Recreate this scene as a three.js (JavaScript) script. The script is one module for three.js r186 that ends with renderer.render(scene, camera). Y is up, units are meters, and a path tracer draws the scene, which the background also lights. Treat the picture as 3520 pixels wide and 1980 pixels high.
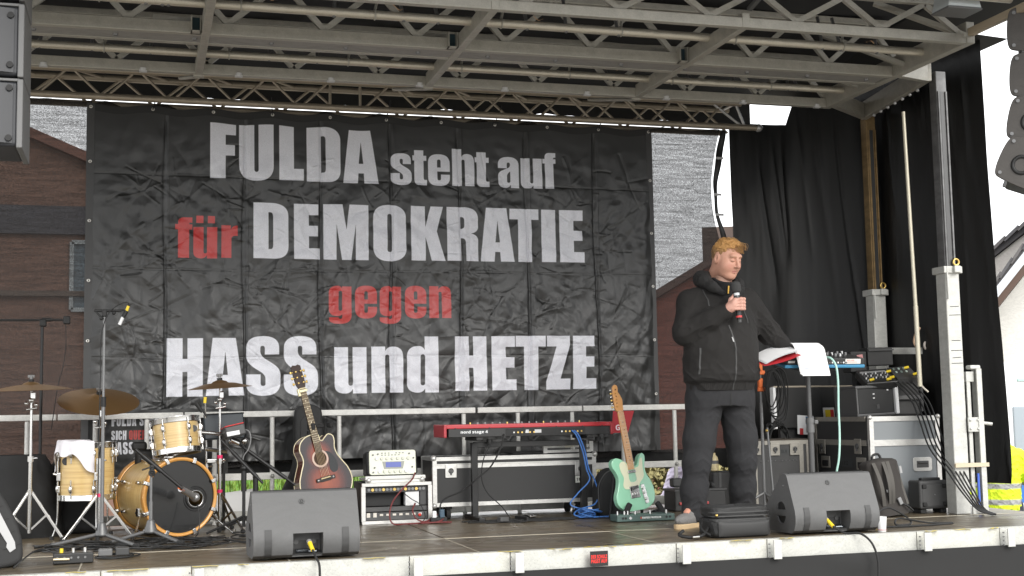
import * as THREE from 'three';
import { mergeGeometries, mergeVertices, toCreasedNormals } from 'three/addons/utils/BufferGeometryUtils.js';
import { RoundedBoxGeometry } from 'three/addons/geometries/RoundedBoxGeometry.js';
import { createNoise3D } from 'simplex-noise';

// ---------- camera, sky, sun, exposure ----------
const scene = new THREE.Scene();
const rad = (d) => d * Math.PI / 180;
const camera = new THREE.PerspectiveCamera(25.085, 16 / 9, 0.1, 400);
camera.position.set(0, 0.75, 0);
camera.rotation.set(rad(5.5656), rad(-16.0715), rad(-1.0427), 'YXZ');

let seedState = 20240217;
function rnd() { seedState = (seedState * 1664525 + 1013904223) >>> 0; return seedState / 4294967296; }
const rr = (a, b) => a + (b - a) * rnd();
const noise3 = createNoise3D(rnd);
const fbm = (x, y, z, o = 4) => { let s = 0, a = 0.5, f = 1; for (let i = 0; i < o; i++) { s += a * noise3(x * f, y * f, z * f); a *= 0.5; f *= 2.03; } return s; };

{ // bright overcast sky: even white cloud, a little brighter overhead and toward the hidden sun
  const W = 256, H = 128, d = new Float32Array(W * H * 4);
  const sx = 0.25, sy = 0.62, sz = 0.74;
  for (let j = 0; j < H; j++) for (let i = 0; i < W; i++) {
    const el = (j + 0.5) / H * Math.PI - Math.PI / 2, az = (i + 0.5) / W * 2 * Math.PI;
    const x = Math.cos(el) * Math.cos(az), y = Math.sin(el), z = Math.cos(el) * Math.sin(az);
    const up = Math.max(0, y);
    const cloud = 0.09 * fbm(x * 1.6, y * 2.6, z * 1.6, 5);
    const glow = 0.18 * Math.pow(Math.max(0, x * sx + y * sy + z * sz), 3);
    const b = 0.92 + 0.22 * up + cloud + glow;
    const k = (j * W + i) * 4;
    d[k] = b * 0.985; d[k + 1] = b; d[k + 2] = b * 1.02; d[k + 3] = 1;
  }
  const sky = new THREE.DataTexture(d, W, H, THREE.RGBAFormat, THREE.FloatType);
  sky.mapping = THREE.EquirectangularReflectionMapping; sky.magFilter = THREE.LinearFilter; sky.minFilter = THREE.LinearFilter; sky.needsUpdate = true;
  scene.background = sky; scene.environment = sky;
  scene.environmentIntensity = 1; scene.backgroundIntensity = 1;
}
const sun = new THREE.DirectionalLight(new THREE.Color(1, 0.965, 0.91), 1.3);
sun.position.set(7, 10.5, 9); sun.target.position.set(2, 0, -8.5);
sun.castShadow = true; sun.shadow.radius = 60; sun.shadow.mapSize.set(2048, 2048);
Object.assign(sun.shadow.camera, { left: -10, right: 10, top: 8, bottom: -8, near: 1, far: 60 });
scene.add(sun, sun.target);
const renderer = new THREE.WebGLRenderer({ antialias: true });
renderer.setSize(1024, 576);
renderer.toneMapping = THREE.LinearToneMapping;
renderer.toneMappingExposure = 2.25;
renderer.shadowMap.enabled = true;

// ---------- helpers ----------
const V = (x, y, z) => new THREE.Vector3(x, y, z);
const clamp = (v, a, b) => Math.min(b, Math.max(a, v));
const sstep = (a, b, v) => { const t = clamp((v - a) / (b - a), 0, 1); return t * t * (3 - 2 * t); };
const taken = {};
function numbered(name) { const n = taken[name] = (taken[name] ?? -1) + 1; return n ? `${name}_${String(n).padStart(3, '0')}` : name; }
function metricUV(g) { // box-mapped uv in metres
  const p = g.attributes.position, n = g.attributes.normal, uv = new Float32Array(p.count * 2);
  for (let i = 0; i < p.count; i++) {
    const ax = Math.abs(n.getX(i)), ay = Math.abs(n.getY(i)), az = Math.abs(n.getZ(i));
    let u, v;
    if (ax >= ay && ax >= az) { u = p.getZ(i); v = p.getY(i); } else if (ay >= az) { u = p.getX(i); v = p.getZ(i); } else { u = p.getX(i); v = p.getY(i); }
    uv[2 * i] = u; uv[2 * i + 1] = v;
  }
  g.setAttribute('uv', new THREE.BufferAttribute(uv, 2)); return g;
}
function join(list) {
  const gs = (Array.isArray(list) ? list.flat(9) : [list]).map((g) => {
    const h = g.index ? g.toNonIndexed() : g.clone();
    for (const k of Object.keys(h.attributes)) if (!['position', 'normal', 'uv'].includes(k)) h.deleteAttribute(k);
    if (!h.attributes.uv) metricUV(h);
    return h;
  });
  return gs.length === 1 ? gs[0] : mergeGeometries(gs);
}
function part(name, geos, mat, parent, label) {
  const g = (geos.isBufferGeometry && geos.userData.keep) ? geos : join(geos);
  if (mat.userData.metric && !g.userData.keepUV) metricUV(g);
  const m = new THREE.Mesh(g, mat);
  m.name = parent === scene || !parent ? numbered(name) : name;
  m.castShadow = m.receiveShadow = true;
  (parent || scene).add(m);
  if (label) m.userData.label = label;
  return m;
}
function thing(name, label, category, pos = [0, 0, 0], turn = 0, group) {
  const o = new THREE.Group(); o.name = numbered(name); o.position.set(...pos); o.rotation.y = turn;
  o.userData = { label, category }; if (group) o.userData.group = group; scene.add(o); return o;
}
function single(name, label, category, geos, mat, group) { const m = part(name, geos, mat, scene); m.userData = { label, category }; if (group) m.userData.group = group; return m; }
function structure(name, geos, mat, label) { const m = part(name, geos, mat, scene); m.userData.kind = 'structure'; if (label) m.userData.label = label; return m; }
function copyOf(src, pos, turn, label) { const c = src.clone(); c.name = numbered(src.name.replace(/_\d{3}$/, '')); c.userData = { ...src.userData }; if (label) c.userData.label = label; c.position.set(...pos); if (turn !== undefined) c.rotation.y = turn; scene.add(c); return c; }
const xf = (g, p = [0, 0, 0], r = [0, 0, 0], s) => { const m = new THREE.Matrix4().compose(V(...p), new THREE.Quaternion().setFromEuler(new THREE.Euler(...r)), s ? V(...s) : V(1, 1, 1)); g.applyMatrix4(m); return g; };
const box = (w, h, d, p, r) => xf(new THREE.BoxGeometry(w, h, d), p, r);
const rbox = (w, h, d, rad_, p, r, seg = 2) => xf(new RoundedBoxGeometry(w, h, d, seg, Math.min(rad_, w / 2.01, h / 2.01, d / 2.01)), p, r);
const cyl = (r1, r2, h, p, r, n = 20, open = false) => xf(new THREE.CylinderGeometry(r1, r2, h, n, 1, open), p, r);
const ball = (r, p, s, n = 14) => xf(new THREE.SphereGeometry(r, n, Math.max(6, n * 0.7 | 0)), p, [0, 0, 0], s);
const torus = (R, r, p, rot, n = 40, m = 10) => xf(new THREE.TorusGeometry(R, r, m, n), p, rot);
function rod(a, b, r1, r2 = r1, n = 12) { // round bar from a to b
  const A = V(...a), B = V(...b), d = B.clone().sub(A), g = new THREE.CylinderGeometry(r2, r1, d.length(), n);
  g.applyQuaternion(new THREE.Quaternion().setFromUnitVectors(V(0, 1, 0), d.normalize())); const c = A.add(B).multiplyScalar(0.5); g.translate(c.x, c.y, c.z); return g;
}
function bar(a, b, w, t, up = [0, 1, 0], bevel = 0) { // rectangular bar a->b, w across (perp to up), t along up
  const A = V(...a), B = V(...b), z = B.clone().sub(A), L = z.length(); z.normalize();
  const U = V(...up), x = U.clone().cross(z).normalize(), y = z.clone().cross(x);
  const g = bevel ? new RoundedBoxGeometry(w, t, L, 1, bevel) : new THREE.BoxGeometry(w, t, L);
  const c = A.clone().add(B).multiplyScalar(0.5);
  g.applyMatrix4(new THREE.Matrix4().makeBasis(x, y, z).setPosition(c)); return g;
}
function tube(pts, r, seg = 0, n = 8, closed = false) { const c = new THREE.CatmullRomCurve3(pts.map((p) => V(...p)), closed, 'centripetal'); return new THREE.TubeGeometry(c, seg || pts.length * 8, r, n, closed); }
const lathe = (pts, p, r, n = 32) => xf(new THREE.LatheGeometry(pts.map(([x, y]) => new THREE.Vector2(x, y)), n), p, r);
function shapeOf(pts) { const s = new THREE.Shape(); pts.forEach(([x, y], i) => i ? s.lineTo(x, y) : s.moveTo(x, y)); s.closePath(); return s; }
function splineShape(pts, n = 100) { const c = new THREE.CatmullRomCurve3(pts.map(([x, y]) => V(x, y, 0)), true, 'centripetal'); return shapeOf(c.getPoints(n).slice(0, -1).map((q) => [q.x, q.y])); }
function extr(shape, depth, bevel = 0, p, r, bseg = 2, curve = 12) { return xf(new THREE.ExtrudeGeometry(shape, { depth, bevelEnabled: bevel > 0, bevelSize: bevel, bevelThickness: bevel, bevelSegments: bseg, bevelOffset: -bevel, curveSegments: curve }), p, r); }
const rectPts = (w, h) => [[-w / 2, -h / 2], [w / 2, -h / 2], [w / 2, h / 2], [-w / 2, h / 2]];
function roundRectShape(w, h, r) { const s = new THREE.Shape(), x = -w / 2, y = -h / 2; s.moveTo(x + r, y); s.lineTo(x + w - r, y); s.absarc(x + w - r, y + r, r, -Math.PI / 2, 0); s.lineTo(x + w, y + h - r); s.absarc(x + w - r, y + h - r, r, 0, Math.PI / 2); s.lineTo(x + r, y + h); s.absarc(x + r, y + h - r, r, Math.PI / 2, Math.PI); s.lineTo(x, y + r); s.absarc(x + r, y + r, r, Math.PI, 1.5 * Math.PI); return s; }
function grid(nu, nv, fn, uvfn) { // parametric sheet
  const pos = [], uv = [], idx = [];
  for (let j = 0; j <= nv; j++) for (let i = 0; i <= nu; i++) { const u = i / nu, v = j / nv; pos.push(...fn(u, v)); uv.push(...(uvfn ? uvfn(u, v) : [u, v])); }
  for (let j = 0; j < nv; j++) for (let i = 0; i < nu; i++) { const a = j * (nu + 1) + i, b = a + 1, c = a + nu + 1, d = c + 1; idx.push(a, b, d, a, d, c); }
  const g = new THREE.BufferGeometry(); g.setAttribute('position', new THREE.Float32BufferAttribute(pos, 3)); g.setAttribute('uv', new THREE.Float32BufferAttribute(uv, 2)); g.setIndex(idx); g.computeVertexNormals(); g.userData.keepUV = true; g.userData.keep = true; return g;
}
// textures
function canvasTex(w, h, draw, srgb = true) { const c = document.createElement('canvas'); c.width = w; c.height = h; draw(c.getContext('2d'), w, h); const t = new THREE.CanvasTexture(c); if (srgb) t.colorSpace = THREE.SRGBColorSpace; t.magFilter = THREE.LinearFilter; t.anisotropy = 8; return t; }
function noiseTex(n, fn, rep, srgb = false) { // tiling grey/colour texture
  const d = new Uint8Array(n * n * 4);
  for (let j = 0; j < n; j++) for (let i = 0; i < n; i++) { const c = fn(i / n, j / n), k = (j * n + i) * 4; const q = Array.isArray(c) ? c : [c, c, c]; for (let m = 0; m < 3; m++) d[k + m] = clamp(q[m] * 255, 0, 255); d[k + 3] = 255; }
  const t = new THREE.DataTexture(d, n, n); t.wrapS = t.wrapT = THREE.RepeatWrapping; t.magFilter = THREE.LinearFilter; t.minFilter = THREE.LinearMipmapLinearFilter; t.generateMipmaps = true; if (rep) t.repeat.set(rep, rep); if (srgb) t.colorSpace = THREE.SRGBColorSpace; t.needsUpdate = true; return t;
}
const tau = Math.PI * 2;
function tnoise(u, v, f, o = 4, s = 0) { // tileable fbm on a torus
  const R = f / tau; let a = 0.5, t = 0, k = 1;
  for (let i = 0; i < o; i++) { const x = Math.cos(u * tau) * R * k, y = Math.sin(u * tau) * R * k; t += a * noise3(x + s + 7 * Math.cos(v * tau) * R * k * 0.37, y + s * 2, Math.sin(v * tau) * R * k + i * 9 + Math.cos(v * tau) * R * k * 0.8); a *= 0.5; k *= 2; } return t;
}
// materials
const lin = (r, g, b) => new THREE.Color().setRGB(r, g, b === undefined ? g : b);
function mat(c, rough = 0.7, metal = 0, extra = {}) { const m = new THREE.MeshStandardMaterial({ color: Array.isArray(c) ? lin(...c) : lin(c, c, c), roughness: rough, metalness: metal }); const { metric, ...e } = extra; Object.assign(m, e); if (metric) m.userData.metric = true; return m; }
function pmat(c, rough, metal, extra = {}) { const m = new THREE.MeshPhysicalMaterial({ color: Array.isArray(c) ? lin(...c) : lin(c, c, c), roughness: rough, metalness: metal }); const { metric, ...e } = extra; Object.assign(m, e); if (metric) m.userData.metric = true; return m; }
const grainTex = noiseTex(256, (u, v) => 0.5 + 0.9 * tnoise(u, v, 24, 4, 3), 3);
const blotchTex = noiseTex(256, (u, v) => clamp(0.86 + 0.13 * tnoise(u, v, 9, 5, 11) + 0.13 * tnoise(u, v, 70, 2, 5), 0, 1), 1.3);
const scuffTex = noiseTex(512, (u, v) => { const s = tnoise(u, v, 7, 5, 21), f = tnoise(u, v, 90, 2, 2); return clamp(0.72 + 0.30 * s + 0.12 * f, 0, 1); }, 1);
const edgeTex = noiseTex(512, (u, v) => { const a = tnoise(u, v, 6, 5, 121), b = tnoise(u, v, 50, 3, 125), sp = tnoise(u, v, 120, 2, 127); let k = 0.93 + 0.10 * a + 0.10 * b; if (sp > 0.42) k -= 0.30; if (a > 0.28) k -= 0.10; return [k, k * 0.992, k * 0.965]; }, 0.9);
const leatherBump = noiseTex(256, (u, v) => 0.5 + 0.5 * tnoise(u, v, 70, 3, 8), 6);
const weaveBump = noiseTex(128, (u, v) => 0.5 + 0.25 * Math.sin(u * tau * 32) * Math.cos(v * tau * 16) + 0.25 * Math.sin(v * tau * 32), 8);
const M = {
  alu: mat([0.50, 0.495, 0.46], 0.55, 0.35, { metric: true, map: blotchTex, roughnessMap: scuffTex }),
  aluBright: mat([0.60, 0.60, 0.565], 0.5, 0.2, { metric: true, map: blotchTex }),
  roofSteel: mat([0.50, 0.48, 0.425], 0.5, 0.35, { metric: true, map: blotchTex }),
  pipe: mat([0.66, 0.61, 0.51], 0.36, 0.5, { metric: true, map: blotchTex }),
  darkSteel: mat(0.10, 0.5, 0.5),
  black: mat(0.012, 0.6),
  blackGloss: mat(0.015, 0.25),
  blackMetal: mat(0.02, 0.42, 0.3),
  greyMetal: mat(0.20, 0.4, 0.6),
  chrome: mat([0.62, 0.61, 0.59], 0.18, 1), rail: mat([0.80, 0.79, 0.75], 0.5, 0.1, { metric: true, map: blotchTex }),
  rubber: mat(0.02, 0.85),
  white: mat(0.78, 0.6),
  cloth: mat(0.016, 0.95, 0, { metric: true, bumpMap: weaveBump, bumpScale: 0.0006 }),
  yellow: mat([0.80, 0.58, 0.03], 0.5),
  red: mat([0.55, 0.03, 0.03], 0.5),
  orange: mat([0.75, 0.16, 0.03], 0.5),
  pink: mat([0.75, 0.02, 0.12], 0.45),
  gold: mat([0.72, 0.50, 0.16], 0.3, 0.9),
};
// ---------- setting: ground, stage, roof ----------
const G0 = -1.2;          // ground level (stage deck top is y = 0)
const grassTex = noiseTex(512, (u, v) => { const a = tnoise(u, v, 12, 5, 31), b = tnoise(u, v, 80, 2, 4); return [clamp(0.30 + 0.16 * a + 0.12 * b, 0, 1), clamp(0.41 + 0.14 * a + 0.14 * b, 0, 1), clamp(0.13 + 0.06 * a + 0.06 * b, 0, 1)]; }, 0.25, true);
const paveTex = noiseTex(512, (u, v) => { const a = 0.35 * tnoise(u, v, 6, 5, 41), b = rnd() - 0.5; return [0.53 + 0.1 * a + 0.14 * b, 0.515 + 0.1 * a + 0.14 * b, 0.485 + 0.1 * a + 0.14 * b]; }, 0.3, true);
structure('ground', xf(new THREE.PlaneGeometry(240, 240), [0, G0, -20], [-Math.PI / 2, 0, 0]), mat(1, 0.95, 0, { metric: true, map: paveTex }), 'pale gravelled ground around the stage');
structure('lawn', xf(new THREE.PlaneGeometry(60, 40), [2, G0 + 0.01, -45], [-Math.PI / 2, 0, 0]), mat(1, 1, 0, { metric: true, map: grassTex }), 'green lawn behind the stage');
{ // grass blades on the near part of the lawn
  const bl = new THREE.BufferGeometry(); bl.setAttribute('position', new THREE.Float32BufferAttribute([-0.02, 0, 0, 0.02, 0, 0, 0.01, 0.16, 0.03], 3)); bl.setAttribute('normal', new THREE.Float32BufferAttribute([0, 0.6, 0.8, 0, 0.6, 0.8, 0, 0.6, 0.8], 3)); bl.setIndex([0, 1, 2]);
  const im = new THREE.InstancedMesh(bl, mat([0.16, 0.27, 0.05], 0.9, 0, { side: THREE.DoubleSide }), 9000); im.name = 'grass'; im.userData = { kind: 'stuff', label: 'short green grass blades on the lawn behind the stage', category: 'grass' };
  const m4 = new THREE.Matrix4(), q = new THREE.Quaternion();
  for (let i = 0; i < 9000; i++) { q.setFromEuler(new THREE.Euler(0, rr(0, 6.3), 0)); const s = rr(0.7, 1.6); m4.compose(V(rr(-3, 9), G0 + 0.01, rr(-42, -25.2)), q, V(s, s, s)); im.setMatrixAt(i, m4); im.setColorAt(i, lin(rr(0.7, 1.2), rr(0.8, 1.1), rr(0.6, 1))); }
  scene.add(im);
}
// --- deck
const plyTex = noiseTex(1024, (u, v) => { const st = tnoise(u * 0.5, v * 3 % 1, 30, 3, 55), g = fbm(u * 6, v * 130, 3, 3), b = tnoise(u, v, 5, 5, 61); const k = 0.84 + 0.20 * g + 0.26 * b + 0.10 * st; return [0.43 * k, 0.385 * k, 0.315 * k]; }, 0.6, true);
const plyRough = noiseTex(512, (u, v) => clamp(0.60 + 0.30 * tnoise(u, v, 8, 5, 71) + 0.15 * fbm(u * 5, v * 90, 8, 3), 0, 1), 0.6);
const plyMats = [0, 1, 2].map((i) => mat([[1, 1, 1], [0.86, 0.87, 0.88], [1.1, 1.07, 1.02]][i], 0.62, 0, { metric: true, map: plyTex, roughnessMap: plyRough }));
const deck = new THREE.Group(); deck.name = 'stage_deck'; deck.userData = { kind: 'structure', label: 'brown plywood stage deck with aluminium joints' }; scene.add(deck);
const ZF = -6.9, ZS = -7.83, ZR = -9.86;
const seamsX = [-2.4, -1.35, -0.29, 0.77, 1.80, 2.86, 3.92, 4.98, 6.04, 7.1, 8.2];
for (let i = 0; i < seamsX.length - 1; i++) {
  const a = seamsX[i] + 0.006, b = seamsX[i + 1] - 0.006;
  part('deck_panel', box(b - a, 0.03, ZF - ZS - 0.014, [(a + b) / 2, -0.015 + rr(-0.001, 0.001), (ZF + ZS) / 2]), plyMats[i % 3], deck);
  if (seamsX[i + 1] < 6.2) part('deck_panel', box(b - a, 0.03, ZS - ZR - 0.014, [(a + b) / 2, -0.015 + rr(-0.001, 0.001), (ZS + ZR) / 2]), plyMats[(i + 1) % 3], deck);
  part('joint_strip', box(0.009, 0.03, ZF - ZS - 0.014, [seamsX[i], -0.0145, (ZF + ZS) / 2]), mat([0.42, 0.38, 0.30], 0.6, 0.2), deck);
}
part('joint_strip', box(10.6, 0.03, 0.010, [2.9, -0.0135, ZS]), mat([0.5, 0.46, 0.37], 0.55, 0.25), deck);
part('deck_frame', [box(8.4, 0.10, 0.06, [1.85, -0.085, ZR + 0.03]), box(10.6, 0.1, 0.05, [2.9, -0.085, ZS])], M.alu, deck);
{ // front edge profile, one length between each pair of brackets
  const br = [-1.74, -1.18, -0.18, 0.262 - 0.0, 1.391, 1.95, 2.928, 3.494, 4.483, 5.063, 6.05, 6.62, 8.2];
  const edgeM = [mat([0.60, 0.60, 0.56], 0.5, 0.2, { metric: true, map: edgeTex }), mat([0.55, 0.555, 0.53], 0.5, 0.2, { metric: true, map: edgeTex })];
  const prof = shapeOf([[0, 0.004], [0.055, 0.004], [0.062, -0.003], [0.062, -0.014], [0.050, -0.018], [0.050, -0.086], [0.066, -0.090], [0.066, -0.100], [0.060, -0.104], [0, -0.104]]);
  for (let i = 0; i < br.length - 1; i++) {
    const a = br[i] + 0.003, b = br[i + 1] - 0.003;
    part('edge_profile', extr(prof, b - a, 0, [a, 0, ZF + 0.0], [0, Math.PI / 2, 0]).scale(1, 1, 1), edgeM[i % 2], deck).position.set(0, 0, 0);
  }
  const bm = mat([0.66, 0.66, 0.63], 0.45, 0.4, { metric: true, map: blotchTex });
  for (const x of br.slice(1, -1)) { // paired end plates with a row of bolts
    const b = part('edge_bracket', [rbox(0.05, 0.108, 0.012, 0.003, [x + 0.035, -0.052, ZF + 0.0625])], bm, deck);
    part('bolt', [0.012, 0.036, 0.06, 0.084].map((d) => cyl(0.005, 0.005, 0.008, [x - 0.012, -0.008 - d, ZF + 0.0535], [Math.PI / 2, 0, 0], 8)), M.greyMetal, b);
  }
}
{ // torn strips of yellow tape along the edge
  const tape = mat([0.80, 0.62, 0.06], 0.55);
  for (const [x, w, z, t] of [[-0.3, 0.10, -6.90, 0.02], [-0.05, 0.2, -6.885, 0], [0.33, 0.13, -6.89, 0], [0.52, 0.05, -6.885, 0.04], [1.95, 0.13, -6.895, 0.03], [2.27, 0.07, -6.885, -0.02], [2.43, 0.09, -6.915, 0.02], [2.53, 0.06, -6.90, 0.05], [2.68, 0.11, -6.925, 0], [2.2, 0.05, -6.90, 0.1], [3.33, 0.14, -6.885, 0], [3.62, 0.09, -6.885, 0.01], [4.58, 0.09, -6.885, 0], [4.80, 0.12, -6.90, 0.01], [5.02, 0.07, -6.89, -0.02], [1.2, 0.12, -6.887, 0]])
    part('edge_tape', grid(6, 1, (u, v) => [x + (u - 0.5) * w, 0.0062 + 0.0016 * Math.sin(u * 9 + x * 7), z + t * (u - 0.5) + (v - 0.5) * 0.030 * (0.8 + 0.2 * Math.sin(u * 14 + x))]), tape, deck);
}
{ // sticker on the edge
  const t = canvasTex(256, 192, (c) => {
    c.fillStyle = '#161616'; c.fillRect(0, 0, 256, 192); c.fillStyle = '#d8251c'; c.textAlign = 'center'; c.textBaseline = 'middle';
    c.font = 'bold 62px sans-serif'; for (const [s, y, w] of [['DER SCHULZ', 72, 232], ['PASST AUF', 128, 232]]) { c.save(); c.translate(128, y); c.scale(w / c.measureText(s).width, 1); c.lineWidth = 3; c.strokeStyle = '#d8251c'; c.fillText(s, 0, 0); c.strokeText(s, 0, 0); c.restore(); }
  });
  single('sticker', 'black sticker with red lettering on the stage edge', 'sticker', xf(new THREE.BoxGeometry(0.105, 0.082, 0.0016), [2.445, -0.052, ZF + 0.0515]), mat(1, 0.55, 0, { map: t }));
}
// --- skirt
single('stage_skirt', 'black cloth skirt hanging below the stage edge', 'cloth', grid(260, 20, (u, v) => { const x = -2 + u * 10, d = 0.012 * fbm(x * 2.3, v * 0.6, 1, 3) + 0.02 * fbm(x * 0.7, v * 1.2, 5, 2); const sag = 0.05 * Math.exp(-Math.pow((x - 4.05) / 0.32, 2)); return [x, -0.098 - v * 1.1, ZF + 0.03 + d * (0.3 + v) + 0.02 * Math.exp(-Math.pow((v * 1.1 - sag) / 0.02, 2)) * (sag / 0.05)]; }), mat(0.02, 0.9, 0, { side: THREE.DoubleSide }));
// --- roof
const roof = thing('stage_roof', 'grey steel lattice roof with dark tarpaulin over the stage', 'roof');
{
  const S = M.roofSteel, xl = -2.3, xr = 5.07;
  const RHS = (a, b, w, h) => bar(a, b, w, h, [0, 1, 0], 0.005);
  const girder = (z, h, yb, yt, ph, dw) => {
    part('chord', RHS([xl, yb + h / 2, z], [xr - 0.03, yb + h / 2, z], 0.05, h), S, roof);
    part('chord', RHS([xl, yt, z], [xr - 0.03, yt, z], 0.045, 0.045), S, roof);
    const step = 0.29; let k = 0;
    for (let x = xl + ph; x < xr - 0.2; x += step, k++) part('lattice_brace', bar([x + (k % 2 ? 0.02 : -0.02) * -1, k % 2 ? yb + h : yt - 0.02, z], [x + step + (k % 2 ? -0.02 : 0.02) * -1, k % 2 ? yt - 0.02 : yb + h, z], dw, dw * 0.8, [0, 0, 1]), S, roof);
  };
  girder(-6.96, 0.062, 3.05, 3.31, 0.08, 0.034);
  girder(-7.80, 0.075, 3.05, 3.43, 0.20, 0.034);
  part('chord', RHS([xl, 3.085, -8.02], [xr - 0.03, 3.085, -8.02], 0.05, 0.060), S, roof);
  girder(-8.72, 0.070, 3.05, 3.43, 0.12, 0.034);
  part('flat_plate', box(xr - xl - 0.1, 0.006, 0.165, [(xl + xr) / 2, 3.060, -7.905]), mat([0.36, 0.35, 0.33], 0.6, 0.25, { metric: true, map: blotchTex }), roof);
  for (let i = 0; i < 16; i++) part('bolt_cap', cyl(0.016, 0.013, 0.014, [-2 + i * 0.46, 3.051, -7.90], [0, 0, 0], 10), M.greyMetal, roof);
  for (const [y, z, r] of [[3.125, -7.42, 0.027], [3.12, -8.45, 0.026], [3.20, -6.5, 0.027]]) {
    part('pipe', rod([xl, y, z], [xr - 0.02, y, z], r, r, 16), M.pipe, roof);
    for (let x = xl + 0.5; x < 5; x += 0.78) part('pipe_clamp', [torus(r + 0.002, 0.005, [x, y, z], [0, Math.PI / 2, 0], 16, 6), rod([x, y + r, z], [x + 0.03, y + 0.12, z - 0.05], 0.009)], S, roof);
  }
  for (const x of [-1.21, 0.36, 1.93, 3.50]) { // cross beams front to back
    part('cross_beam', RHS([x, 3.095, -6.93], [x, 3.095, -8.70], 0.05, 0.092), S, roof);
    part('cross_brace', bar([x + 0.02, 3.16, -6.93], [x + 0.12, 3.42, -6.2], 0.03, 0.022), M.darkSteel, roof);
    part('beam_shoe', [box(0.07, 0.06, 0.05, [x, 3.07, -8.76]), rod([x, 3.05, -8.77], [x - 0.10, 3.22, -9.5], 0.014)], S, roof);
    part('open_bracket', [box(0.006, 0.10, 0.07, [x - 0.085, 3.10, -7.76]), box(0.006, 0.10, 0.07, [x - 0.033, 3.10, -7.76]), box(0.058, 0.006, 0.07, [x - 0.059, 3.053, -7.76])], S, roof);
    part('hollow_shade', box(0.045, 0.09, 0.01, [x - 0.059, 3.102, -7.775]), mat([0.02, 0.05, 0.065], 0.5), roof);  // dark sheet painted in for the shaded inside of the hollow end
    part('beam_stay', [bar([x - 0.05, 3.14, -7.82], [x - 0.28, 3.36, -8.5], 0.05, 0.03), bar([x + 0.1, 3.12, -7.05], [x + 0.5, 3.36, -7.7], 0.04, 0.03)], S, roof);
  }
  // small hangers and leftover ties
  for (let i = 0; i < 26; i++) { const x = rr(-0.9, 4.9), z = [-7.42, -8.45][i % 2]; part('hanger', [rod([x, 3.12, z], [x + rr(-0.03, 0.03), 3.34, z - 0.08], 0.011), ball(0.014, [x, 3.105, z])], M.greyMetal, roof); }
  for (const [x, z] of [[0.66, -7.36], [1.42, -7.38], [-0.35, -7.3], [2.3, -7.4], [3.2, -8.4], [4.1, -7.3], [4.6, -7.4]]) part('tape_scrap', grid(6, 1, (u, v) => [x + u * 0.06, 3.17 - 0.015 * u + 0.01 * Math.sin(u * 5 + x), z + v * 0.012]), mat([0.55, 0.36, 0.22], 0.7), roof);
  for (let i = 0; i < 10; i++) part('lamp_socket', [cyl(0.022, 0.018, 0.02, [-0.62 + i * 0.62, 3.058, -8.70], [0, 0, 0], 10), box(0.05, 0.012, 0.03, [-0.62 + i * 0.62, 3.046, -8.70])], mat(0.55, 0.4), roof);
  // side girder on the right and its corner plates
  part('side_beam', RHS([5.07, 3.12, -6.93], [5.07, 3.12, -8.75], 0.06, 0.14), S, roof);
  part('side_beam', RHS([5.07, 3.12, -5.2], [5.07, 3.12, -6.93], 0.045, 0.05), mat([0.40, 0.33, 0.24], 0.6, 0.2), roof);
  part('side_beam', RHS([5.43, 3.15, -7.93], [5.64, 3.15, -9.15], 0.05, 0.14), S, roof);
  for (let k = 0; k < 7; k++) part('side_bolt', ball(0.013, [5.46 + k * 0.02, 3.06, -8.12 - k * 0.13]), mat(0.5, 0.4, 0.4), roof);
  part('corner_plate', bar([5.09, 3.14, -7.86], [5.44, 3.14, -7.96], 0.05, 0.12), S, roof);
  part('corner_plate', bar([5.09, 3.14, -8.74], [5.60, 3.14, -9.1], 0.05, 0.12), S, roof);
  for (const z of [-7.2, -7.9, -8.5]) part('side_brace', bar([4.55, 3.36, z], [5.05, 3.1, z + 0.25], 0.05, 0.03), S, roof);
  // tarpaulin skin, a little sagging between beams
  part('tarpaulin', grid(80, 60, (u, v) => { const x = -2.6 + u * 7.95, z = -5.0 - v * 5.15; return [x, 3.47 + 0.025 * Math.sin(x * 4.0) * Math.sin(z * 3.1) + 0.02 * fbm(x, z, 2, 3), z]; }), mat([0.022, 0.023, 0.026], 0.75, 0, { side: THREE.DoubleSide }), roof);
  // rear valance, scalloped, behind the truss
  part('rear_valance', grid(260, 4, (u, v) => { const x = -2.6 + u * 7.72; const sc = 0.014 * fbm(x * 1.05, 2, 7, 2) + 0.010 * Math.sin(x * 7.2) + 0.006 * Math.sin(x * 23); return [x, 3.48 - v * (0.258 + sc), -10.12 + 0.02 * Math.sin(x * 6)]; }), mat(0.03, 0.85, 0, { side: THREE.DoubleSide }), roof);
  part('side_tarp_or_light_block', grid(12, 6, (u, v) => [5.6 + 0.5 * v, 3.455 - v * 0.03, -10.1 + u * 2.2]), mat(0.012, 0.85, 0, { side: THREE.DoubleSide }), roof);  // added sheet that keeps sky light off the curtain top
  // front right tarp fold
  part('side_tarp_or_light_block', grid(20, 8, (u, v) => [5.15 + 0.5 * v + 0.02 * fbm(u * 4, v * 2, 6, 2), 3.46 - v * 0.06 - 0.33 * (1 - u) * 0, -9.9 + u * 4.6]), mat(0.02, 0.85, 0, { side: THREE.DoubleSide }), roof);
}
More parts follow.
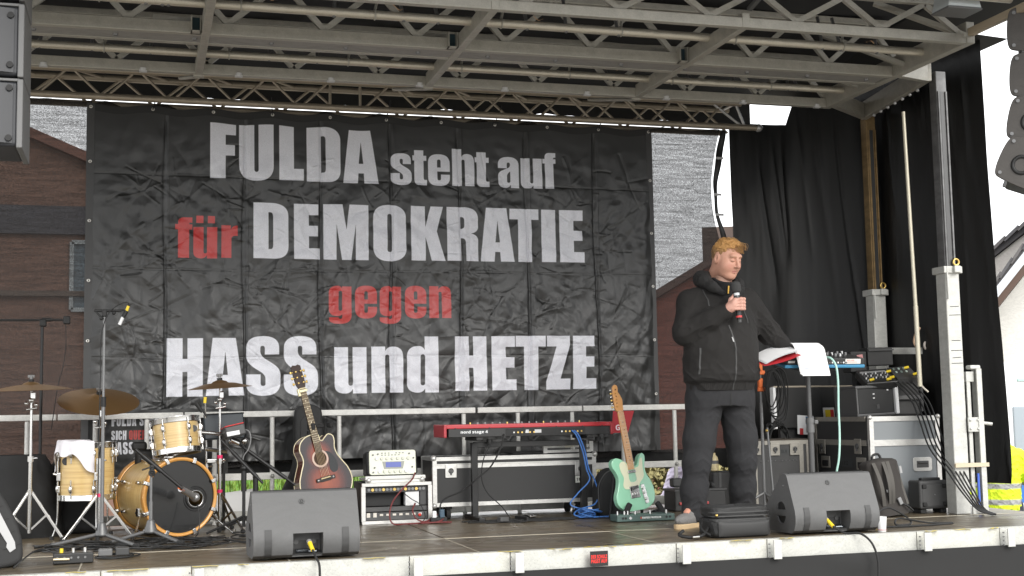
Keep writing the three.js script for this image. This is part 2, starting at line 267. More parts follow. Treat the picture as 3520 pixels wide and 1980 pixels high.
// --- back truss
const truss = thing('back_truss', 'thin aluminium lattice truss above the backdrop', 'truss');
{
  const T = mat([0.45, 0.39, 0.31], 0.45, 0.5, { metric: true, map: blotchTex }), x0 = -2.2, x1 = 4.95, zf = -9.66, zr = -9.9, yb = 3.095, yt = 3.295;
  for (const [y, z, x] of [[yb, zf, x1], [yt, zf, x1 - 0.15], [yt, zr, x1 - 0.15], [yb + 0.0, zr, x1 - 0.2]]) part('chord', rod([x0, y, z], [x, y, z], 0.025, 0.025, 14), T, truss);
  const st = 0.235; let k = 0;
  for (let x = x0 + 0.05; x < x1 - 0.3; x += st, k++) {
    const up = k % 2;
    if (Math.abs(x - 1.42) < 0.14) { part('brace', rod([1.37, yb, zf], [1.37, yt, zf], 0.011), T, truss); part('brace', rod([1.60, yb, zf], [1.60, yt, zf], 0.011), T, truss); continue; }
    part('brace', rod([x + 0.015, up ? yt : yb, zf], [x + st - 0.015, up ? yb : yt, zf], 0.010), T, truss);
    part('brace', rod([x + 0.12, up ? yb : yt, zr], [x + 0.12 + st, up ? yt : yb, zr], 0.010), T, truss);
    if (k % 2) part('brace', rod([x, yt, zf], [x + st, yt, zr], 0.010), T, truss);
  }
  const endM = mat(0.55, 0.35, 0.6);
  part('end_frame', [rod([x1 - 0.12, yb, zf], [x1 - 0.2, yt, zf], 0.011), rod([x1 - 0.14, yb, zf], [x1 - 0.42, yt, zf], 0.011), rod([x1 - 0.2, yt, zf], [x1 - 0.2, yt, zr], 0.012), ball(0.034, [x1 + 0.005, yb, zf])], endM, truss);
}
// --- posts on the right
function stagePost(label, x, z, sleeveTop, rust) {
  const p = thing('roof_post', label, 'post', [x, 0, z], 0, 'telescopic roof posts');
  const inner = mat(rust ? [0.30, 0.20, 0.09] : [0.22, 0.22, 0.22], 0.5, 0.5, { metric: true, map: scuffTex });
  part('inner_tube', [rbox(0.085, 3.1 - sleeveTop + 0.1, 0.085, 0.006, [0, (3.1 + sleeveTop) / 2, 0]), box(0.012, 3.0 - sleeveTop, 0.02, [-0.03, (3.0 + sleeveTop) / 2, 0.045]), box(0.012, 3.0 - sleeveTop, 0.02, [0.03, (3.0 + sleeveTop) / 2, 0.045])], inner, p);
  part('groove', box(0.03, 3.0 - sleeveTop, 0.006, [0.0, (3.0 + sleeveTop) / 2, 0.0425]), mat(rust ? 0.05 : 0.10, 0.4, 0.6), p);
  part('outer_sleeve', [rbox(0.115, sleeveTop, 0.115, 0.008, [0, sleeveTop / 2, 0])], M.aluBright, p);
  part('clamp_collar', [rbox(0.15, 0.05, 0.15, 0.006, [0, sleeveTop + 0.01, 0]), rbox(0.05, 0.05, 0.03, 0.006, [0.02, sleeveTop + 0.012, 0.085]), rod([-0.05, sleeveTop + 0.03, 0.07], [-0.05, sleeveTop - 0.2, 0.075], 0.008)], M.aluBright, p);
  part('ring_bolt', [torus(0.022, 0.008, [0.035, sleeveTop + 0.065, 0.06], [0, 0, 0], 14, 6)], M.gold, p);
  return p;
}
{
  const a = stagePost('front telescopic roof post with lever clamp beside the small hard case', 5.515, -7.95, 1.70);
  part('side_channel', [box(0.012, 1.0, 0.10, [0.176, 0.51, 0.03]), box(0.034, 1.0, 0.012, [0.153, 0.51, 0.082]), box(0.028, 1.0, 0.012, [0.088, 0.45, 0.050]), box(0.06, 0.07, 0.06, [0.10, 0.955, 0.03]), rbox(0.085, 0.03, 0.06, 0.01, [0.14, 1.02, 0.045])], M.aluBright, a);
  part('hinge_plate', [box(0.09, 0.10, 0.012, [0.10, 0.62, 0.075]), ...[[0.07, 0.65], [0.13, 0.65], [0.07, 0.59], [0.13, 0.59]].map(([x, y]) => ball(0.009, [x, y, 0.083])), rod([0.17, 0.63, 0.06], [0.24, 0.62, 0.09], 0.012)], M.aluBright, a);
  part('foot_strap', box(0.27, 0.028, 0.02, [0.06, 0.34, 0.085]), mat([0.55, 0.47, 0.34], 0.7), a);
  part('blue_strap', box(0.014, 0.26, 0.010, [0.115, 0.15, 0.075]), mat([0.05, 0.12, 0.5], 0.6), a);
  for (let k = 0; k < 6; k++) part('marker_line', box(0.09 - 0.02 * (k % 2), 0.004, 0.002, [0.005, 1.05 + [0.0, 0.04, 0.09, 0.16, 0.34, 0.4][k], 0.0585], [0, 0, rr(-0.08, 0.08)]), M.black, a);
  stagePost('rear telescopic roof post with rusty inner tube', 5.705, -9.2, 1.66, true);
  const w = thing('wall_bracket', 'horizontal pale rail with a bent orange strap between the posts', 'bracket', [5.42, 0, 0]);
  part('rail', bar([0.26, 1.19, -8.95], [0.43, 1.18, -8.75], 0.03, 0.05), M.alu, w);
  part('bent_strap', tube([[0.36, 1.19, -8.74], [0.325, 1.24, -8.74], [0.335, 1.30, -8.74], [0.37, 1.36, -8.74]], 0.014), mat([0.62, 0.42, 0.28], 0.6), w);
  part('strap_loop', torus(0.03, 0.009, [0.42, 1.22, -8.73], [0, 0.4, 0], 14, 6), mat([0.55, 0.5, 0.45], 0.6), w);
  single('slim_pole', 'slim pale vertical pole in front of the black side curtain', 'pole', [rod([5.575, 1.50, -8.45], [5.55, 2.98, -8.45], 0.015, 0.013), rod([5.58, 0.9, -8.45], [5.575, 1.5, -8.45], 0.018)], mat([0.62, 0.58, 0.46], 0.35, 0.3));
}
// --- backdrop gauze (open mesh: the sky and the houses behind show through)
{
  const gw = 1024, d = new Uint8Array(gw * gw * 4);
  for (let j = 0; j < gw; j++) for (let i = 0; i < gw; i++) {
    const u = i / gw, v = j / gw; const band = 0.05 * noise3(u * 3, v * 40, 4) + 0.05 * noise3(u * 5, v * 140, 9);
    const grain = noise3(u * 170, v * 260, 1) * 0.42 + noise3(u * 110, v * 330, 7) * 0.25;
    const a = clamp(0.845 + band + 0.50 * grain, 0.3, 1), k = (j * gw + i) * 4; d[k] = d[k + 1] = d[k + 2] = a * 255; d[k + 3] = 255;
  }
  const at = new THREE.DataTexture(d, gw, gw); at.wrapS = at.wrapT = THREE.RepeatWrapping; at.magFilter = THREE.LinearFilter; at.needsUpdate = true; at.repeat.set(0.9, 0.9);
  const gm = mat([0.030, 0.027, 0.026], 0.9, 0, { side: THREE.DoubleSide, alphaMap: at, transparent: true });
  const rightEdge = (y) => { const t = clamp((3.12 - y) / 2.6, 0, 1); return 4.69 - 0.11 * Math.sin(Math.min(1, t * 2.2) * Math.PI) * 1.0 + 0.10 * t; };
  const topEdge = (x) => 3.115 - 0.058 * Math.pow(Math.abs(Math.sin((x - 0.15) / 0.205 * Math.PI / 2)), 1.5) * (x > -0.35 && x < 4.0 ? 1 : 0.35);
  const bd = thing('backdrop_gauze', 'dark see-through gauze backdrop behind the banner', 'backdrop');
  const f = (u, v) => { const y0 = 0.40 + 0.02 * Math.sin(u * 30), y = y0 + v * (topEdge(-2.2 + u * 6.9) - y0); const x = -2.2 + u * (rightEdge(y) + 2.2); return [x, y, -9.87 + 0.02 * Math.sin(x * 2.2 + y) + 0.006 * Math.sin(x * 11)]; };
  part('gauze', grid(420, 60, f, (u, v) => { const p = f(u, v); return [p[0], p[1]]; }), gm, bd);
  part('hem_roll', grid(6, 60, (u, v) => { const y = 0.5 + v * 2.6, x = rightEdge(y), w = 0.05 + 0.02 * Math.sin(y * 7), a = u * Math.PI; return [x + 0.02 + w * 0.5 * (1 - Math.cos(a)) * 0.9 - 0.01, y, -9.85 + 0.02 * Math.sin(a) + 0.008 * Math.sin(y * 23)]; }), mat(0.018, 0.4, 0, { side: THREE.DoubleSide }), bd);
  for (const y of [2.86, 2.55, 2.38, 2.14]) part('hem_tape', box(0.07, 0.02, 0.004, [rightEdge(y) + 0.035, y, -9.822]), mat(0.5, 0.5), bd);
  part('ragged_hem', grid(240, 4, (u, v) => { const x = -2.2 + u * 6.9; return [x, 0.44 - v * (0.13 + 0.05 * fbm(x * 5, 1, 3, 3)), -9.88 + 0.02 * fbm(x * 9, v * 4, 2, 2)]; }, (u, v) => [u * 6.9 * 1.7, v * 0.3]), mat(0.012, 0.9, 0, { side: THREE.DoubleSide }), bd);
}
// --- black side curtain
{
  const path = [[4.80, -9.90], [5.1, -9.90], [5.45, -9.86], [5.78, -9.5], [5.80, -9.0], [5.86, -8.5], [5.93, -8.0]].map(([x, z]) => V(x, 0, z));
  const c = new THREE.CatmullRomCurve3(path, false, 'centripetal');
  const top = (u) => u < 0.20 ? 3.19 : u < 0.235 ? 3.19 + (u - 0.20) / 0.035 * 0.26 : 3.45;
  single('side_curtain', 'black side curtain with deep folds behind the posts', 'curtain', grid(360, 40, (u, v) => {
    const p = c.getPointAt(u), t = c.getTangentAt(u), y1 = top(u), y0 = u > 0.62 ? 0.19 : 0.05, y = y0 + v * (y1 - y0), s = u * 2.4;
    const rg = 1 - Math.abs(noise3(s * 5 + v * 1.3, v * 0.9, 6)); const f = 0.030 * fbm(s * 1.6, v * 0.8, 2, 2) + 0.020 * rg * rg * rg * rg * sstep(0.0, 0.5, noise3(s * 1.3, v * 1.5, 9) + 0.3) + 0.003 * fbm(s * 9, v * 4, 8, 2);
    const flare = u > 0.9 ? (1 - v) * 0.07 * (u - 0.9) / 0.1 : 0;
    return [p.x - t.z * f + flare, y, p.z + t.x * f];
  }), mat(0.0045, 0.5, 0, { side: THREE.DoubleSide }));
}
// --- railing along the back
function railing(x0, x1, posts, label) {
  const r = thing('railing', label, 'railing', [0, 0, -9.62], 0, 'railing sections along the back of the stage');
  part('top_rail', rbox(x1 - x0, 0.042, 0.03, 0.004, [(x0 + x1) / 2, 0.785, 0]), M.rail, r);
  part('mid_rail', rbox(x1 - x0, 0.05, 0.03, 0.004, [(x0 + x1) / 2, 0.335, 0]), M.rail, r);
  part('kick_rail', rbox(x1 - x0, 0.07, 0.03, 0.004, [(x0 + x1) / 2, 0.055, 0]), M.alu, r);
  for (const x of posts) part('post', rod([x, 0, 0], [x, 0.76, 0], 0.0165), M.rail, r);
  for (const x of posts) part('mid_clamp', [ball(0.016, [x, 0.335, 0.018])], M.alu, r);
  return r;
}
railing(-2.3, -0.56, [-1.9, -1.2, -0.75], 'pale railing section at the left edge of the photo');
railing(-0.55, 0.30, [-0.3, 0.05], 'pale railing section behind the floor tom');
railing(0.31, 1.11, [0.52, 0.93], 'pale railing section left of the black gig bag');
railing(1.12, 2.46, [1.42, 2.37], 'pale railing section behind the white amplifier head');
railing(2.48, 3.32, [2.80, 3.24], 'pale railing section behind the red keyboard');
railing(3.33, 4.22, [3.66, 4.1], 'pale railing section left of the standing speaker');
// ---------- banner ----------
const glyph = { // heavy condensed poster letters, unit boxes with y down
  F: 'M0,0 L1,0 L1,.21 L.6,.21 L.6,.395 L.96,.395 L.96,.59 L.6,.59 L.6,1 L0,1 Z',
  U: 'M0,0 L.44,0 L.44,.8 Q.44,.845 .5,.845 Q.56,.845 .56,.8 L.56,0 L1,0 L1,.72 Q1,1 .5,1 Q0,1 0,.72 Z',
  L: 'M0,0 L.6,0 L.6,.79 L1,.79 L1,1 L0,1 Z',
  D: 'M0,0 L.5,0 Q1,0 1,.24 L1,.78 Q1,1 .62,1 L0,1 Z M.43,.17 L.43,.83 L.5,.83 Q.56,.83 .56,.76 L.56,.25 Q.56,.17 .48,.17 Z',
  A: 'M.17,0 L.77,0 L1,1 L.59,1 L.575,.82 L.43,.82 L.41,1 L0,1 Z M.5,.24 L.44,.64 L.565,.64 Z',
  E: 'M0,0 L.95,0 L.95,.2 L.58,.2 L.58,.39 L.93,.39 L.93,.585 L.58,.585 L.58,.8 L1,.8 L1,1 L0,1 Z',
  M: 'M0,0 L.42,0 L.51,.45 L.575,0 L1,0 L1,1 L.715,1 L.715,.36 L.62,1 L.41,1 L.29,.36 L.29,1 L0,1 Z',
  O: 'M.5,0 Q1,0 1,.24 L1,.76 Q1,1 .5,1 Q0,1 0,.76 L0,.24 Q0,0 .5,0 Z M.5,.165 Q.43,.165 .43,.21 L.43,.79 Q.43,.835 .5,.835 Q.57,.835 .57,.79 L.57,.21 Q.57,.165 .5,.165 Z',
  K: 'M0,0 L.42,0 L.42,.38 L.58,0 L.95,0 L.75,.46 L1,1 L.59,1 L.42,.57 L.42,1 L0,1 Z',
  R: 'M0,0 L.6,0 Q1,.01 1,.22 L1,.36 Q1,.46 .78,.485 Q1,.51 1,.62 L1,1 L.6,1 L.6,.66 Q.6,.575 .45,.575 L.45,1 L0,1 Z M.45,.18 L.45,.40 Q.56,.40 .56,.34 L.56,.25 Q.56,.18 .45,.18 Z',
  T: 'M0,0 L1,0 L1,.2 L.75,.2 L.75,1 L.28,1 L.28,.2 L0,.2 Z',
  I: 'M0,0 L1,0 L1,1 L0,1 Z',
  H: 'M0,0 L.44,0 L.44,.355 L.57,.355 L.57,0 L1,0 L1,1 L.57,1 L.57,.58 L.44,.58 L.44,1 L0,1 Z',
  Z: 'M.04,0 L1,0 L1,.17 L.60,.8 L1,.8 L1,1 L0,1 L0,.85 L.44,.2 L.04,.2 Z',
  S: 'M.96,.31 L.54,.31 L.54,.205 Q.54,.165 .475,.165 Q.41,.165 .41,.205 L.41,.25 Q.41,.325 .56,.385 C.84,.485 1,.53 1,.67 L1,.78 Q1,1 .5,1 Q0,1 0,.79 L0,.64 L.42,.64 L.42,.795 Q.42,.835 .49,.835 Q.56,.835 .56,.795 L.56,.72 Q.56,.655 .42,.60 C.14,.50 0,.45 0,.31 L0,.2 Q0,0 .49,0 Q.96,0 .96,.21 Z',
  s: 'M.96,.34 L.57,.34 L.57,.22 Q.57,.18 .50,.18 Q.43,.18 .43,.22 L.43,.27 Q.43,.33 .58,.39 C.86,.49 1,.54 1,.68 L1,.78 Q1,1 .5,1 Q0,1 0,.78 L0,.63 L.42,.63 L.42,.78 Q.42,.82 .49,.82 Q.57,.82 .57,.78 L.57,.72 Q.57,.66 .43,.6 C.14,.49 0,.45 0,.3 L0,.2 Q0,0 .5,0 Q.96,0 .96,.2 Z',
  t: 'M.12,0 L.77,0 L.77,.15 L.97,.15 L.97,.30 L.77,.30 L.77,.79 Q.77,.84 .86,.84 L1,.84 L1,1 L.5,1 Q.12,1 .12,.84 L.12,.30 L0,.30 L0,.15 L.12,.15 Z',
  e: 'M.5,0 Q1,0 1,.28 L1,.55 L.42,.55 L.42,.78 Q.42,.825 .5,.825 Q.58,.825 .58,.77 L.58,.64 L1,.64 L1,.74 Q1,1 .5,1 Q0,1 0,.72 L0,.27 Q0,0 .5,0 Z M.5,.17 Q.42,.17 .42,.23 L.42,.42 L.58,.42 L.58,.23 Q.58,.17 .5,.17 Z',
  h: 'M0,0 L.43,0 L.43,.21 Q.5,.13 .68,.13 Q1,.13 1,.33 L1,1 L.57,1 L.57,.34 Q.57,.29 .5,.29 Q.43,.29 .43,.34 L.43,1 L0,1 Z',
  a: 'M.5,0 Q1,0 1,.25 L1,1 L.6,1 L.6,.9 Q.52,1 .35,1 Q0,1 0,.8 L0,.62 Q0,.5 .2,.44 L.5,.35 Q.58,.32 .58,.25 Q.58,.18 .5,.18 Q.43,.18 .43,.24 L.43,.37 L0,.37 L0,.25 Q0,0 .5,0 Z M.58,.47 Q.43,.54 .43,.62 L.43,.78 Q.43,.83 .5,.83 Q.58,.83 .58,.78 Z',
  u: 'M0,0 L.43,0 L.43,.78 Q.43,.83 .5,.83 Q.57,.83 .57,.78 L.57,0 L1,0 L1,1 L.57,1 L.57,.9 Q.5,1 .32,1 Q0,1 0,.8 Z',
  f: 'M.17,1 L.17,.3 L0,.3 L0,.17 L.17,.17 L.17,.13 Q.17,0 .55,0 L1,0 L1,.13 L.88,.13 Q.82,.13 .82,.17 L1,.17 L1,.3 L.82,.3 L.82,1 Z',
  v: 'M0,.26 L.43,.26 L.43,.84 Q.43,.88 .5,.88 Q.57,.88 .57,.84 L.57,.26 L1,.26 L1,1 L.57,1 L.57,.92 Q.5,1 .32,1 Q0,1 0,.85 Z M.12,0 L.42,0 L.42,.17 L.12,.17 Z M.60,0 L.90,0 L.90,.17 L.60,.17 Z',
  r: 'M0,0 L.58,0 L.58,.14 Q.66,0 1,0 L1,.33 Q.62,.3 .62,.42 L.62,1 L0,1 Z',
  g: 'M.4,0 Q.53,0 .58,.08 L.58,.02 L1,.02 L1,.78 Q1,1 .5,1 Q0,1 0,.88 L0,.83 L.42,.83 Q.42,.87 .5,.87 Q.58,.87 .58,.82 L.58,.75 Q.52,.8 .38,.8 Q0,.8 0,.62 L0,.2 Q0,0 .4,0 Z M.5,.14 Q.43,.14 .43,.18 L.43,.62 Q.43,.66 .5,.66 Q.58,.66 .58,.62 L.58,.18 Q.58,.14 .5,.14 Z',
  n: 'M0,0 L.43,0 L.43,.1 Q.5,0 .68,0 Q1,0 1,.22 L1,1 L.57,1 L.57,.23 Q.57,.18 .5,.18 Q.43,.18 .43,.23 L.43,1 L0,1 Z',
  d: 'M.56,0 L1,0 L1,1 L.57,1 L.57,.93 Q.5,1 .35,1 Q0,1 0,.82 L0,.38 Q0,.17 .36,.17 Q.5,.17 .56,.24 Z M.5,.32 Q.43,.32 .43,.37 L.43,.82 Q.43,.87 .5,.87 Q.57,.87 .57,.82 L.57,.37 Q.57,.32 .5,.32 Z',
  C: 'M1,.38 L.57,.38 L.57,.2 Q.57,.16 .5,.16 Q.43,.16 .43,.2 L.43,.8 Q.43,.84 .5,.84 Q.57,.84 .57,.8 L.57,.6 L1,.6 L1,.76 Q1,1 .5,1 Q0,1 0,.76 L0,.24 Q0,0 .5,0 Q1,0 1,.24 Z',
  G: 'M1,.36 L.57,.36 L.57,.2 Q.57,.16 .5,.16 Q.43,.16 .43,.2 L.43,.8 Q.43,.84 .5,.84 Q.57,.84 .57,.8 L.57,.62 L.5,.62 L.5,.47 L1,.47 L1,1 L.7,1 L.68,.93 Q.6,1 .4,1 Q0,1 0,.78 L0,.24 Q0,0 .5,0 Q1,0 1,.24 Z',
  N: 'M0,0 L.4,0 L.62,.45 L.62,0 L1,0 L1,1 L.62,1 L.38,.55 L.38,1 L0,1 Z',
  Q: 'M.5,0 Q1,0 1,.24 L1,.72 Q1,.8 .92,.86 L1,1 L.72,1 Q.62,.98 .5,.98 Q0,.98 0,.76 L0,.24 Q0,0 .5,0 Z M.5,.165 Q.43,.165 .43,.21 L.43,.79 Q.43,.835 .5,.835 Q.57,.835 .57,.79 L.57,.21 Q.57,.165 .5,.165 Z',
};
function drawGlyph(c, ch, x0, x1, y0, y1) {
  const X = (v) => x0 + v * (x1 - x0), Y = (v) => y0 + v * (y1 - y0);
  c.beginPath();
  for (const m of glyph[ch].matchAll(/([MLQCZ])([^MLQCZ]*)/g)) {
    const n = (m[2].match(/-?\d*\.?\d+/g) || []).map(Number);
    if (m[1] === 'M') c.moveTo(X(n[0]), Y(n[1])); else if (m[1] === 'L') c.lineTo(X(n[0]), Y(n[1]));
    else if (m[1] === 'Q') c.quadraticCurveTo(X(n[0]), Y(n[1]), X(n[2]), Y(n[3]));
    else if (m[1] === 'C') c.bezierCurveTo(X(n[0]), Y(n[1]), X(n[2]), Y(n[3]), X(n[4]), Y(n[5])); else c.closePath();
  }
  c.fill('evenodd');
}
const bannerBump = noiseTex(256, (u, v) => 0.5 + 0.22 * Math.sin(u * tau * 48) * Math.sin(v * tau * 48) + 0.5 * tnoise(u, v, 60, 2, 77), 1);
{
  const BX0 = -0.392, BX1 = 4.042, BY0 = 0.442, BY1 = 3.078, W = 2048, H = 1220;
  const white = '#dcdde4', red = '#bd3431';
  const letters = [['F', 0.488, 0.678, 2.971, 2.545], ['U', 0.700, 0.958, 2.973, 2.533], ['L', 0.999, 1.184, 2.974, 2.546], ['D', 1.206, 1.465, 2.973, 2.542], ['A', 1.485, 1.761, 2.968, 2.540],
    ['s', 1.857, 2.022, 2.790, 2.537], ['t', 2.028, 2.143, 2.819, 2.541], ['e', 2.152, 2.326, 2.794, 2.539], ['h', 2.345, 2.524, 2.842, 2.545], ['t', 2.529, 2.649, 2.822, 2.543], ['a', 2.720, 2.892, 2.793, 2.541], ['u', 2.908, 3.087, 2.788, 2.542], ['f', 3.092, 3.203, 2.839, 2.545],
    ['f', 0.238, 0.362, 2.243, 1.941, 1], ['v', 0.369, 0.542, 2.257, 1.939, 1], ['r', 0.572, 0.691, 2.191, 1.946, 1],
    ['D', 0.806, 1.067, 2.369, 1.946], ['E', 1.108, 1.304, 2.368, 1.944], ['M', 1.330, 1.677, 2.371, 1.944], ['O', 1.713, 1.969, 2.378, 1.938], ['K', 2.008, 2.281, 2.375, 1.947], ['R', 2.295, 2.547, 2.376, 1.949], ['A', 2.565, 2.843, 2.376, 1.949], ['T', 2.805, 3.046, 2.374, 1.949], ['I', 3.068, 3.188, 2.373, 1.951], ['E', 3.220, 3.428, 2.374, 1.952],
    ['g', 1.369, 1.541, 1.746, 1.455, 1], ['e', 1.568, 1.739, 1.748, 1.496, 1], ['g', 1.759, 1.927, 1.748, 1.456, 1], ['e', 1.956, 2.125, 1.752, 1.497, 1], ['n', 2.147, 2.321, 1.750, 1.501, 1],
    ['H', 0.184, 0.443, 1.348, 0.920], ['A', 0.464, 0.744, 1.350, 0.924], ['S', 0.755, 1.007, 1.363, 0.919], ['S', 1.031, 1.285, 1.363, 0.915], ['u', 1.408, 1.654, 1.278, 0.927], ['n', 1.690, 1.938, 1.282, 0.930], ['d', 1.967, 2.215, 1.359, 0.927],
    ['H', 2.345, 2.599, 1.360, 0.936], ['E', 2.639, 2.840, 1.361, 0.937], ['T', 2.836, 3.081, 1.363, 0.936], ['Z', 3.083, 3.285, 1.363, 0.938], ['E', 3.309, 3.499, 1.363, 0.940]];
  const tex = canvasTex(W, H, (c) => {
    c.fillStyle = '#1f1f1e'; c.fillRect(0, 0, W, H);
    const X = (x) => (x - BX0) / (BX1 - BX0) * W, Y = (y) => (BY1 - y) / (BY1 - BY0) * H;
    for (const [ch, a, b, t, bo, isRed] of letters) { c.fillStyle = isRed ? red : white; drawGlyph(c, ch, X(a), X(b), Y(t), Y(bo)); }
    const im = c.getImageData(0, 0, W, H), d = im.data;
    for (let k = 0; k < d.length; k += 4) { const g = 0.94 + 0.12 * rnd(); d[k] *= g; d[k + 1] *= g; d[k + 2] *= g; }
    c.putImageData(im, 0, 0);
  });
  const vf = [0.166, 0.739, 1.307, 1.850, 2.401, 2.950, 3.526], hf = [2.562, 1.86, 1.21];
  // scattered dents: pinched corners where folds cross
  const dents = []; for (let i = 0; i < 150; i++) { const y = BY0 + 0.1 + (BY1 - BY0 - 0.3) * Math.pow(rnd(), 1.15); dents.push([rr(BX0 + 0.1, BX1 - 0.1), y, rr(0, tau), rr(0.05, 0.22), rr(0.012, 0.035), rr(-1, 1)]); }
  const creases = []; for (let i = 0; i < 26; i++) { const an = rr(0, Math.PI), f = rr(2.2, 12); creases.push([Math.cos(an), Math.sin(an), f, rr(0, 1), 0.024 / f, i * 7.7]); }
  const fold = (d, w) => { const t = Math.abs(d) / w; return Math.exp(-t * 1.6); };
  const height = (x, y) => {
    let h = 0;
    const wx = x + 0.012 * Math.sin(y * 3.1 + x * 2), lower = sstep(3.0, 2.35, y);
    for (let i = 0; i < vf.length; i++) { const d = wx - vf[i]; h += -0.016 * fold(d, 0.014) + 0.006 * fold(d - 0.035, 0.03) * (i % 2 ? 1 : 0.5); }
    for (let i = 0; i < hf.length; i++) { const d = y - hf[i] - 0.01 * Math.sin(x * 5 + i); h += (i % 2 ? 0.006 : -0.006) * fold(d, 0.03) * (0.5 + 0.5 * noise3(x * 1.3, i, 2)); }
    // panel pillows between the folds
    let k = 0; while (k < vf.length && vf[k] < x) k++; const l = k ? vf[k - 1] : BX0, r = k < vf.length ? vf[k] : BX1, t = clamp((x - l) / (r - l), 0, 1);
    h += 0.009 * Math.sin(t * Math.PI) * (0.4 + 0.6 * noise3(k * 3.3, y * 1.4, 5)) * lower;
    // crumple: straight sharp creases crossing in patches, like foil that was folded small
    const wx2 = x + 0.05 * noise3(x * 1.7, y * 1.7, 51), wy2 = y + 0.05 * noise3(x * 1.7, y * 1.7, 57);
    let c = 0; for (const [ca, sa, f, o, amp, ms] of creases) { const q = (wx2 * ca + wy2 * sa) * f + o, tri = Math.abs(q - Math.floor(q) - 0.5) * 2; c += amp * tri * sstep(-0.15, 0.55, noise3(x * 1.5 + ms, y * 1.5, ms)); }
    h += c * (0.10 + 0.90 * lower) + 0.005 * noise3(x * 2.3, y * 1.9, 33) * lower;
    for (const [dx, dy, an, L, w, s] of dents) { const ex = x - dx, ey = y - dy; if (Math.abs(ex) > 0.35 || Math.abs(ey) > 0.35) continue; const p = ex * Math.cos(an) + ey * Math.sin(an), q = -ex * Math.sin(an) + ey * Math.cos(an); h += 0.0075 * s * Math.exp(-p * p / (L * L)) * Math.exp(-Math.abs(q) / w) * lower; }
    // stretched flat near top hem and left/right hem
    const m = Math.min((x - BX0) / 0.12, (BX1 - x) / 0.10, (BY1 - y) / 0.15, 1);
    return h * sstep(0, 1, m) + 0.012 * Math.sin((x - BX0) / 0.41 * Math.PI) * sstep(2.95, 3.08, y) * 0;
  };
  const topSag = (x) => 0.022 * (1 - Math.cos((x - BX0) / 0.4434 * tau)) * 0.5;
  const bn = thing('banner', 'large black vinyl banner with white and red lettering', 'banner', [0, 0, -9.79]);
  const bf = (u, v) => { const x = BX0 + u * (BX1 - BX0), y0 = BY0 + v * (BY1 - BY0), y = y0 - topSag(x) * sstep(2.8, 3.08, y0); return [x, y, height(x, y0)]; };
  // fine crease relief: thin ridges radiating from pinch points
  const crinkle = canvasTex(1536, 912, (c, w, h) => {
    c.fillStyle = '#808080'; c.fillRect(0, 0, w, h); c.lineCap = 'round';
    const stroke = (x, y, a, L, wd, up) => { const ex = x + Math.cos(a) * L, ey = y + Math.sin(a) * L, mxx = (x + ex) / 2 + rr(-0.12, 0.12) * L, myy = (y + ey) / 2 + rr(-0.12, 0.12) * L; for (const [k, al] of [[1, 0.16], [0.6, 0.22], [0.28, 0.34]]) { c.strokeStyle = up ? `rgba(255,255,255,${al})` : `rgba(0,0,0,${al})`; c.lineWidth = wd * k; c.beginPath(); c.moveTo(x, y); c.quadraticCurveTo(mxx, myy, ex, ey); c.stroke(); } };
    for (let i = 0; i < 190; i++) { const x = rr(0.03, 0.97) * w, y = h * (0.16 + 0.80 * Math.pow(rnd(), 0.8)), n = 2 + (rnd() * 4 | 0), a0 = rr(0, tau); for (let k = 0; k < n; k++) stroke(x, y, a0 + k * tau / n + rr(-0.5, 0.5), rr(14, 95), rr(7, 20), rnd() < 0.5); }
    for (const f of vf) { const x = (f - BX0) / (BX1 - BX0) * w; for (let k = 0; k < 26; k++) stroke(x + rr(-3, 3), rr(0.1, 0.98) * h, (rnd() < 0.5 ? 0 : Math.PI) + rr(-0.7, 0.7), rr(10, 50), rr(5, 12), rnd() < 0.5); c.strokeStyle = 'rgba(0,0,0,0.5)'; c.lineWidth = 5; c.beginPath(); c.moveTo(x, 0); c.lineTo(x + 2, h); c.stroke(); c.strokeStyle = 'rgba(255,255,255,0.35)'; c.lineWidth = 4; c.beginPath(); c.moveTo(x + 8, 0); c.lineTo(x + 10, h); c.stroke(); }
    for (const f of hf) { const y = (BY1 - f) / (BY1 - BY0) * h; c.strokeStyle = 'rgba(0,0,0,0.35)'; c.lineWidth = 5; c.beginPath(); c.moveTo(0, y); c.bezierCurveTo(w * 0.3, y + 8, w * 0.6, y - 8, w, y + 4); c.stroke(); }
  }, false);
  const bm = pmat(1, 0.44, 0, { bumpMap: crinkle, bumpScale: 0.009, map: tex, side: THREE.DoubleSide, ior: 1.72 });
  part('printed_sheet', grid(760, 450, bf), bm, bn);
  const hemM = mat(0.05, 0.45);
  part('hem', [box(0.055, BY1 - BY0, 0.003, [BX0 + 0.027, (BY0 + BY1) / 2, 0.004])], hemM, bn); part('hem', [box(0.05, BY1 - BY0 - 0.04, 0.003, [BX1 - 0.025, (BY0 + BY1) / 2 - 0.02, 0.004])], hemM, bn);
  part('hem', grid(120, 1, (u, v) => { const x = BX0 + 0.056 + u * (BX1 - BX0 - 0.107), y = BY1 - topSag(x) - 0.001 - v * 0.055; return [x, y, 0.004 + 0.002 * v]; }), mat(0.022, 0.6), bn); part('hem', box(BX1 - BX0 - 0.106, 0.06, 0.003, [(BX0 + BX1) / 2, BY0 + 0.03, 0.006]), hemM, bn);
  const grom = mat([0.72, 0.70, 0.66], 0.3, 0.8), gz = 0.0075;
  const gg = torus(0.0085, 0.0045, [0, 0, 0], [0, 0, 0], 14, 6);
  const put = (x, y) => part('grommet', gg.clone().translate(x, y, gz), grom, bn);
  for (let i = 0; i <= 10; i++) put(BX0 + 0.028 + i * 0.4378, BY1 - 0.03 - topSag(BX0 + i * 0.4434)); for (let i = 1; i <= 5; i++) { put(BX0 + 0.027, BY1 - i * 0.437); put(BX1 - 0.026, BY1 - i * 0.437); }
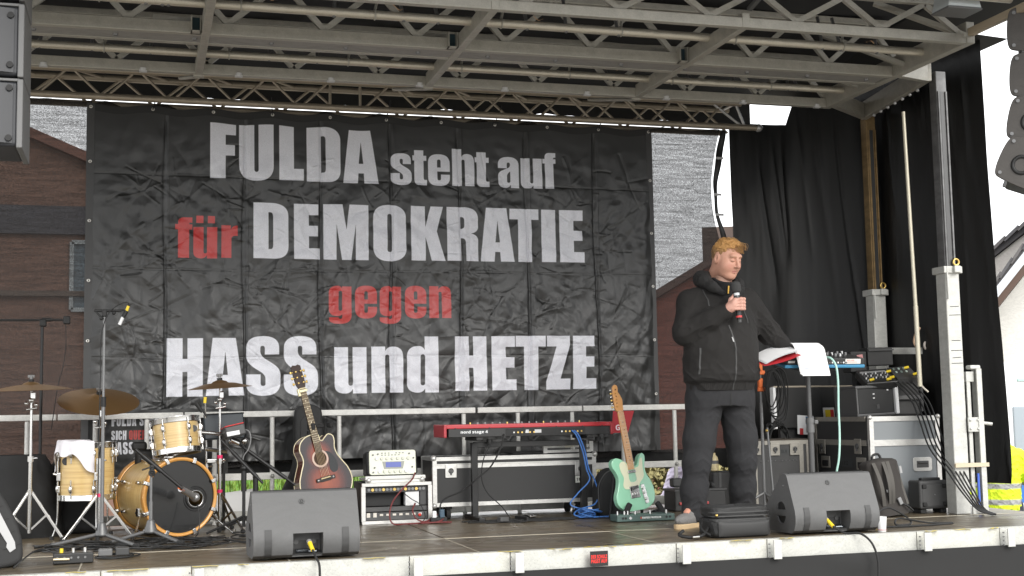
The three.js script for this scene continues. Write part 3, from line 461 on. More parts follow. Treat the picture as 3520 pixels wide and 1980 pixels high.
  for (let i = 0; i < 11; i++) put(BX0 + 0.25 + i * 0.41, BY0 + 0.03);
  const tieM = M.black;
  for (const [i, dx, dy] of [[3, -0.02, 0.10], [5, 0.01, 0.12], [7, 0.02, 0.12], [1, 0.02, 0.06], [10, 0.30, 0.10], [9, 0, 0.07]]) part('tie', tube([[BX0 + 0.028 + i * 0.4378, BY1 - 0.03, 0.012], [BX0 + 0.028 + i * 0.4378 + dx * 0.5, BY1 - 0.03 + dy * 0.5, 0.06], [BX0 + 0.028 + i * 0.4378 + dx, BY1 - 0.03 + dy, 0.15]], 0.0035), tieM, bn);
}
{ // smaller banner behind the drums
  const BX0 = -0.375, BX1 = 0.62, BY0 = 0.36, BY1 = 0.83, W = 768, H = 363;
  const tex = canvasTex(W, H, (c) => {
    c.fillStyle = '#2b2b2a'; c.fillRect(0, 0, W, H);
    const X = (x) => (x - BX0) / (BX1 - BX0) * W, Y = (y) => (BY1 - y) / (BY1 - BY0) * H;
    const line = (s, x, y1, y0, cw, reds = []) => { let k = 0; for (const ch of s) { const w = cw * (ch === ' ' ? 0.45 : ch === 'I' ? 0.6 : 1); if (ch !== ' ') { c.fillStyle = reds.includes(k) ? '#b03a34' : '#d9dadf'; drawGlyph(c, ch, X(x), X(x + w * 0.84), Y(y1), Y(y0)); } x += w; k++; } };
    line('FULDA STELLT', -0.193, 0.795, 0.715, 0.0352); line('SICH QUER GEGEN', -0.193, 0.684, 0.617, 0.0300, [5, 6, 7, 8]); line('HASS UND HETZE', -0.193, 0.602, 0.515, 0.0400);
  });
  const b = thing('small_banner', 'smaller black protest banner hanging behind the drums', 'banner', [0, 0, -9.70]);
  part('printed_sheet', grid(80, 40, (u, v) => [BX0 + u * (BX1 - BX0), BY0 + v * (BY1 - BY0), 0.012 * fbm(u * 5, v * 3, 4, 4)]), mat(1, 0.5, 0, { map: tex, side: THREE.DoubleSide }), b);
  part('hem', box(0.05, BY1 - BY0, 0.003, [BX0 - 0.0, (BY0 + BY1) / 2, 0.012]), mat(0.12, 0.5), b);
}
// ---------- what stands behind the stage ----------
const plaster = mat([0.82, 0.81, 0.76], 0.9, 0, { metric: true, map: blotchTex });
const brickTone = mat([0.20, 0.115, 0.085], 0.9, 0, { metric: true, map: blotchTex });
const tileMat = [mat([0.085, 0.085, 0.09], 0.7), mat([0.11, 0.105, 0.105], 0.7)];
function windowOn(parent, x, y, z, w, h) { const f = part('window', [box(w, 0.07, 0.08, [x, y + h / 2, z]), box(w, 0.07, 0.08, [x, y - h / 2, z]), box(0.07, h, 0.08, [x - w / 2, y, z]), box(0.07, h, 0.08, [x + w / 2, y, z]), box(0.05, h, 0.06, [x, y, z])], mat([0.30, 0.33, 0.34], 0.7), parent); part('pane', box(w - 0.06, h - 0.06, 0.02, [x, y, z - 0.02]), mat([0.10, 0.13, 0.15], 0.08), f); }
{ // brown house behind the left part of the backdrop
  const h = thing('brown_house', 'brown house with sloping roof seen through the gauze at left', 'house', [0, G0, -24]);
  const yl = (x) => 7.22 - 0.42 * (x + 2.12);
  part('wall', extr(shapeOf([[-9, 0], [1.2, 0], [1.2, yl(1.2) - 0.18], [-4, yl(-4) - 0.18], [-9, 6.0]]), 6, 0, [0, 0, -6]), brickTone, h);
  part('roof', [bar([1.7, yl(1.7) - 0.09, -3], [-4.05, yl(-4.05) - 0.09, -3], 0.16, 6.4, [0, 0, 1]), bar([-3.95, yl(-4) - 0.09, -3], [-9.5, 5.75, -3], 0.16, 6.4, [0, 0, 1])], mat([0.16, 0.075, 0.055], 0.8), h);
  part('band', box(10.2, 0.5, 0.1, [-3.9, 5.5, 0.06]), mat([0.05, 0.05, 0.06], 0.7), h);
  part('band', box(10.2, 0.09, 0.12, [-3.9, 4.2, 0.06]), mat([0.10, 0.075, 0.06], 0.8), h);
  windowOn(h, -0.78, 4.52, 0.03, 0.8, 1.2); windowOn(h, -3.6, 4.5, 0.03, 1.0, 1.2);
}
{
  const h = thing('red_brown_house', 'red-brown house with chimney seen through the gauze beside the speaker', 'house', [10.9, G0, -24], -0.426);
  const yl = (u) => 4.91 + 0.571 * u;
  part('wall', extr(shapeOf([[-2.6, 0], [2.9, 0], [2.9, yl(2.9) - 0.16], [-2.6, yl(-2.6) - 0.16]]), 6, 0, [0, 0, -6]), mat([0.22, 0.075, 0.055], 0.9, 0, { metric: true, map: blotchTex }), h);
  const rf = part('roof', [bar([-3.0, yl(-3.0) - 0.08, -3], [3.1, yl(3.1) - 0.08, -3], 0.14, 6.4, [0, 0, 1])], mat([0.10, 0.06, 0.05], 0.8), h);
  part('chimney', box(0.70, 1.6, 0.7, [0.40, 4.87, -0.45]), mat([0.09, 0.065, 0.055], 0.9), rf);
  windowOn(h, 1.6, 2.4, 0.03, 1.0, 1.2);
}
{ // white house at the right edge: gable with dark tiles and barge board
  const h = thing('white_house', 'white plastered house with dark tiled gable roof at right', 'house', [18.2, G0, -24], -0.649);
  const yl = (u) => 4.95 + 1.22 * u, dir = Math.hypot(1, 1.22);
  part('wall', extr(shapeOf([[-0.75, 0], [8, 0], [8, 5.0], [3.4, yl(3.4) - 0.55], [-0.75, yl(-0.75) - 0.55]]), 6, 0, [0, 0, -6.4]), plaster, h);
  const rf = part('roof', [bar([-1.2, yl(-1.2) - 0.06, -3], [3.4, yl(3.4) - 0.06, -3], 0.08, 6.6, [0, 0, 1]), bar([3.35, yl(3.4) - 0.06, -3], [8.4, 4.6, -3], 0.08, 6.6, [0, 0, 1])], tileMat[1], h);
  part('barge_board', bar([-1.05, yl(-1.05) - 0.25, 0.34], [3.4, yl(3.4) - 0.25, 0.34], 0.16, 0.04, [0, 0, 1]), mat([0.60, 0.64, 0.68], 0.6), rf);
  part('soffit', bar([-1.0, yl(-1.0) - 0.46, 0.15], [3.4, yl(3.4) - 0.46, 0.15], 0.14, 0.36, [0, 0, 1]), mat([0.10, 0.065, 0.05], 0.8), rf);
  for (let k = 0; k < 18; k++) { const u = -1.15 + k * 0.24; part('tile', bar([u, yl(u) - 0.02, 0.0], [u + 0.28, yl(u + 0.28) + 0.045, 0.0], 0.06, 0.75, [0, 0, 1]), tileMat[k % 2], rf); }
  const h2 = thing('far_house', 'second dark tiled roof rising behind the white house', 'house', [18.9, G0, -25.2], -0.649);
  const y2 = (u) => 5.75 + 0.75 * u; h2.position.y = G0;
  part('wall', extr(shapeOf([[-0.6, 0], [7, 0], [7, 5], [3.5, y2(3.5) - 0.45], [-0.6, y2(-0.6) - 0.45]]), 3, 0, [-0.2, 0, -6.4 + 3.0]), plaster, h2);
  const r2 = part('roof', bar([-1.2, y2(-1.2) - 0.2, -1.9], [3.6, y2(3.6) - 0.2, -1.9], 0.12, 3.4, [0, 0, 1]), tileMat[0], h2);
  for (let k = 0; k < 14; k++) { const u = -1.1 + k * 0.3; part('tile', bar([u, y2(u) - 0.12, -0.3], [u + 0.34, y2(u + 0.34) - 0.06, -0.3], 0.07, 0.6, [0, 0, 1]), tileMat[k % 2], r2); }
}
{ // white van with blue flank at the right edge
  const v = thing('white_van', 'white van with blue and white flank parked behind the stage at right', 'van', [0, G0, -15.6]);
  part('body', [rbox(5.2, 1.35, 1.9, 0.12, [14.2, 1.88, -1.0]), rbox(5.2, 0.85, 1.9, 0.1, [14.2, 0.82, -1.0])], mat([0.80, 0.82, 0.83], 0.3), v);
  part('side_window', [rbox(1.5, 0.62, 0.03, 0.05, [12.55, 1.62, -0.035]), rbox(1.5, 0.62, 0.03, 0.05, [14.3, 1.62, -0.035])], mat([0.30, 0.34, 0.37], 0.12), v);
  part('roof_rail', box(4.6, 0.03, 0.04, [14.2, 2.30, -0.04]), mat([0.35, 0.5, 0.45], 0.5), v);
  part('handle', rbox(0.5, 0.04, 0.05, 0.015, [12.9, 2.12, -0.02]), mat(0.1, 0.5), v);
  part('blue_panel', box(5.0, 0.42, 0.02, [14.2, 0.80, -0.04]), mat([0.03, 0.14, 0.42], 0.4), v);
  part('stripe', box(5.0, 0.09, 0.02, [14.2, 1.07, -0.038]), mat([0.25, 0.62, 0.50], 0.4), v);
  for (const x of [12.6, 15.8]) { const w = part('wheel', cyl(0.33, 0.33, 0.22, [x, 0.33, -0.12], [Math.PI / 2, 0, 0], 24), M.rubber, v); part('rim', cyl(0.2, 0.2, 0.02, [x, 0.33, 0.0], [Math.PI / 2, 0, 0], 20), M.greyMetal, w); }
}
{ // dry olive hedge behind the railing
  const hd = thing('hedge', 'dry olive-green hedge behind the stage railing', 'hedge', [0, G0, -13.4]);
  const leafG = new THREE.BufferGeometry(), P = [], N = [];
  for (let i = 0; i < 15000; i++) {
    const x = rr(3.5, 6.4), z = rr(-0.5, 0.5), top = 1.36 + 0.14 * fbm(x * 2, z, 3, 3), y = top * Math.pow(rnd(), 0.7), s = rr(0.018, 0.042), a = rr(0, tau), e = rr(-1, 1);
    const dx = Math.cos(a) * s, dz = Math.sin(a) * s; P.push(x - dx, y, z - dz, x + dx, y + e * s, z + dz, x + dz * 0.6, y + s * 1.4, z - dx * 0.6); for (let k = 0; k < 3; k++) N.push(dz / s * 0.5, 0.6, Math.abs(dx / s) * 0.6 + 0.2);
  }
  leafG.setAttribute('position', new THREE.Float32BufferAttribute(P, 3)); leafG.setAttribute('normal', new THREE.Float32BufferAttribute(N, 3));
  part('foliage', leafG, mat([0.33, 0.29, 0.13], 0.9, 0, { side: THREE.DoubleSide }), hd).userData.kind = 'stuff';
  part('stems', Array.from({ length: 40 }, () => { const x = rr(3.5, 6.4), z = rr(-0.4, 0.4); return rod([x, 0, z], [x + rr(-0.2, 0.2), rr(0.9, 1.3), z], 0.012, 0.006, 5); }), mat([0.12, 0.09, 0.05], 0.9), hd).userData.kind = 'stuff';
}
{ // pale picket fence in front of the hedge
  const f = thing('picket_fence', 'pale slatted fence in front of the hedge', 'fence', [0, G0, -12.4]);
  for (let k = 0; k < 26; k++) part('slat', box(0.05, 0.85 + rr(-0.03, 0.03), 0.015, [4.0 + k * 0.095, 0.43, 0]), mat([0.60, 0.57, 0.50], 0.8), f);
  part('fence_rail', [box(2.5, 0.05, 0.02, [5.2, 0.2, -0.02]), box(2.5, 0.05, 0.02, [5.2, 0.78, -0.02])], mat([0.5, 0.47, 0.42], 0.8), f);
}
{ // small yellow-green leaflet banner hung on the railing
  const t = canvasTex(256, 128, (c) => { c.fillStyle = '#b6d04a'; c.fillRect(0, 0, 256, 128); c.fillStyle = '#56583a'; c.font = 'bold 34px sans-serif'; c.fillText('FEIERT', 16, 36); c.font = 'bold 60px sans-serif'; c.save(); c.scale(0.9, 1); c.fillText('amilie', 8, 102); c.restore(); });
  single('leaflet_banner', 'small yellow-green printed sheet hung on the railing beside the gig bag', 'sign', grid(20, 8, (u, v) => [0.875 + u * 0.19, 0.03 + v * 0.17, -9.585 + 0.006 * Math.sin(u * 9)]), mat(1, 0.6, 0, { map: t, side: THREE.DoubleSide }));
  single('white_board', 'pale white board leaning behind the railing right of the bass drum', 'board', box(0.42, 0.22, 0.012, [0.62, 0.11, -9.74], [-0.25, 0, 0.12]), M.white);
}
// ---------- drum kit ----------
const maple = pmat([0.68, 0.50, 0.22], 0.32, 0, { clearcoat: 0.6, clearcoatRoughness: 0.12, map: canvasTex(512, 512, (c) => { c.fillStyle = '#fff'; c.fillRect(0, 0, 512, 512); for (let i = 0; i < 420; i++) { c.strokeStyle = `rgba(${rr(120, 170) | 0},${rr(80, 120) | 0},40,${rr(0.02, 0.08)})`; c.lineWidth = rr(0.5, 3); c.beginPath(); const y = rr(0, 512); c.moveTo(0, y); c.bezierCurveTo(150, y + rr(-14, 14), 350, y + rr(-14, 14), 512, y + rr(-5, 5)); c.stroke(); } for (let i = 0; i < 26; i++) { c.strokeStyle = `rgba(150,100,50,${rr(0.04, 0.10)})`; c.lineWidth = rr(4, 16); c.beginPath(); const y = rr(0, 512); c.moveTo(0, y); c.bezierCurveTo(170, y + rr(-40, 40), 340, y + rr(-40, 40), 512, y); c.stroke(); } }) });
const hoopWood = pmat([0.62, 0.30, 0.07], 0.3, 0, { clearcoat: 0.5 });
const bronze = mat([0.34, 0.20, 0.085], 0.42, 0.8, { bumpMap: null });
const headBlack = pmat(0.012, 0.22, 0, { clearcoat: 0.3 });
const headWhite = mat([0.62, 0.58, 0.50], 0.6);
const badgeM = mat(0.03, 0.4, 0.4);
function lug(len) { return [rbox(0.022, len, 0.024, 0.008, [0, 0, 0.012]), ball(0.012, [0, 0, 0.022], [1, 2.0, 0.8]), cyl(0.004, 0.004, len + 0.07, [0, 0, 0.016], [0, 0, 0], 8)]; }
function drumCan(t, r, h, nl, yaw0 = 0) { // vertical drum standing from y=0 to h, returns nothing
  part('shell', lathe([[r, 0.006], [r, h - 0.006]], [0, 0, 0], [0, 0, 0], 56), maple, t);
  for (const y of [0.0, h]) {
    const s = y ? 1 : -1;
    const hp = part('hoop', lathe([[r + 0.006, y - s * 0.018], [r + 0.010, y - s * 0.016], [r + 0.010, y + s * 0.016], [r + 0.016, y + s * 0.018], [r + 0.005, y + s * 0.019], [r + 0.004, y - s * 0.012]], [0, 0, 0], [0, 0, 0], 48), M.chrome, t);
    part('head', cyl(r, r, 0.003, [0, y + s * 0.004, 0], [0, 0, 0], 48), y ? headWhite : mat([0.30, 0.26, 0.21], 0.5), t);
  }
  for (let i = 0; i < nl; i++) { const a = yaw0 + i / nl * tau; for (const y of [0.055, h - 0.055]) part('lug', lug(0.05).map((g) => xf(g, [Math.sin(a) * (r), y, Math.cos(a) * (r)], [0, a, 0])), M.chrome, t); }
}
{ // floor tom
  const t = thing('floor_tom', 'maple floor tom on chrome legs with a white towel over it', 'drum', [-0.325, 0, -8.97], 0);
  const g = new THREE.Group();
  drumCan(t, 0.168, 0.335, 8, 0.25);
  for (const c of [...t.children]) c.position.y = 0.265;
  for (const a of [-1.3, 0.35, 2.4]) { const s = Math.sin(a) * 0.187, c = Math.cos(a) * 0.187; part('leg', tube([[s, 0.50, c], [s, 0.12, c], [s * 1.05, 0.07, c * 1.05], [s * 1.16, 0.012, c * 1.16]], 0.006), M.chrome, t); part('leg_bracket', [rbox(0.03, 0.06, 0.03, 0.008, [s * 0.96, 0.40, c * 0.96]), rod([s * 1.0, 0.41, c], [s * 1.16, 0.42, c * 1.1], 0.008)], M.chrome, t); part('rubber_foot', cyl(0.012, 0.014, 0.024, [s * 1.17, 0.012, c * 1.17], [0, 0, 0], 12), M.rubber, t); }
  part('badge', cyl(0.025, 0.025, 0.004, [-0.128, 0.50, 0.112], [Math.PI / 2, 0, 0.0], 20).rotateY(0), badgeM, t).rotation.y = 0;
  const towelM = mat([0.74, 0.72, 0.75], 0.95, 0, { side: THREE.DoubleSide });
  single('towel', 'white towel draped over the rim of the floor tom', 'towel', grid(60, 44, (u, v) => {
    const a = -2.5 + u * 2.75, drop = v < 0.4 ? 0 : (v - 0.4) / 0.6; const edge = 0.12 + 0.055 * Math.sin(a * 2.7 + 0.4) + 0.05 * sstep(-0.6, -0.1, a) * sstep(0.25, -0.1, a) + 0.035 * Math.sin(a * 6.3);
    const rad_ = v < 0.4 ? 0.045 + v / 0.4 * 0.145 : 0.192 + 0.012 * drop + 0.008 * Math.sin(a * 13) * drop, y = v < 0.4 ? 0.632 + 0.004 * Math.sin(a * 9 + v * 8) : 0.628 - drop * edge;
    return [-0.325 + Math.sin(a) * rad_, y - 0.006 * (v > 0.38 && v < 0.46 ? 0 : 0), -8.97 + Math.cos(a) * rad_];
  }), towelM);
}
{ // bass drum
  const t = thing('bass_drum', 'maple bass drum with black front head and microphone port', 'drum', [0.25, 0, -8.76], rad(22));
  const R = 0.238, D = 0.46, cy = 0.257;
  const sh = lathe([[R, 0.0], [R, D]], [0, 0, 0], [0, 0, 0], 72); sh.rotateX(-Math.PI / 2); sh.translate(0, cy, 0);
  part('shell', sh, maple, t);
  for (const z of [0.0, -D]) { const h = lathe([[R + 0.004, -0.016], [R + 0.016, -0.014], [R + 0.016, 0.026], [R + 0.012, 0.03], [R - 0.006, 0.03], [R - 0.004, 0.012]], [0, 0, 0], [0, 0, 0], 72); if (z < 0) h.rotateX(Math.PI); h.rotateX(Math.PI / 2); h.translate(0, cy, z); part('hoop', h, hoopWood, t); }
  { // front head with a real port hole
    const s = new THREE.Shape(); s.absarc(0, 0, R - 0.003, 0, tau); const hole = new THREE.Path(); hole.absarc(0.105, -0.018, 0.055, 0, tau, true); s.holes.push(hole);
    const fh = part('front_head', extr(s, 0.002, 0, [0, cy, 0.014], [0, 0, 0], 1, 48), headBlack, t);
    part('port_ring', [torus(0.060, 0.008, [0.105, cy - 0.018, 0.018], [0, 0, 0], 36, 10), torus(0.078, 0.004, [0.105, cy - 0.018, 0.017], [0, 0, 0], 36, 8)], mat(0.03, 0.25, 0.4), fh);
    part('port_trim', torus(0.052, 0.0035, [0.105, cy - 0.018, 0.022], [0, 0, 0], 36, 8), M.chrome, fh);
  }
  part('rear_head', cyl(R - 0.003, R - 0.003, 0.003, [0, cy, -D - 0.014], [Math.PI / 2, 0, 0], 48), headWhite, t);
  for (let i = 0; i < 8; i++) { const a = i / 8 * tau + 0.39, s = Math.sin(a), c = Math.cos(a); for (const z of [0, -D]) { const d = z ? -1 : 1;
    part('claw', [rbox(0.028, 0.03, 0.05, 0.008, [0, R + 0.016, z + d * 0.008]), rbox(0.024, 0.03, 0.012, 0.004, [0, R + 0.004, z + d * 0.034])].map((g) => g.rotateZ(-a).translate(0, cy, 0)), M.chrome, t);
    part('lug', [rod([0, R + 0.016, z - d * 0.01], [0, R + 0.016, z - d * 0.10], 0.004), rbox(0.022, 0.026, 0.05, 0.009, [0, R + 0.012, z - d * 0.11])].map((g) => g.rotateZ(-a).translate(0, cy, 0)), M.chrome, t); } }
  for (const s of [-1, 1]) part('spur', [rod([s * R * 0.92, 0.16, -0.08], [s * 0.34, 0.006, 0.09], 0.008), rbox(0.04, 0.06, 0.05, 0.01, [s * R * 0.95, 0.165, -0.09]), cyl(0.012, 0.006, 0.03, [s * 0.343, 0.014, 0.094], [0, 0, 0], 10)], M.chrome, t);
  part('tom_mount', [rbox(0.07, 0.03, 0.08, 0.01, [0.0, cy + R + 0.012, -0.2]), rod([0, cy + R, -0.2], [0.0, cy + R + 0.09, -0.2], 0.013)], M.chrome, t);
}
{ // rack tom
  const t = thing('rack_tom', 'maple rack tom mounted above the bass drum', 'drum', [0.245, 0.545, -8.88]);
  drumCan(t, 0.145, 0.20, 6, 0.5); t.rotation.set(-0.11, 0.0, 0.10);
  part('badge', cyl(0.022, 0.022, 0.004, [0.112, 0.13, 0.096], [Math.PI / 2, 0, 0], 20), badgeM, t);
  part('mount_plate', [rbox(0.05, 0.09, 0.02, 0.006, [0.155, 0.10, -0.02], [0, Math.PI / 2, 0]), rod([0.16, 0.11, -0.02], [0.30, 0.085, -0.06], 0.012)], M.chrome, t);
}
function cymbal(name, label, pos, r, rx, rz) {
  const t = thing(name, label, 'cymbal', pos, 0, 'cymbals of the drum kit'); t.rotation.set(rx, 0, rz);
  part('plate', lathe([[0.006, 0.030], [0.02, 0.030], [0.045, 0.022], [0.056, 0.012], [0.10, 0.008], [r * 0.7, -0.006], [r, -0.022], [r, -0.0235], [r * 0.7, -0.0085], [0.10, 0.005], [0.056, 0.009], [0.044, 0.018], [0.02, 0.027], [0.006, 0.027]], [0, 0, 0], [0, 0, 0], 64), bronze, t);
  part('felt', cyl(0.018, 0.018, 0.016, [0, 0.038, 0], [0, 0, 0], 16), M.black, t);
  part('wing_nut', [cyl(0.010, 0.010, 0.022, [0, 0.058, 0], [0, 0, 0], 12), rbox(0.042, 0.02, 0.008, 0.004, [0, 0.064, 0])], M.greyMetal, t);
  return t;
}
cymbal('ride_cymbal', 'flat bronze cymbal on the leftmost stand', [-0.675, 0.985, -8.92], 0.258, 0.04, 0.02);
cymbal('crash_cymbal', 'large dark bronze cymbal tipped toward the audience', [-0.262, 0.905, -9.08], 0.262, 0.36, -0.05);
cymbal('splash_cymbal', 'bronze cymbal on the stand right of the rack tom', [0.521, 0.985, -9.0], 0.215, 0.03, 0.055);
function tripodStand(label, x, z, yTop, hub, spread, legA, opt = {}) {
  const t = thing('cymbal_stand', label, 'stand', [x, 0, z], 0, 'chrome drum stands');
  part('tube', [rod([0, 0.05, 0], [0, hub + 0.22, 0], 0.0125), rod([0, hub + 0.2, 0], [opt.dx || 0, yTop, opt.dz || 0], 0.009, 0.007)], M.chrome, t);
  part('collar', [cyl(0.02, 0.02, 0.035, [0, hub + 0.21, 0], [0, 0, 0], 14), rod([0, hub + 0.21, 0], [0.04, hub + 0.215, 0.02], 0.006)], M.chrome, t); part('leg_hub', cyl(0.017, 0.017, 0.03, [0, hub, 0], [0, 0, 0], 14), M.chrome, t);
  if (opt.memory) part('memory_lock', opt.memory.map((y) => cyl(0.019, 0.019, 0.022, [0, y, 0], [0, 0, 0], 14)), M.pink, t);
  for (const a of legA) { const s = Math.sin(a), c = Math.cos(a);
    part('leg', [bar([s * 0.012, hub, c * 0.012], [s * spread, 0.018, c * spread], 0.018, 0.006, [c, 0, -s]), bar([s * 0.016, hub - 0.006, c * 0.016], [s * spread * 0.99, 0.026, c * spread * 0.99], 0.005, 0.012, [c, 0, -s])], M.chrome, t);
    part('leg_brace', bar([s * spread * 0.5, hub * 0.52, c * spread * 0.5], [s * 0.012, hub * 0.24, c * 0.012], 0.012, 0.005, [c, 0, -s]), M.chrome, t);
    part('rubber_foot', rbox(0.025, 0.024, 0.03, 0.008, [s * spread, 0.012, c * spread], [0, a, 0]), M.rubber, t); }
  if (opt.tilter) part('tilter', [ball(0.018, [opt.dx || 0, yTop - 0.09, opt.dz || 0]), rbox(0.03, 0.05, 0.025, 0.008, [(opt.dx || 0) + 0.01, yTop - 0.06, 0]), rod([-0.03, yTop - 0.15, 0.02], [0.035, yTop - 0.14, 0.02], 0.006), ball(0.012, [-0.03, yTop - 0.11, 0.02]), ball(0.012, [0.03, yTop - 0.12, 0.02])], M.chrome, t);
  return t;
}
tripodStand('leftmost chrome tripod stand carrying the flat cymbal', -0.67, -8.9, 0.985, 0.31, 0.22, [1.2, 3.3, 5.3], { tilter: true });
tripodStand('chrome tripod stand carrying the tipped cymbal in front of the floor tom', -0.243, -8.72, 0.86, 0.29, 0.23, [-1.1, 1.15, 3.1], { dz: -0.34, tilter: true, memory: [0.285] });
tripodStand('chrome tripod stand right of the bass drum', 0.522, -9.0, 0.975, 0.26, 0.22, [0.7, 2.7, 4.8], { tilter: true, memory: [0.50, 0.27] });
{ // snare stand, hi-hat bits and pedal hardware behind the bass drum
  const t = tripodStand('low chrome stand with clamps behind the rack tom', 0.44, -9.15, 0.70, 0.22, 0.2, [0.4, 2.4, 4.4]);
  part('clamp_arm', [rod([0, 0.55, 0], [0.14, 0.53, 0.1], 0.014), rbox(0.05, 0.04, 0.04, 0.01, [0.02, 0.66, 0.02]), rbox(0.12, 0.03, 0.02, 0.006, [0.06, 0.47, 0.06]), ball(0.02, [0.16, 0.60, 0.1])], M.chrome, t);
}
// ---------- microphones and their stands ----------
function coneStand(name, label, x, z, h, legs, poleR = 0.011) {
  const t = thing(name, label, 'microphone stand', [x, 0, z], 0);
  part('pole', [rod([0, 0.08, 0], [0, h * 0.62, 0], poleR), rod([0, h * 0.6, 0], [0, h, 0], poleR * 0.72)], M.greyMetal, t);
  part('base_cone', lathe([[0.014, 0.145], [0.022, 0.14], [0.040, 0.075], [0.040, 0.062], [0.012, 0.06]], [0, 0, 0], [0, 0, 0], 24), mat(0.12, 0.4, 0.4), t);
  for (const [a, L] of legs) { const s = Math.sin(a), c = Math.cos(a); part('leg', [rod([s * 0.02, 0.075, c * 0.02], [s * L, 0.014, c * L], 0.012)], mat(0.14, 0.45, 0.4), t); part('rubber_foot', rbox(0.03, 0.026, 0.05, 0.01, [s * (L + 0.01), 0.013, c * (L + 0.01)], [0, a, 0]), M.rubber, t); }
  return t;
}
{
  const t = coneStand('microphone_stand', 'tall microphone stand in front of the floor tom', -0.213, -8.28, 1.40, [[-1.75, 0.30], [0.9, 0.25], [2.7, 0.28]]);
  part('stereo_bar', [rod([-0.06, 1.425, 0], [0.10, 1.425, 0], 0.008), rbox(0.03, 0.045, 0.03, 0.008, [0, 1.41, 0]), rod([-0.055, 1.425, 0], [-0.02, 1.385, 0.01], 0.006), ball(0.012, [-0.018, 1.378, 0.01]), ball(0.012, [0.055, 1.41, 0.01]), rod([0.06, 1.425, 0], [0.115, 1.43, 0.0], 0.006)], M.black, t);
  part('collar', cyl(0.016, 0.016, 0.06, [0, 0.87, 0], [0, 0, 0], 14), M.black, t);
  const m = thing('pencil_microphone', 'thin pencil microphone with yellow plug on the tall stand', 'microphone', [-0.085, 0, -8.28]);
  part('barrel', [rod([-0.040, 1.34, 0], [-0.018, 1.39, 0], 0.010)], mat(0.75, 0.35), m);
  part('clip', [rod([-0.02, 1.385, 0], [0.002, 1.425, 0], 0.013)], M.black, m);
  part('plug', [rod([0.002, 1.425, 0], [0.012, 1.455, 0], 0.009)], M.yellow, m);
  single('microphone_cable', 'black cable looping from the pencil microphone down the tall stand', 'cable', tube([[-0.074, 1.455, -8.28], [-0.072, 1.478, -8.27], [-0.11, 1.47, -8.265], [-0.18, 1.42, -8.262], [-0.225, 1.3, -8.262], [-0.232, 1.0, -8.262], [-0.236, 0.5, -8.262], [-0.24, 0.1, -8.24]], 0.0035, 80, 6), M.black);
}
{
  const t = coneStand('microphone_stand', 'short boom stand in front of the bass drum', 0.072, -8.36, 0.41, [[-1.75, 0.24], [0.85, 0.22], [2.7, 0.25]], 0.012);
  part('boom', [rod([-0.095, 0.165 + 0.41, 0.0], [0.19, 0.325, -0.02], 0.0105), rod([-0.05, 0.535, 0.0], [0.06, 0.438, -0.006], 0.0155), rbox(0.03, 0.06, 0.03, 0.008, [0.004, 0.45, 0]), torus(0.016, 0.006, [0.004, 0.43, 0.02], [0, 0, 0], 14, 6), rod([0.01, 0.47, 0.015], [-0.055, 0.45, 0.03], 0.005)], M.blackMetal, t);
  const m = thing('kick_microphone', 'silver-headed microphone aimed into the bass drum port', 'microphone', [0.27, 0.315, -8.40]);
  part('body', [rod([-0.02, 0.01, 0.0], [0.06, -0.045, -0.14], 0.019, 0.022), ball(0.03, [0.075, -0.055, -0.17], [1, 1, 1.2])], mat(0.55, 0.3, 0.8), m);
  part('plug', rod([-0.03, 0.02, 0.02], [-0.005, 0.0, -0.01], 0.011), M.orange, m);
}
{
  const t = thing('microphone_stand', 'thin black boom stand at far left behind the cymbals', 'microphone stand', [-0.648, 0, -9.4]);
  part('pole', [rod([0, 0.0, 0], [0, 1.42, 0], 0.010), cyl(0.12, 0.13, 0.02, [0, 0.01, 0], [0, 0, 0], 24)], M.blackMetal, t);
  part('boom', [rod([-0.45, 1.448, 0], [0.12, 1.452, 0], 0.008), rbox(0.045, 0.05, 0.04, 0.01, [0.005, 1.43, 0]), cyl(0.013, 0.013, 0.06, [0.03, 1.453, 0], [0, 0, Math.PI / 2], 12)], M.black, t);
  const m = thing('square_microphone', 'square black microphone on the boom at far left', 'microphone', [-0.489, 1.45, -9.4]);
  part('body', [rbox(0.045, 0.055, 0.04, 0.008, [0, 0, 0]), cyl(0.008, 0.008, 0.02, [-0.028, 0, 0], [0, 0, Math.PI / 2], 10)], M.black, m);
  single('microphone_cable', 'thin black cable hanging from the square microphone', 'cable', tube([[-0.497, 1.42, -9.4], [-0.492, 1.3, -9.4], [-0.505, 1.15, -9.4], [-0.54, 1.0, -9.4], [-0.58, 0.7, -9.42]], 0.003, 50, 6), M.black);
}
function boomStand(label, x, z, h, A, B) {
  const t = thing('boom_stand', label, 'microphone stand', [x, 0, z], 0, 'black boom stands right of the drums');
  part('pole', [rod([0, 0.05, 0], [0, h, 0], 0.011), cyl(0.018, 0.018, 0.13, [0, h * 0.8, 0], [0, 0, 0], 14), ball(0.02, [0, h, 0])], M.blackMetal, t);
  part('boom', [rod(A, B, 0.009), rod([B[0] * 0.25 + A[0] * 0.75, B[1] * 0.25 + A[1] * 0.75, B[2] * 0.25 + A[2] * 0.75], [B[0] * 0.85 + A[0] * 0.15, B[1] * 0.85 + A[1] * 0.15, B[2] * 0.85 + A[2] * 0.15], 0.013)], M.blackMetal, t);
  for (const a of [0.3, 2.4, 4.5]) { part('leg', rod([0, 0.12, 0], [Math.sin(a) * 0.24, 0.012, Math.cos(a) * 0.24], 0.008), M.blackMetal, t); }
  return t;
}
boomStand('black boom stand with long diagonal boom right of the drums', 0.66, -8.72, 0.43, [-0.14, 0.61, -0.05], [0.12, 0.33, 0.04]);
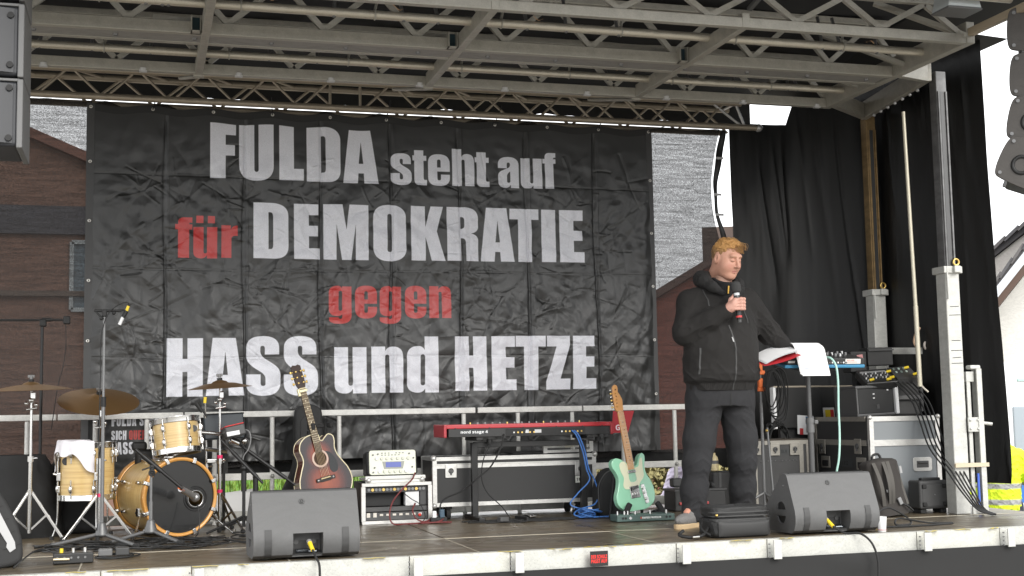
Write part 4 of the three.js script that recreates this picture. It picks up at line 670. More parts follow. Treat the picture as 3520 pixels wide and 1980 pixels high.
boomStand('black boom stand crossing behind the other boom near the gig bag', 0.755, -8.95, 0.36, [-0.16, 0.62, 0.02], [0.26, 0.30, 0.05]);
{ // sample pad
  const t = thing('sample_pad', 'dark sample pad with red edge and white sticker beside the drums', 'drum pad', [0.605, 0.665, -8.93], 0); t.rotation.set(-0.10, 0.1, 0.22);
  part('body', rbox(0.135, 0.075, 0.20, 0.012, [0, 0, 0]), mat(0.06, 0.5), t);
  part('red_edge', rbox(0.128, 0.008, 0.20, 0.003, [0, 0.040, 0]), M.red, t);
  part('sticker', box(0.085, 0.028, 0.002, [-0.02, -0.014, 0.1012], [0, 0, -0.05]), M.white, t);
  part('clamp', [rod([-0.02, -0.05, 0.02], [0.02, -0.09, 0.05], 0.018), ball(0.022, [0.05, -0.08, 0.06])], M.chrome, t);
  single('pad_cable', 'pale cable curving from the sample pad', 'cable', tube([[0.67, 0.68, -8.86], [0.70, 0.67, -8.85], [0.715, 0.62, -8.85], [0.70, 0.55, -8.86], [0.67, 0.50, -8.88], [0.665, 0.42, -8.9]], 0.004, 50, 6), mat(0.25, 0.6));
  const l = thing('music_case', 'dark blue-black case standing behind the rack tom', 'case', [0.555, 0.70, -9.12]);
  part('shell', rbox(0.265, 0.17, 0.05, 0.008, [0, 0.0, 0], [-0.15, 0, 0.03]), mat([0.02, 0.028, 0.036], 0.5), l); part('rim', rbox(0.27, 0.008, 0.056, 0.003, [0, 0.086, -0.012], [-0.15, 0, 0.03]), M.black, l);
  part('support', rod([0, -0.08, 0], [0, -0.70, 0.0], 0.011), M.blackMetal, l);
}
{ // drummer's microphone near toms
  const m = thing('tom_microphone', 'small black clip microphone with yellow plug above the rack tom', 'microphone', [0.40, 0.80, -8.86]);
  part('body', [rod([-0.04, 0.06, 0], [0.0, 0.0, 0], 0.015, 0.011), rod([0.0, 0.01, 0], [0.03, -0.03, 0], 0.006)], M.black, m); part('plug', rod([0.015, 0.06, 0], [0.018, 0.10, 0], 0.010), M.yellow, m); part('holder', rod([0.018, 0.10, 0], [0.02, -0.04, -0.02], 0.006), M.chrome, m);
  const b = thing('black_shroud', 'black drum mesh cover with a white cloth behind the bass drum', 'cover', [0.05, 0.40, -9.15]);
  part('cover', [rbox(0.16, 0.20, 0.10, 0.03, [0, 0.06, 0]), rbox(0.10, 0.06, 0.10, 0.02, [-0.05, 0.18, 0])], M.black, b); part('rag', grid(10, 14, (u, v) => [0.03 + u * 0.09 + 0.02 * v, 0.17 - v * 0.20, 0.062 + 0.012 * Math.sin(u * 7 + v * 3)]), mat([0.62, 0.58, 0.60], 0.95, 0, { side: THREE.DoubleSide }), b); part('support', rod([0, 0, 0], [0, -0.4, 0.0], 0.012), M.blackMetal, b);
}
{ // things on the floor at the left
  const bag = thing('gig_bag', 'padded black bag with pale stripe standing at the left edge', 'bag', [-0.72, 0, -7.42]); bag.rotation.z = 0.12;
  part('padding', xf(extr(splineShape([[0.105, 0.0], [0.125, 0.08], [0.115, 0.18], [0.085, 0.28], [0.04, 0.38], [-0.01, 0.46], [-0.2, 0.50], [-0.3, 0.3], [-0.3, 0.02], [-0.1, -0.008]], 60), 0.20, 0.025, [0, 0.01, -0.1], [0, 0, 0], 4), [0, 0, 0], [0, 0.25, 0]), mat(0.028, 0.8), bag);
  part('pale_stripe', xf(extr(shapeOf([[-0.02, 0.42], [0.0, 0.36], [0.05, 0.22], [0.085, 0.12], [0.085, 0.085], [0.055, 0.07], [0.04, 0.10], [0.045, 0.12], [0.01, 0.2], [-0.05, 0.34]]), 0.006, 0.002, [0, 0.0, 0.126], [0, 0, 0]), [0, 0, 0], [0, 0.25, 0]), mat(0.45, 0.8), bag);
  part('quilting', [0.1, 0.17, 0.24, 0.31].map((y) => xf(box(0.09, 0.004, 0.004, [0.07 - (y - 0.1) * 0.32, y, 0.127], [0, 0, 0.2]), [0, 0, 0], [0, 0.25, 0])), M.black, bag).userData.kind = 'stuff';
  const p = thing('effects_pedal', 'flat black effects pedal with metal switches on the floor at left', 'pedal', [-0.335, 0, -7.42], 0.05);
  part('case', rbox(0.205, 0.055, 0.12, 0.006, [0, 0.03, 0]), mat(0.02, 0.4), p);
  for (const [x, m] of [[-0.06, M.yellow], [0.0, M.chrome], [0.06, M.chrome]]) part('switch', cyl(0.009, 0.010, 0.022, [x, 0.068, 0.0], [0, 0, 0], 12), m, p);
  for (let i = 0; i < 5; i++) part('jack', cyl(0.006, 0.006, 0.006, [-0.08 + i * 0.035, 0.034, 0.062], [Math.PI / 2, 0, 0], 10), M.greyMetal, p);
  part('plug', rod([-0.10, 0.03, 0.075], [-0.02, 0.028, 0.068], 0.007), mat([0.6, 0.52, 0.36], 0.4, 0.6), p);
  const d = thing('power_adapter', 'two small grey adapter boxes on a coil of cable', 'adapter', [-0.13, 0, -7.62]);
  part('box', rbox(0.075, 0.04, 0.06, 0.008, [-0.045, 0.03, 0]), mat(0.14, 0.5), d); part('box', rbox(0.075, 0.045, 0.06, 0.008, [0.045, 0.032, 0]), mat(0.05, 0.5), d);
  part('cable_coil', [torus(0.10, 0.004, [0, 0.006, 0.02], [Math.PI / 2, 0, 0], 40, 6), torus(0.085, 0.004, [0.02, 0.013, 0.02], [Math.PI / 2 + 0.03, 0, 0], 40, 6), torus(0.11, 0.004, [0.03, 0.009, 0.01], [Math.PI / 2, 0.02, 0], 40, 6)], M.black, d);
  const bk = thing('black_bag', 'slumped black bag on the floor behind the leftmost cymbal stand', 'bag', [-0.78, 0, -9.25]);
  part('sack', grid(40, 24, (u, v) => { const a = u * tau, y = v * 0.56, w = 0.30 * (1 - 0.45 * v * v) * (1 + 0.14 * fbm(Math.cos(a) * 2, y * 5, Math.sin(a) * 2, 3)); return [Math.cos(a) * w, v > 0.99 ? 0.54 : y, Math.sin(a) * w * 0.6]; }), mat(0.012, 0.85, 0, { side: THREE.DoubleSide }), bk);
  const dc = thing('dark_case', 'tall dark soft case standing behind the floor tom', 'case', [-0.40, 0, -9.38]);
  part('shell', rbox(0.34, 0.50, 0.18, 0.05, [0, 0.25, 0], undefined, 4), mat(0.012, 0.8), dc); part('tag', box(0.045, 0.05, 0.002, [-0.14, 0.32, 0.0915]), mat([0.6, 0.6, 0.58], 0.6), dc);
}
// loose cables in front of the drums
{
  const cm = mat(0.014, 0.5);
  for (let k = 0; k < 20; k++) { const z0 = rr(-8.55, -8.0), pts = []; let x = rr(-0.62, -0.3), z = z0; const n = 8 + (k % 4); for (let i = 0; i < n; i++) { pts.push([x, 0.006 + 0.004 * (k % 3) + (i % 3 === 1 ? rr(0, 0.012) : 0), clamp(z, -8.7, -7.85)]); x += rr(0.06, 0.16); z = z0 + 0.16 * Math.sin(i * 0.9 + k) + rr(-0.05, 0.05); } single('floor_cable', 'black cable in the tangle on the floor in front of the drums', 'cable', tube(pts, rr(0.0035, 0.0052), n * 8, 6), cm, 'cables tangled in front of the drums'); }
  single('arched_cable', 'black cable arching off the floor beside the effects pedal', 'cable', tube([[-0.62, 0.006, -7.25], [-0.58, 0.04, -7.28], [-0.53, 0.075, -7.33], [-0.48, 0.082, -7.38], [-0.43, 0.06, -7.38], [-0.38, 0.035, -7.36]], 0.0045, 50, 6), cm);
  single('coiled_cable', 'loose coil of black cable right of the bass drum', 'cable', [torus(0.12, 0.0045, [0.68, 0.01, -8.45], [Math.PI / 2 + 0.04, 0, 0], 40, 6), torus(0.10, 0.0045, [0.71, 0.018, -8.44], [Math.PI / 2 - 0.05, 0.05, 0], 40, 6), torus(0.13, 0.0045, [0.70, 0.026, -8.46], [Math.PI / 2, -0.06, 0], 40, 6)], cm);
  single('drum_cable', 'thin cable hanging from the port down to the floor', 'cable', tube([[0.36, 0.21, -8.62], [0.375, 0.12, -8.58], [0.36, 0.03, -8.55], [0.34, 0.008, -8.5], [0.42, 0.008, -8.42], [0.55, 0.008, -8.45]], 0.0035, 60, 6), cm);
}
// ---------- guitars, keyboards, amplifiers, cases ----------
const grainSoft = noiseTex(256, (u, v) => clamp(0.90 + 0.07 * tnoise(u, v, 8, 4, 91) + 0.08 * tnoise(u, v, 80, 2, 95), 0, 1), 1);
const txt = (w, h, draw) => mat(1, 0.5, 0, { map: canvasTex(w, h, draw) });
const wedgePaint = mat(0.11, 0.6, 0, { metric: true, map: grainSoft, bumpMap: leatherBump, bumpScale: 0.0005 });
function wedge(label, x, z, turn, plugAt) {
  const t = thing('monitor_wedge', label, 'monitor speaker', [x, 0, z], turn, 'floor monitors at the stage front');
  const W = 0.565, prof = [[-0.06, 0.012], [-0.025, 0.03], [-0.004, 0.07], [0, 0.11], [-0.006, 0.145], [-0.02, 0.18], [-0.088, 0.335], [-0.098, 0.354], [-0.114, 0.362], [-0.148, 0.362], [-0.164, 0.354], [-0.37, 0.165], [-0.382, 0.145], [-0.378, 0.12], [-0.335, 0.02], [-0.32, 0.012]];
  const cut = [[-0.06, 0.012], [-0.05, 0.016], [-0.05, 0.03], [-0.115, 0.034], [-0.115, 0.138], [-0.004, 0.142], [-0.02, 0.18], ...prof.slice(6)];
  const seg = (p, a, b) => { const g = new THREE.ExtrudeGeometry(shapeOf(p), { depth: b - a, bevelEnabled: false }); g.rotateY(-Math.PI / 2); g.scale(-1, 1, 1); g.index && 0; return g.translate(a, 0, 0); };
  const flip = (g) => { g = g.index ? g.toNonIndexed() : g; const p = g.attributes.position.array, n = p.length / 9; for (let i = 0; i < n; i++) for (let k = 0; k < 3; k++) { const a = p[i * 9 + 3 + k]; p[i * 9 + 3 + k] = p[i * 9 + 6 + k]; p[i * 9 + 6 + k] = a; } g.computeVertexNormals(); return toCreasedNormals(g, 0.5); };
  // shape x is depth (z), so after rotateY(-90) + mirror the extrusion runs along +x and shape x along z
  const mk = (p, a, b) => { const g = new THREE.ExtrudeGeometry(shapeOf(p), { depth: b - a, bevelEnabled: false }); const q = g.attributes.position; for (let i = 0; i < q.count; i++) { const sx = q.getX(i), sy = q.getY(i), sz = q.getZ(i); q.setXYZ(i, a + sz, sy, sx); } return flip(g); };
  part('cabinet', [mk(prof, -W / 2 + 0.012, -0.075), mk(cut, -0.075, 0.085), mk(prof, 0.085, W / 2 - 0.012)], wedgePaint, t);
  for (const s of [-1, 1]) { // end cheeks with a round hand hole
    const sh = shapeOf(prof.map(([a, b]) => [a, b])); for (const [cy, a0, a1] of [[0.138, 0.15, Math.PI - 0.15], [0.118, Math.PI + 0.15, tau - 0.15]]) { const hp = new THREE.Path(); hp.absarc(-0.178, cy, 0.056, a0, a1, false); hp.closePath(); sh.holes.push(hp); }
    const g = new THREE.ExtrudeGeometry(sh, { depth: 0.012, bevelEnabled: false, curveSegments: 16 }), q = g.attributes.position; for (let i = 0; i < q.count; i++) { const sx = q.getX(i), sy = q.getY(i), sz = q.getZ(i); q.setXYZ(i, s * (W / 2) - (s > 0 ? 0.012 : 0) + sz, sy, sx); } 
    const ck = part('end_cheek', flip(g), wedgePaint, t);
    part('hand_hole', cyl(0.062, 0.062, 0.006, [s * (W / 2 - 0.0135), 0.128, -0.178], [0, 0, Math.PI / 2], 28), M.black, ck);
    part('cheek_screw', ball(0.006, [s * W / 2, 0.29, -0.14]), M.greyMetal, ck);
  }
  for (const s of [-1, 1]) part('rubber_strip', grid(4, 14, (u, v) => { const k = Math.min(prof.length - 2, Math.floor(v * 4.6)), f = v * 4.6 - k, a = prof[k], b = prof[k + 1]; return [s * 0.205 - 0.018 + u * 0.036, a[1] + (b[1] - a[1]) * f + 0.0, a[0] + (b[0] - a[0]) * f + 0.0045]; }), mat(0.045, 0.6, 0, { side: THREE.DoubleSide }), t);
  part('top_grille', box(W - 0.06, 0.006, 0.034, [0, 0.3625, -0.131]), M.black, t);
  part('pole_socket', [torus(0.012, 0.004, [-0.02, 0.305, -0.073], [-0.42, 0, 0], 16, 6), ball(0.009, [-0.02, 0.304, -0.076])], M.darkSteel, t);
  const r = part('connector_panel', [box(0.15, 0.006, 0.075, [0.005, 0.036, -0.075], [0.15, 0, 0]), box(0.14, 0.05, 0.004, [0.005, 0.07, -0.112])], mat(0.02, 0.4), t);
  part('printed_label', xf(new THREE.PlaneGeometry(0.12, 0.05), [0.005, 0.044, -0.064], [-1.42 + 0.15, 0, 0]), txt(256, 100, (c) => { c.fillStyle = '#15171a'; c.fillRect(0, 0, 256, 100); c.fillStyle = '#cfd6dc'; c.font = 'bold 22px sans-serif'; c.fillText('L-ACOUSTICS', 16, 40); c.font = '14px sans-serif'; c.fillText('max 8 ohm  X15', 16, 66); c.fillRect(150, 54, 90, 26); }), r);
  for (const xx of [-0.045, 0.05]) part('socket', cyl(0.013, 0.013, 0.006, [xx, 0.088, -0.109], [Math.PI / 2, 0, 0], 16), mat(0.08, 0.4), r);
  return t;
}
wedge('grey floor monitor in front of the acoustic guitar', 0.862, -7.0, 0.03);
wedge('grey floor monitor at right with its side handle showing', 4.02, -7.0, 0.0);
for (const [x, label, pts] of [[0.885, 'black speaker cable with yellow plug on the left monitor', [[0.888, 0.052, -6.985], [0.895, 0.02, -6.90], [0.90, -0.01, -6.815], [0.90, -0.10, -6.80], [0.895, -0.25, -6.80]]], [3.965, 'black speaker cable with yellow plug on the right monitor', [[3.975, 0.05, -6.985], [4.02, 0.015, -6.93], [4.08, 0.014, -6.86], [4.12, -0.03, -6.815], [4.15, -0.12, -6.80], [4.15, -0.3, -6.80]]]]) {
  const c = thing('speaker_cable', label, 'cable', [0, 0, 0], 0, 'speaker cables of the monitors'); part('wire', tube(pts, 0.0065, 60, 8), M.rubber, c); part('plug', rod([pts[0][0] - 0.010, pts[0][1] + 0.035, pts[0][2] - 0.055], pts[0], 0.0125, 0.011), M.yellow, c); part('ring', rod([pts[0][0] - 0.012, pts[0][1] + 0.042, pts[0][2] - 0.067], [pts[0][0] - 0.010, pts[0][1] + 0.033, pts[0][2] - 0.052], 0.0145), mat(0.5, 0.35, 0.5), c);
}
// --- acoustic guitar
{
  const t = thing('acoustic_guitar', 'sunburst acoustic cutaway guitar on a stand', 'guitar', [1.225, 0.335, -8.93]); t.rotation.set(-0.14, 0.30, 0.215, 'YXZ'); t.scale.setScalar(0.96);
  // local frame: bridge at origin, y along the neck, z out of the top
  const out = [[0, -0.165], [0.09, -0.160], [0.165, -0.125], [0.203, -0.05], [0.195, 0.03], [0.16, 0.10], [0.135, 0.155], [0.13, 0.20], [0.142, 0.25], [0.138, 0.285], [0.108, 0.303], [0.075, 0.285], [0.05, 0.268], [0.034, 0.275], [0.03, 0.315], [0.0, 0.325], [-0.06, 0.322], [-0.115, 0.29], [-0.138, 0.24], [-0.130, 0.185], [-0.133, 0.15], [-0.165, 0.09], [-0.198, 0.02], [-0.203, -0.05], [-0.165, -0.125], [-0.09, -0.160]];
  const body = splineShape(out, 160);
  const sideM = pmat([0.10, 0.025, 0.012], 0.25, 0, { clearcoat: 0.5 });
  part('body', extr(body, 0.10, 0, [0, 0, -0.105]), sideM, t);
  const burst = canvasTex(512, 640, (c, w, h) => {
    c.fillStyle = '#1d0806'; c.fillRect(0, 0, w, h);
    for (const [cx, cy, r0, s] of [[256, 450, 190, 1.05], [256, 190, 120, 1]]) { const g = c.createRadialGradient(cx, cy, 8, cx, cy, r0 * s + 30); g.addColorStop(0, 'rgba(150,66,20,1)'); g.addColorStop(0.5, 'rgba(122,46,14,0.95)'); g.addColorStop(0.8, 'rgba(72,22,9,0.75)'); g.addColorStop(1, 'rgba(40,12,8,0)'); c.fillStyle = g; c.fillRect(0, 0, w, h); }
    for (let i = 0; i < 130; i++) { c.strokeStyle = `rgba(30,8,0,${rr(0.05, 0.16)})`; c.lineWidth = rr(0.5, 1.6); const x = rr(0, w); c.beginPath(); c.moveTo(x, 0); c.lineTo(x + rr(-4, 4), h); c.stroke(); }
  });
  const tg = new THREE.ShapeGeometry(body, 1); { const p = tg.attributes.position, uv = tg.attributes.uv; for (let i = 0; i < p.count; i++) uv.setXY(i, (p.getX(i) + 0.205) / 0.41, (p.getY(i) + 0.17) / 0.50); } tg.translate(0, 0, -0.0035); tg.userData.keepUV = true;
  part('top', tg, pmat(1, 0.22, 0, { map: burst, clearcoat: 0.5 }), t);
  const bp = new THREE.CatmullRomCurve3(out.map(([x, y]) => V(x, y, 0)), true, 'centripetal');
  const bindM = mat([0.78, 0.70, 0.48], 0.4);
  part('binding', new THREE.TubeGeometry(bp, 160, 0.0042, 6, true).translate(0, 0, -0.004), bindM, t); part('binding', new THREE.TubeGeometry(bp, 160, 0.003, 6, true).translate(0, 0, -0.106), bindM, t);
  part('sound_hole', cyl(0.049, 0.049, 0.0015, [0, 0.148, -0.002], [Math.PI / 2, 0, 0], 36), mat([0.05, 0.025, 0.012], 0.8), t);
  part('rosette', xf(new THREE.RingGeometry(0.049, 0.063, 40), [0, 0.148, -0.0012]), mat([0.55, 0.40, 0.32], 0.4), t);
  part('pickguard', extr(splineShape([[0.045, 0.19], [0.085, 0.175], [0.115, 0.12], [0.122, 0.07], [0.105, 0.035], [0.075, 0.03], [0.055, 0.055], [0.058, 0.09], [0.066, 0.13], [0.058, 0.17]], 50), 0.0016, 0, [0, 0, -0.003]), mat(0.012, 0.2), t);
  const br = part('bridge', [rbox(0.15, 0.026, 0.010, 0.004, [0, 0, 0.002]), rbox(0.08, 0.034, 0.010, 0.004, [0, 0, 0.002])], mat([0.02, 0.014, 0.01], 0.4), t); part('saddle', rbox(0.075, 0.006, 0.014, 0.002, [0, 0.006, 0.004]), mat([0.75, 0.62, 0.35], 0.4), br);
  for (const s of [-1, 1]) part('bridge_dot', ball(0.006, [s * 0.06, 0, 0.006]), mat(0.6, 0.3), br);
  part('neck', [bar([0, 0.19, 0.0035], [0, 0.66, 0.0035], 0.050, 0.007, [0, 0, 1]), xf(new THREE.CylinderGeometry(0.024, 0.026, 0.36, 16, 1, false, 0, Math.PI), [0, 0.49, -0.002], [0, Math.PI / 2, 0], [0.8, 1, 1])], mat([0.045, 0.028, 0.018], 0.4), t);
  part('frets', Array.from({ length: 17 }, (_, i) => box(0.0505, 0.0022, 0.0024, [0, 0.655 - 0.62 * (1 - Math.pow(2, -(i + 1) / 12)), 0.0078])), mat([0.6, 0.55, 0.42], 0.3, 0.8), t).userData.kind = 'stuff';
  for (const i of [3, 5, 7, 9, 12]) part('fret_dot', cyl(0.005, 0.005, 0.0012, [0, 0.655 - 0.62 * (1 - Math.pow(2, -(i - 0.5) / 12)), 0.0074], [Math.PI / 2, 0, 0], 10), mat([0.7, 0.65, 0.5], 0.4), t);
  part('strings', [-1, -0.6, -0.2, 0.2, 0.6, 1].map((k) => rod([k * 0.029, 0.0, 0.010], [k * 0.019, 0.66, 0.0095], 0.0008, 0.0008, 5)), mat([0.65, 0.5, 0.3], 0.3, 0.9), t).userData.kind = 'stuff';
  part('nut', rbox(0.048, 0.008, 0.012, 0.002, [0, 0.664, 0.005]), mat([0.75, 0.65, 0.42], 0.4), t);
  part('capo', [rbox(0.062, 0.02, 0.014, 0.004, [0, 0.645, 0.014]), rbox(0.02, 0.055, 0.02, 0.006, [-0.032, 0.638, 0.002])], mat([0.75, 0.68, 0.45], 0.35, 0.5), t);
  const hd = part('headstock', extr(shapeOf([[-0.026, 0], [0.026, 0], [0.037, 0.03], [0.037, 0.16], [0.02, 0.172], [0, 0.166], [-0.02, 0.172], [-0.037, 0.16], [-0.037, 0.03]]), 0.014, 0.0015, [0, 0.668, -0.006], [-0.1, 0, 0]), mat([0.035, 0.016, 0.010], 0.3), t);
  for (const s of [-1, 1]) for (let k = 0; k < 3; k++) part('tuner', [ball(0.0085, [s * 0.052, 0.705 + k * 0.042, -0.004], [1, 1.4, 0.6]), rod([s * 0.037, 0.705 + k * 0.042, -0.002], [s * 0.05, 0.705 + k * 0.042, -0.004], 0.003), cyl(0.005, 0.005, 0.014, [s * 0.02, 0.705 + k * 0.042, 0.010], [Math.PI / 2, 0, 0], 10)], M.gold, hd);
  const st = thing('guitar_stand', 'black stand with padded yoke holding the acoustic guitar', 'guitar stand', [1.19, 0, -9.05], 0.3);
  part('upright', [rod([0, 0, 0], [-0.06, 0.66, -0.03], 0.012)], M.blackMetal, st); part('yoke', [rbox(0.11, 0.03, 0.03, 0.012, [-0.02, 0.69, 0.02], [0, 0, 0.1]), rbox(0.03, 0.05, 0.09, 0.012, [-0.075, 0.69, 0.05]), rbox(0.025, 0.04, 0.07, 0.012, [0.06, 0.70, 0.06])], M.rubber, st);
  part('lower_arm', [rod([0, 0.09, 0], [-0.13, 0.10, 0.16], 0.010), rod([0, 0.09, 0], [0.15, 0.10, 0.16], 0.010), rod([0, 0.12, 0], [-0.16, 0.006, 0.12], 0.010), rod([0, 0.12, 0], [0.16, 0.006, 0.12], 0.010), rod([0, 0.12, 0], [0, 0.006, -0.22], 0.010)], M.blackMetal, st);
  const gb = thing('guitar_gig_bag', 'tall black guitar bag standing behind the acoustic guitar', 'bag', [1.16, 0, -9.5]); gb.rotation.z = -0.02;
  part('padded_shell', xf(extr(splineShape([[-0.19, 0.0], [-0.185, 0.18], [-0.12, 0.34], [-0.10, 0.42], [-0.098, 0.72], [-0.085, 0.80], [0, 0.835], [0.085, 0.80], [0.098, 0.72], [0.10, 0.42], [0.12, 0.34], [0.185, 0.18], [0.19, 0.0], [0, -0.012]], 90), 0.09, 0.02, [0, 0.015, -0.045], [0, 0, 0], 3), [0, 0, 0]), mat(0.022, 0.75), gb);
  part('zip', new THREE.TubeGeometry(new THREE.CatmullRomCurve3([[-0.1, 0.42], [-0.098, 0.72], [-0.083, 0.79], [0, 0.823], [0.083, 0.79], [0.098, 0.72], [0.1, 0.42]].map(([x, y]) => V(x, y + 0.015, 0.035))), 50, 0.004, 6), M.black, gb);
  part('front_pocket', xf(extr(roundRectShape(0.12, 0.40, 0.04), 0.018, 0.006, [0, 0.56, 0.048]), [0, 0, 0]), mat(0.026, 0.75), gb);
}
// --- electric guitar
{
  const t = thing('electric_guitar', 'mint green electric guitar with maple neck on a low stand', 'guitar', [3.335, 0.20, -8.56]); t.rotation.set(-0.13, 0.16, 0.115, 'YXZ');
  // origin at the bridge
  const out = [[0.0, -0.135], [0.08, -0.13], [0.14, -0.09], [0.158, -0.02], [0.145, 0.05], [0.118, 0.11], [0.115, 0.16], [0.128, 0.205], [0.13, 0.235], [0.112, 0.252], [0.085, 0.235], [0.064, 0.195], [0.045, 0.172], [0.028, 0.175], [-0.028, 0.205], [-0.07, 0.235], [-0.11, 0.245], [-0.14, 0.225], [-0.145, 0.19], [-0.122, 0.14], [-0.112, 0.10], [-0.128, 0.04], [-0.155, -0.02], [-0.150, -0.08], [-0.09, -0.128]];
  const mint = pmat([0.30, 0.62, 0.42], 0.28, 0, { clearcoat: 0.6 });
  part('body', extr(splineShape(out, 150), 0.040, 0.005, [0, 0, -0.045], [0, 0, 0], 3), mint, t);
  part('pickguard', extr(splineShape([[-0.025, 0.07], [-0.025, 0.19], [-0.055, 0.215], [-0.085, 0.20], [-0.085, 0.15], [-0.07, 0.10], [-0.085, 0.05], [-0.075, 0.025], [-0.035, 0.02], [0.0, 0.03], [0.035, 0.028], [0.05, 0.05], [0.09, 0.09], [0.095, 0.15], [0.10, 0.22], [0.085, 0.215], [0.062, 0.165], [0.03, 0.155], [0.025, 0.07]], 90), 0.002, 0, [0, 0, 0.0005]), mat([0.72, 0.72, 0.52], 0.4), t);
  const br = part('bridge', [rbox(0.075, 0.085, 0.006, 0.003, [-0.004, -0.006, 0.003]), ...[-1, 0, 1].map((k) => rbox(0.016, 0.02, 0.012, 0.004, [k * 0.019 - 0.004, -0.02, 0.008]))], M.chrome, t); part('pickup', rbox(0.068, 0.022, 0.012, 0.005, [-0.004, 0.022, 0.006], [0, 0, 0.18]), M.black, br);
  part('neck_pickup', rbox(0.065, 0.018, 0.012, 0.006, [0, 0.135, 0.006]), M.chrome, t);
  const cp = part('control_plate', rbox(0.030, 0.135, 0.004, 0.002, [0.072, -0.03, 0.003], [0, 0, 0.12]), M.chrome, t); for (const [x, y] of [[0.07, 0.0], [0.076, -0.045], [0.066, 0.03]]) part('knob', cyl(0.009, 0.010, 0.016, [x, y - 0.02, 0.012], [Math.PI / 2, 0, 0], 16), M.chrome, cp);
  const mp = pmat([0.66, 0.33, 0.12], 0.35, 0, { clearcoat: 0.4 });
  part('neck', [bar([0, 0.15, 0.004], [0, 0.56, 0.006], 0.048, 0.012, [0, 0, 1], 0.003), xf(new THREE.CylinderGeometry(0.021, 0.026, 0.36, 14, 1, false, Math.PI, Math.PI), [0, 0.38, 0.0], [0, -Math.PI / 2, 0], [0.8, 1, 1])], mp, t);
  part('frets', Array.from({ length: 21 }, (_, i) => box(0.0485, 0.0022, 0.0024, [0, 0.56 - 0.56 * (1 - Math.pow(2, -(i + 1) / 12)), 0.0122])), mat([0.7, 0.55, 0.3], 0.3, 0.8), t).userData.kind = 'stuff';
  for (const i of [3, 5, 7, 9, 12, 15, 17]) part('fret_dot', cyl(0.0045, 0.0045, 0.001, [0, 0.56 - 0.56 * (1 - Math.pow(2, -(i - 0.5) / 12)), 0.0118], [Math.PI / 2, 0, 0], 10), mat([0.16, 0.08, 0.03], 0.5), t);
  part('strings', [-1, -0.6, -0.2, 0.2, 0.6, 1].map((k) => rod([k * 0.026, -0.02, 0.015], [k * 0.018, 0.57, 0.014], 0.0007, 0.0007, 5)), mat(0.6, 0.3, 0.9), t).userData.kind = 'stuff';
  const hd = part('headstock', extr(splineShape([[-0.021, 0.0], [-0.036, 0.018], [-0.036, 0.05], [-0.030, 0.15], [-0.024, 0.178], [-0.006, 0.192], [0.012, 0.182], [0.014, 0.16], [0.010, 0.14], [0.022, 0.115], [0.032, 0.08], [0.028, 0.04], [0.021, 0.0]], 60), 0.013, 0.0015, [0, 0.563, -0.004], [-0.02, 0, 0]), mp, t);
  for (let k = 0; k < 6; k++) part('tuner', [ball(0.008, [-0.052 + k * 0.002, 0.60 + k * 0.024, -0.002], [1.1, 1.0, 0.6]), rod([-0.036 + k * 0.002, 0.60 + k * 0.024, 0], [-0.05, 0.60 + k * 0.024, -0.002], 0.0028), cyl(0.004, 0.004, 0.012, [-0.022 + k * 0.002, 0.60 + k * 0.024, 0.013], [Math.PI / 2, 0, 0], 8)], k % 2 ? M.chrome : M.gold, hd);
  const st = thing('guitar_stand', 'low black folding stand under the mint guitar', 'guitar stand', [3.33, 0, -8.62], 0.16);
  part('frame', [rod([-0.11, 0.06, 0.10], [-0.12, 0.012, -0.10], 0.011), rod([0.14, 0.06, 0.10], [0.14, 0.012, -0.10], 0.011), rod([-0.12, 0.012, -0.1], [0.14, 0.012, -0.1], 0.011), rod([-0.12, 0.012, -0.1], [-0.10, 0.30, -0.06], 0.011), rod([0.14, 0.012, -0.1], [0.12, 0.30, -0.06], 0.011)], M.blackMetal, st);
  for (const [x, r] of [[-0.10, -0.5], [0.16, 0.6]]) part('cradle_pad', [rbox(0.04, 0.085, 0.03, 0.012, [x, 0.085, 0.115], [0, 0, r]), rbox(0.07, 0.03, 0.09, 0.012, [x, 0.045, 0.08], [0, 0, r * 0.4])], M.rubber, st);
  const bag = thing('rounded_bag', 'rounded black bag standing behind the mint guitar', 'bag', [3.29, 0, -8.95]); bag.scale.set(0.72, 0.9, 1);
  part('shell', xf(extr(splineShape([[-0.15, 0], [-0.16, 0.12], [-0.14, 0.26], [-0.06, 0.35], [0.05, 0.36], [0.14, 0.28], [0.16, 0.12], [0.15, 0]], 60), 0.09, 0.03, [0, 0.02, -0.05], [0, 0, 0], 3), [0, 0, 0]), mat(0.02, 0.8), bag); part('zip', new THREE.TubeGeometry(new THREE.CatmullRomCurve3([[-0.15, 0.05], [-0.145, 0.24], [-0.06, 0.335], [0.05, 0.345], [0.13, 0.27], [0.15, 0.05]].map(([x, y]) => V(x, y + 0.02, 0.066))), 40, 0.004, 6), M.darkSteel, bag);
}
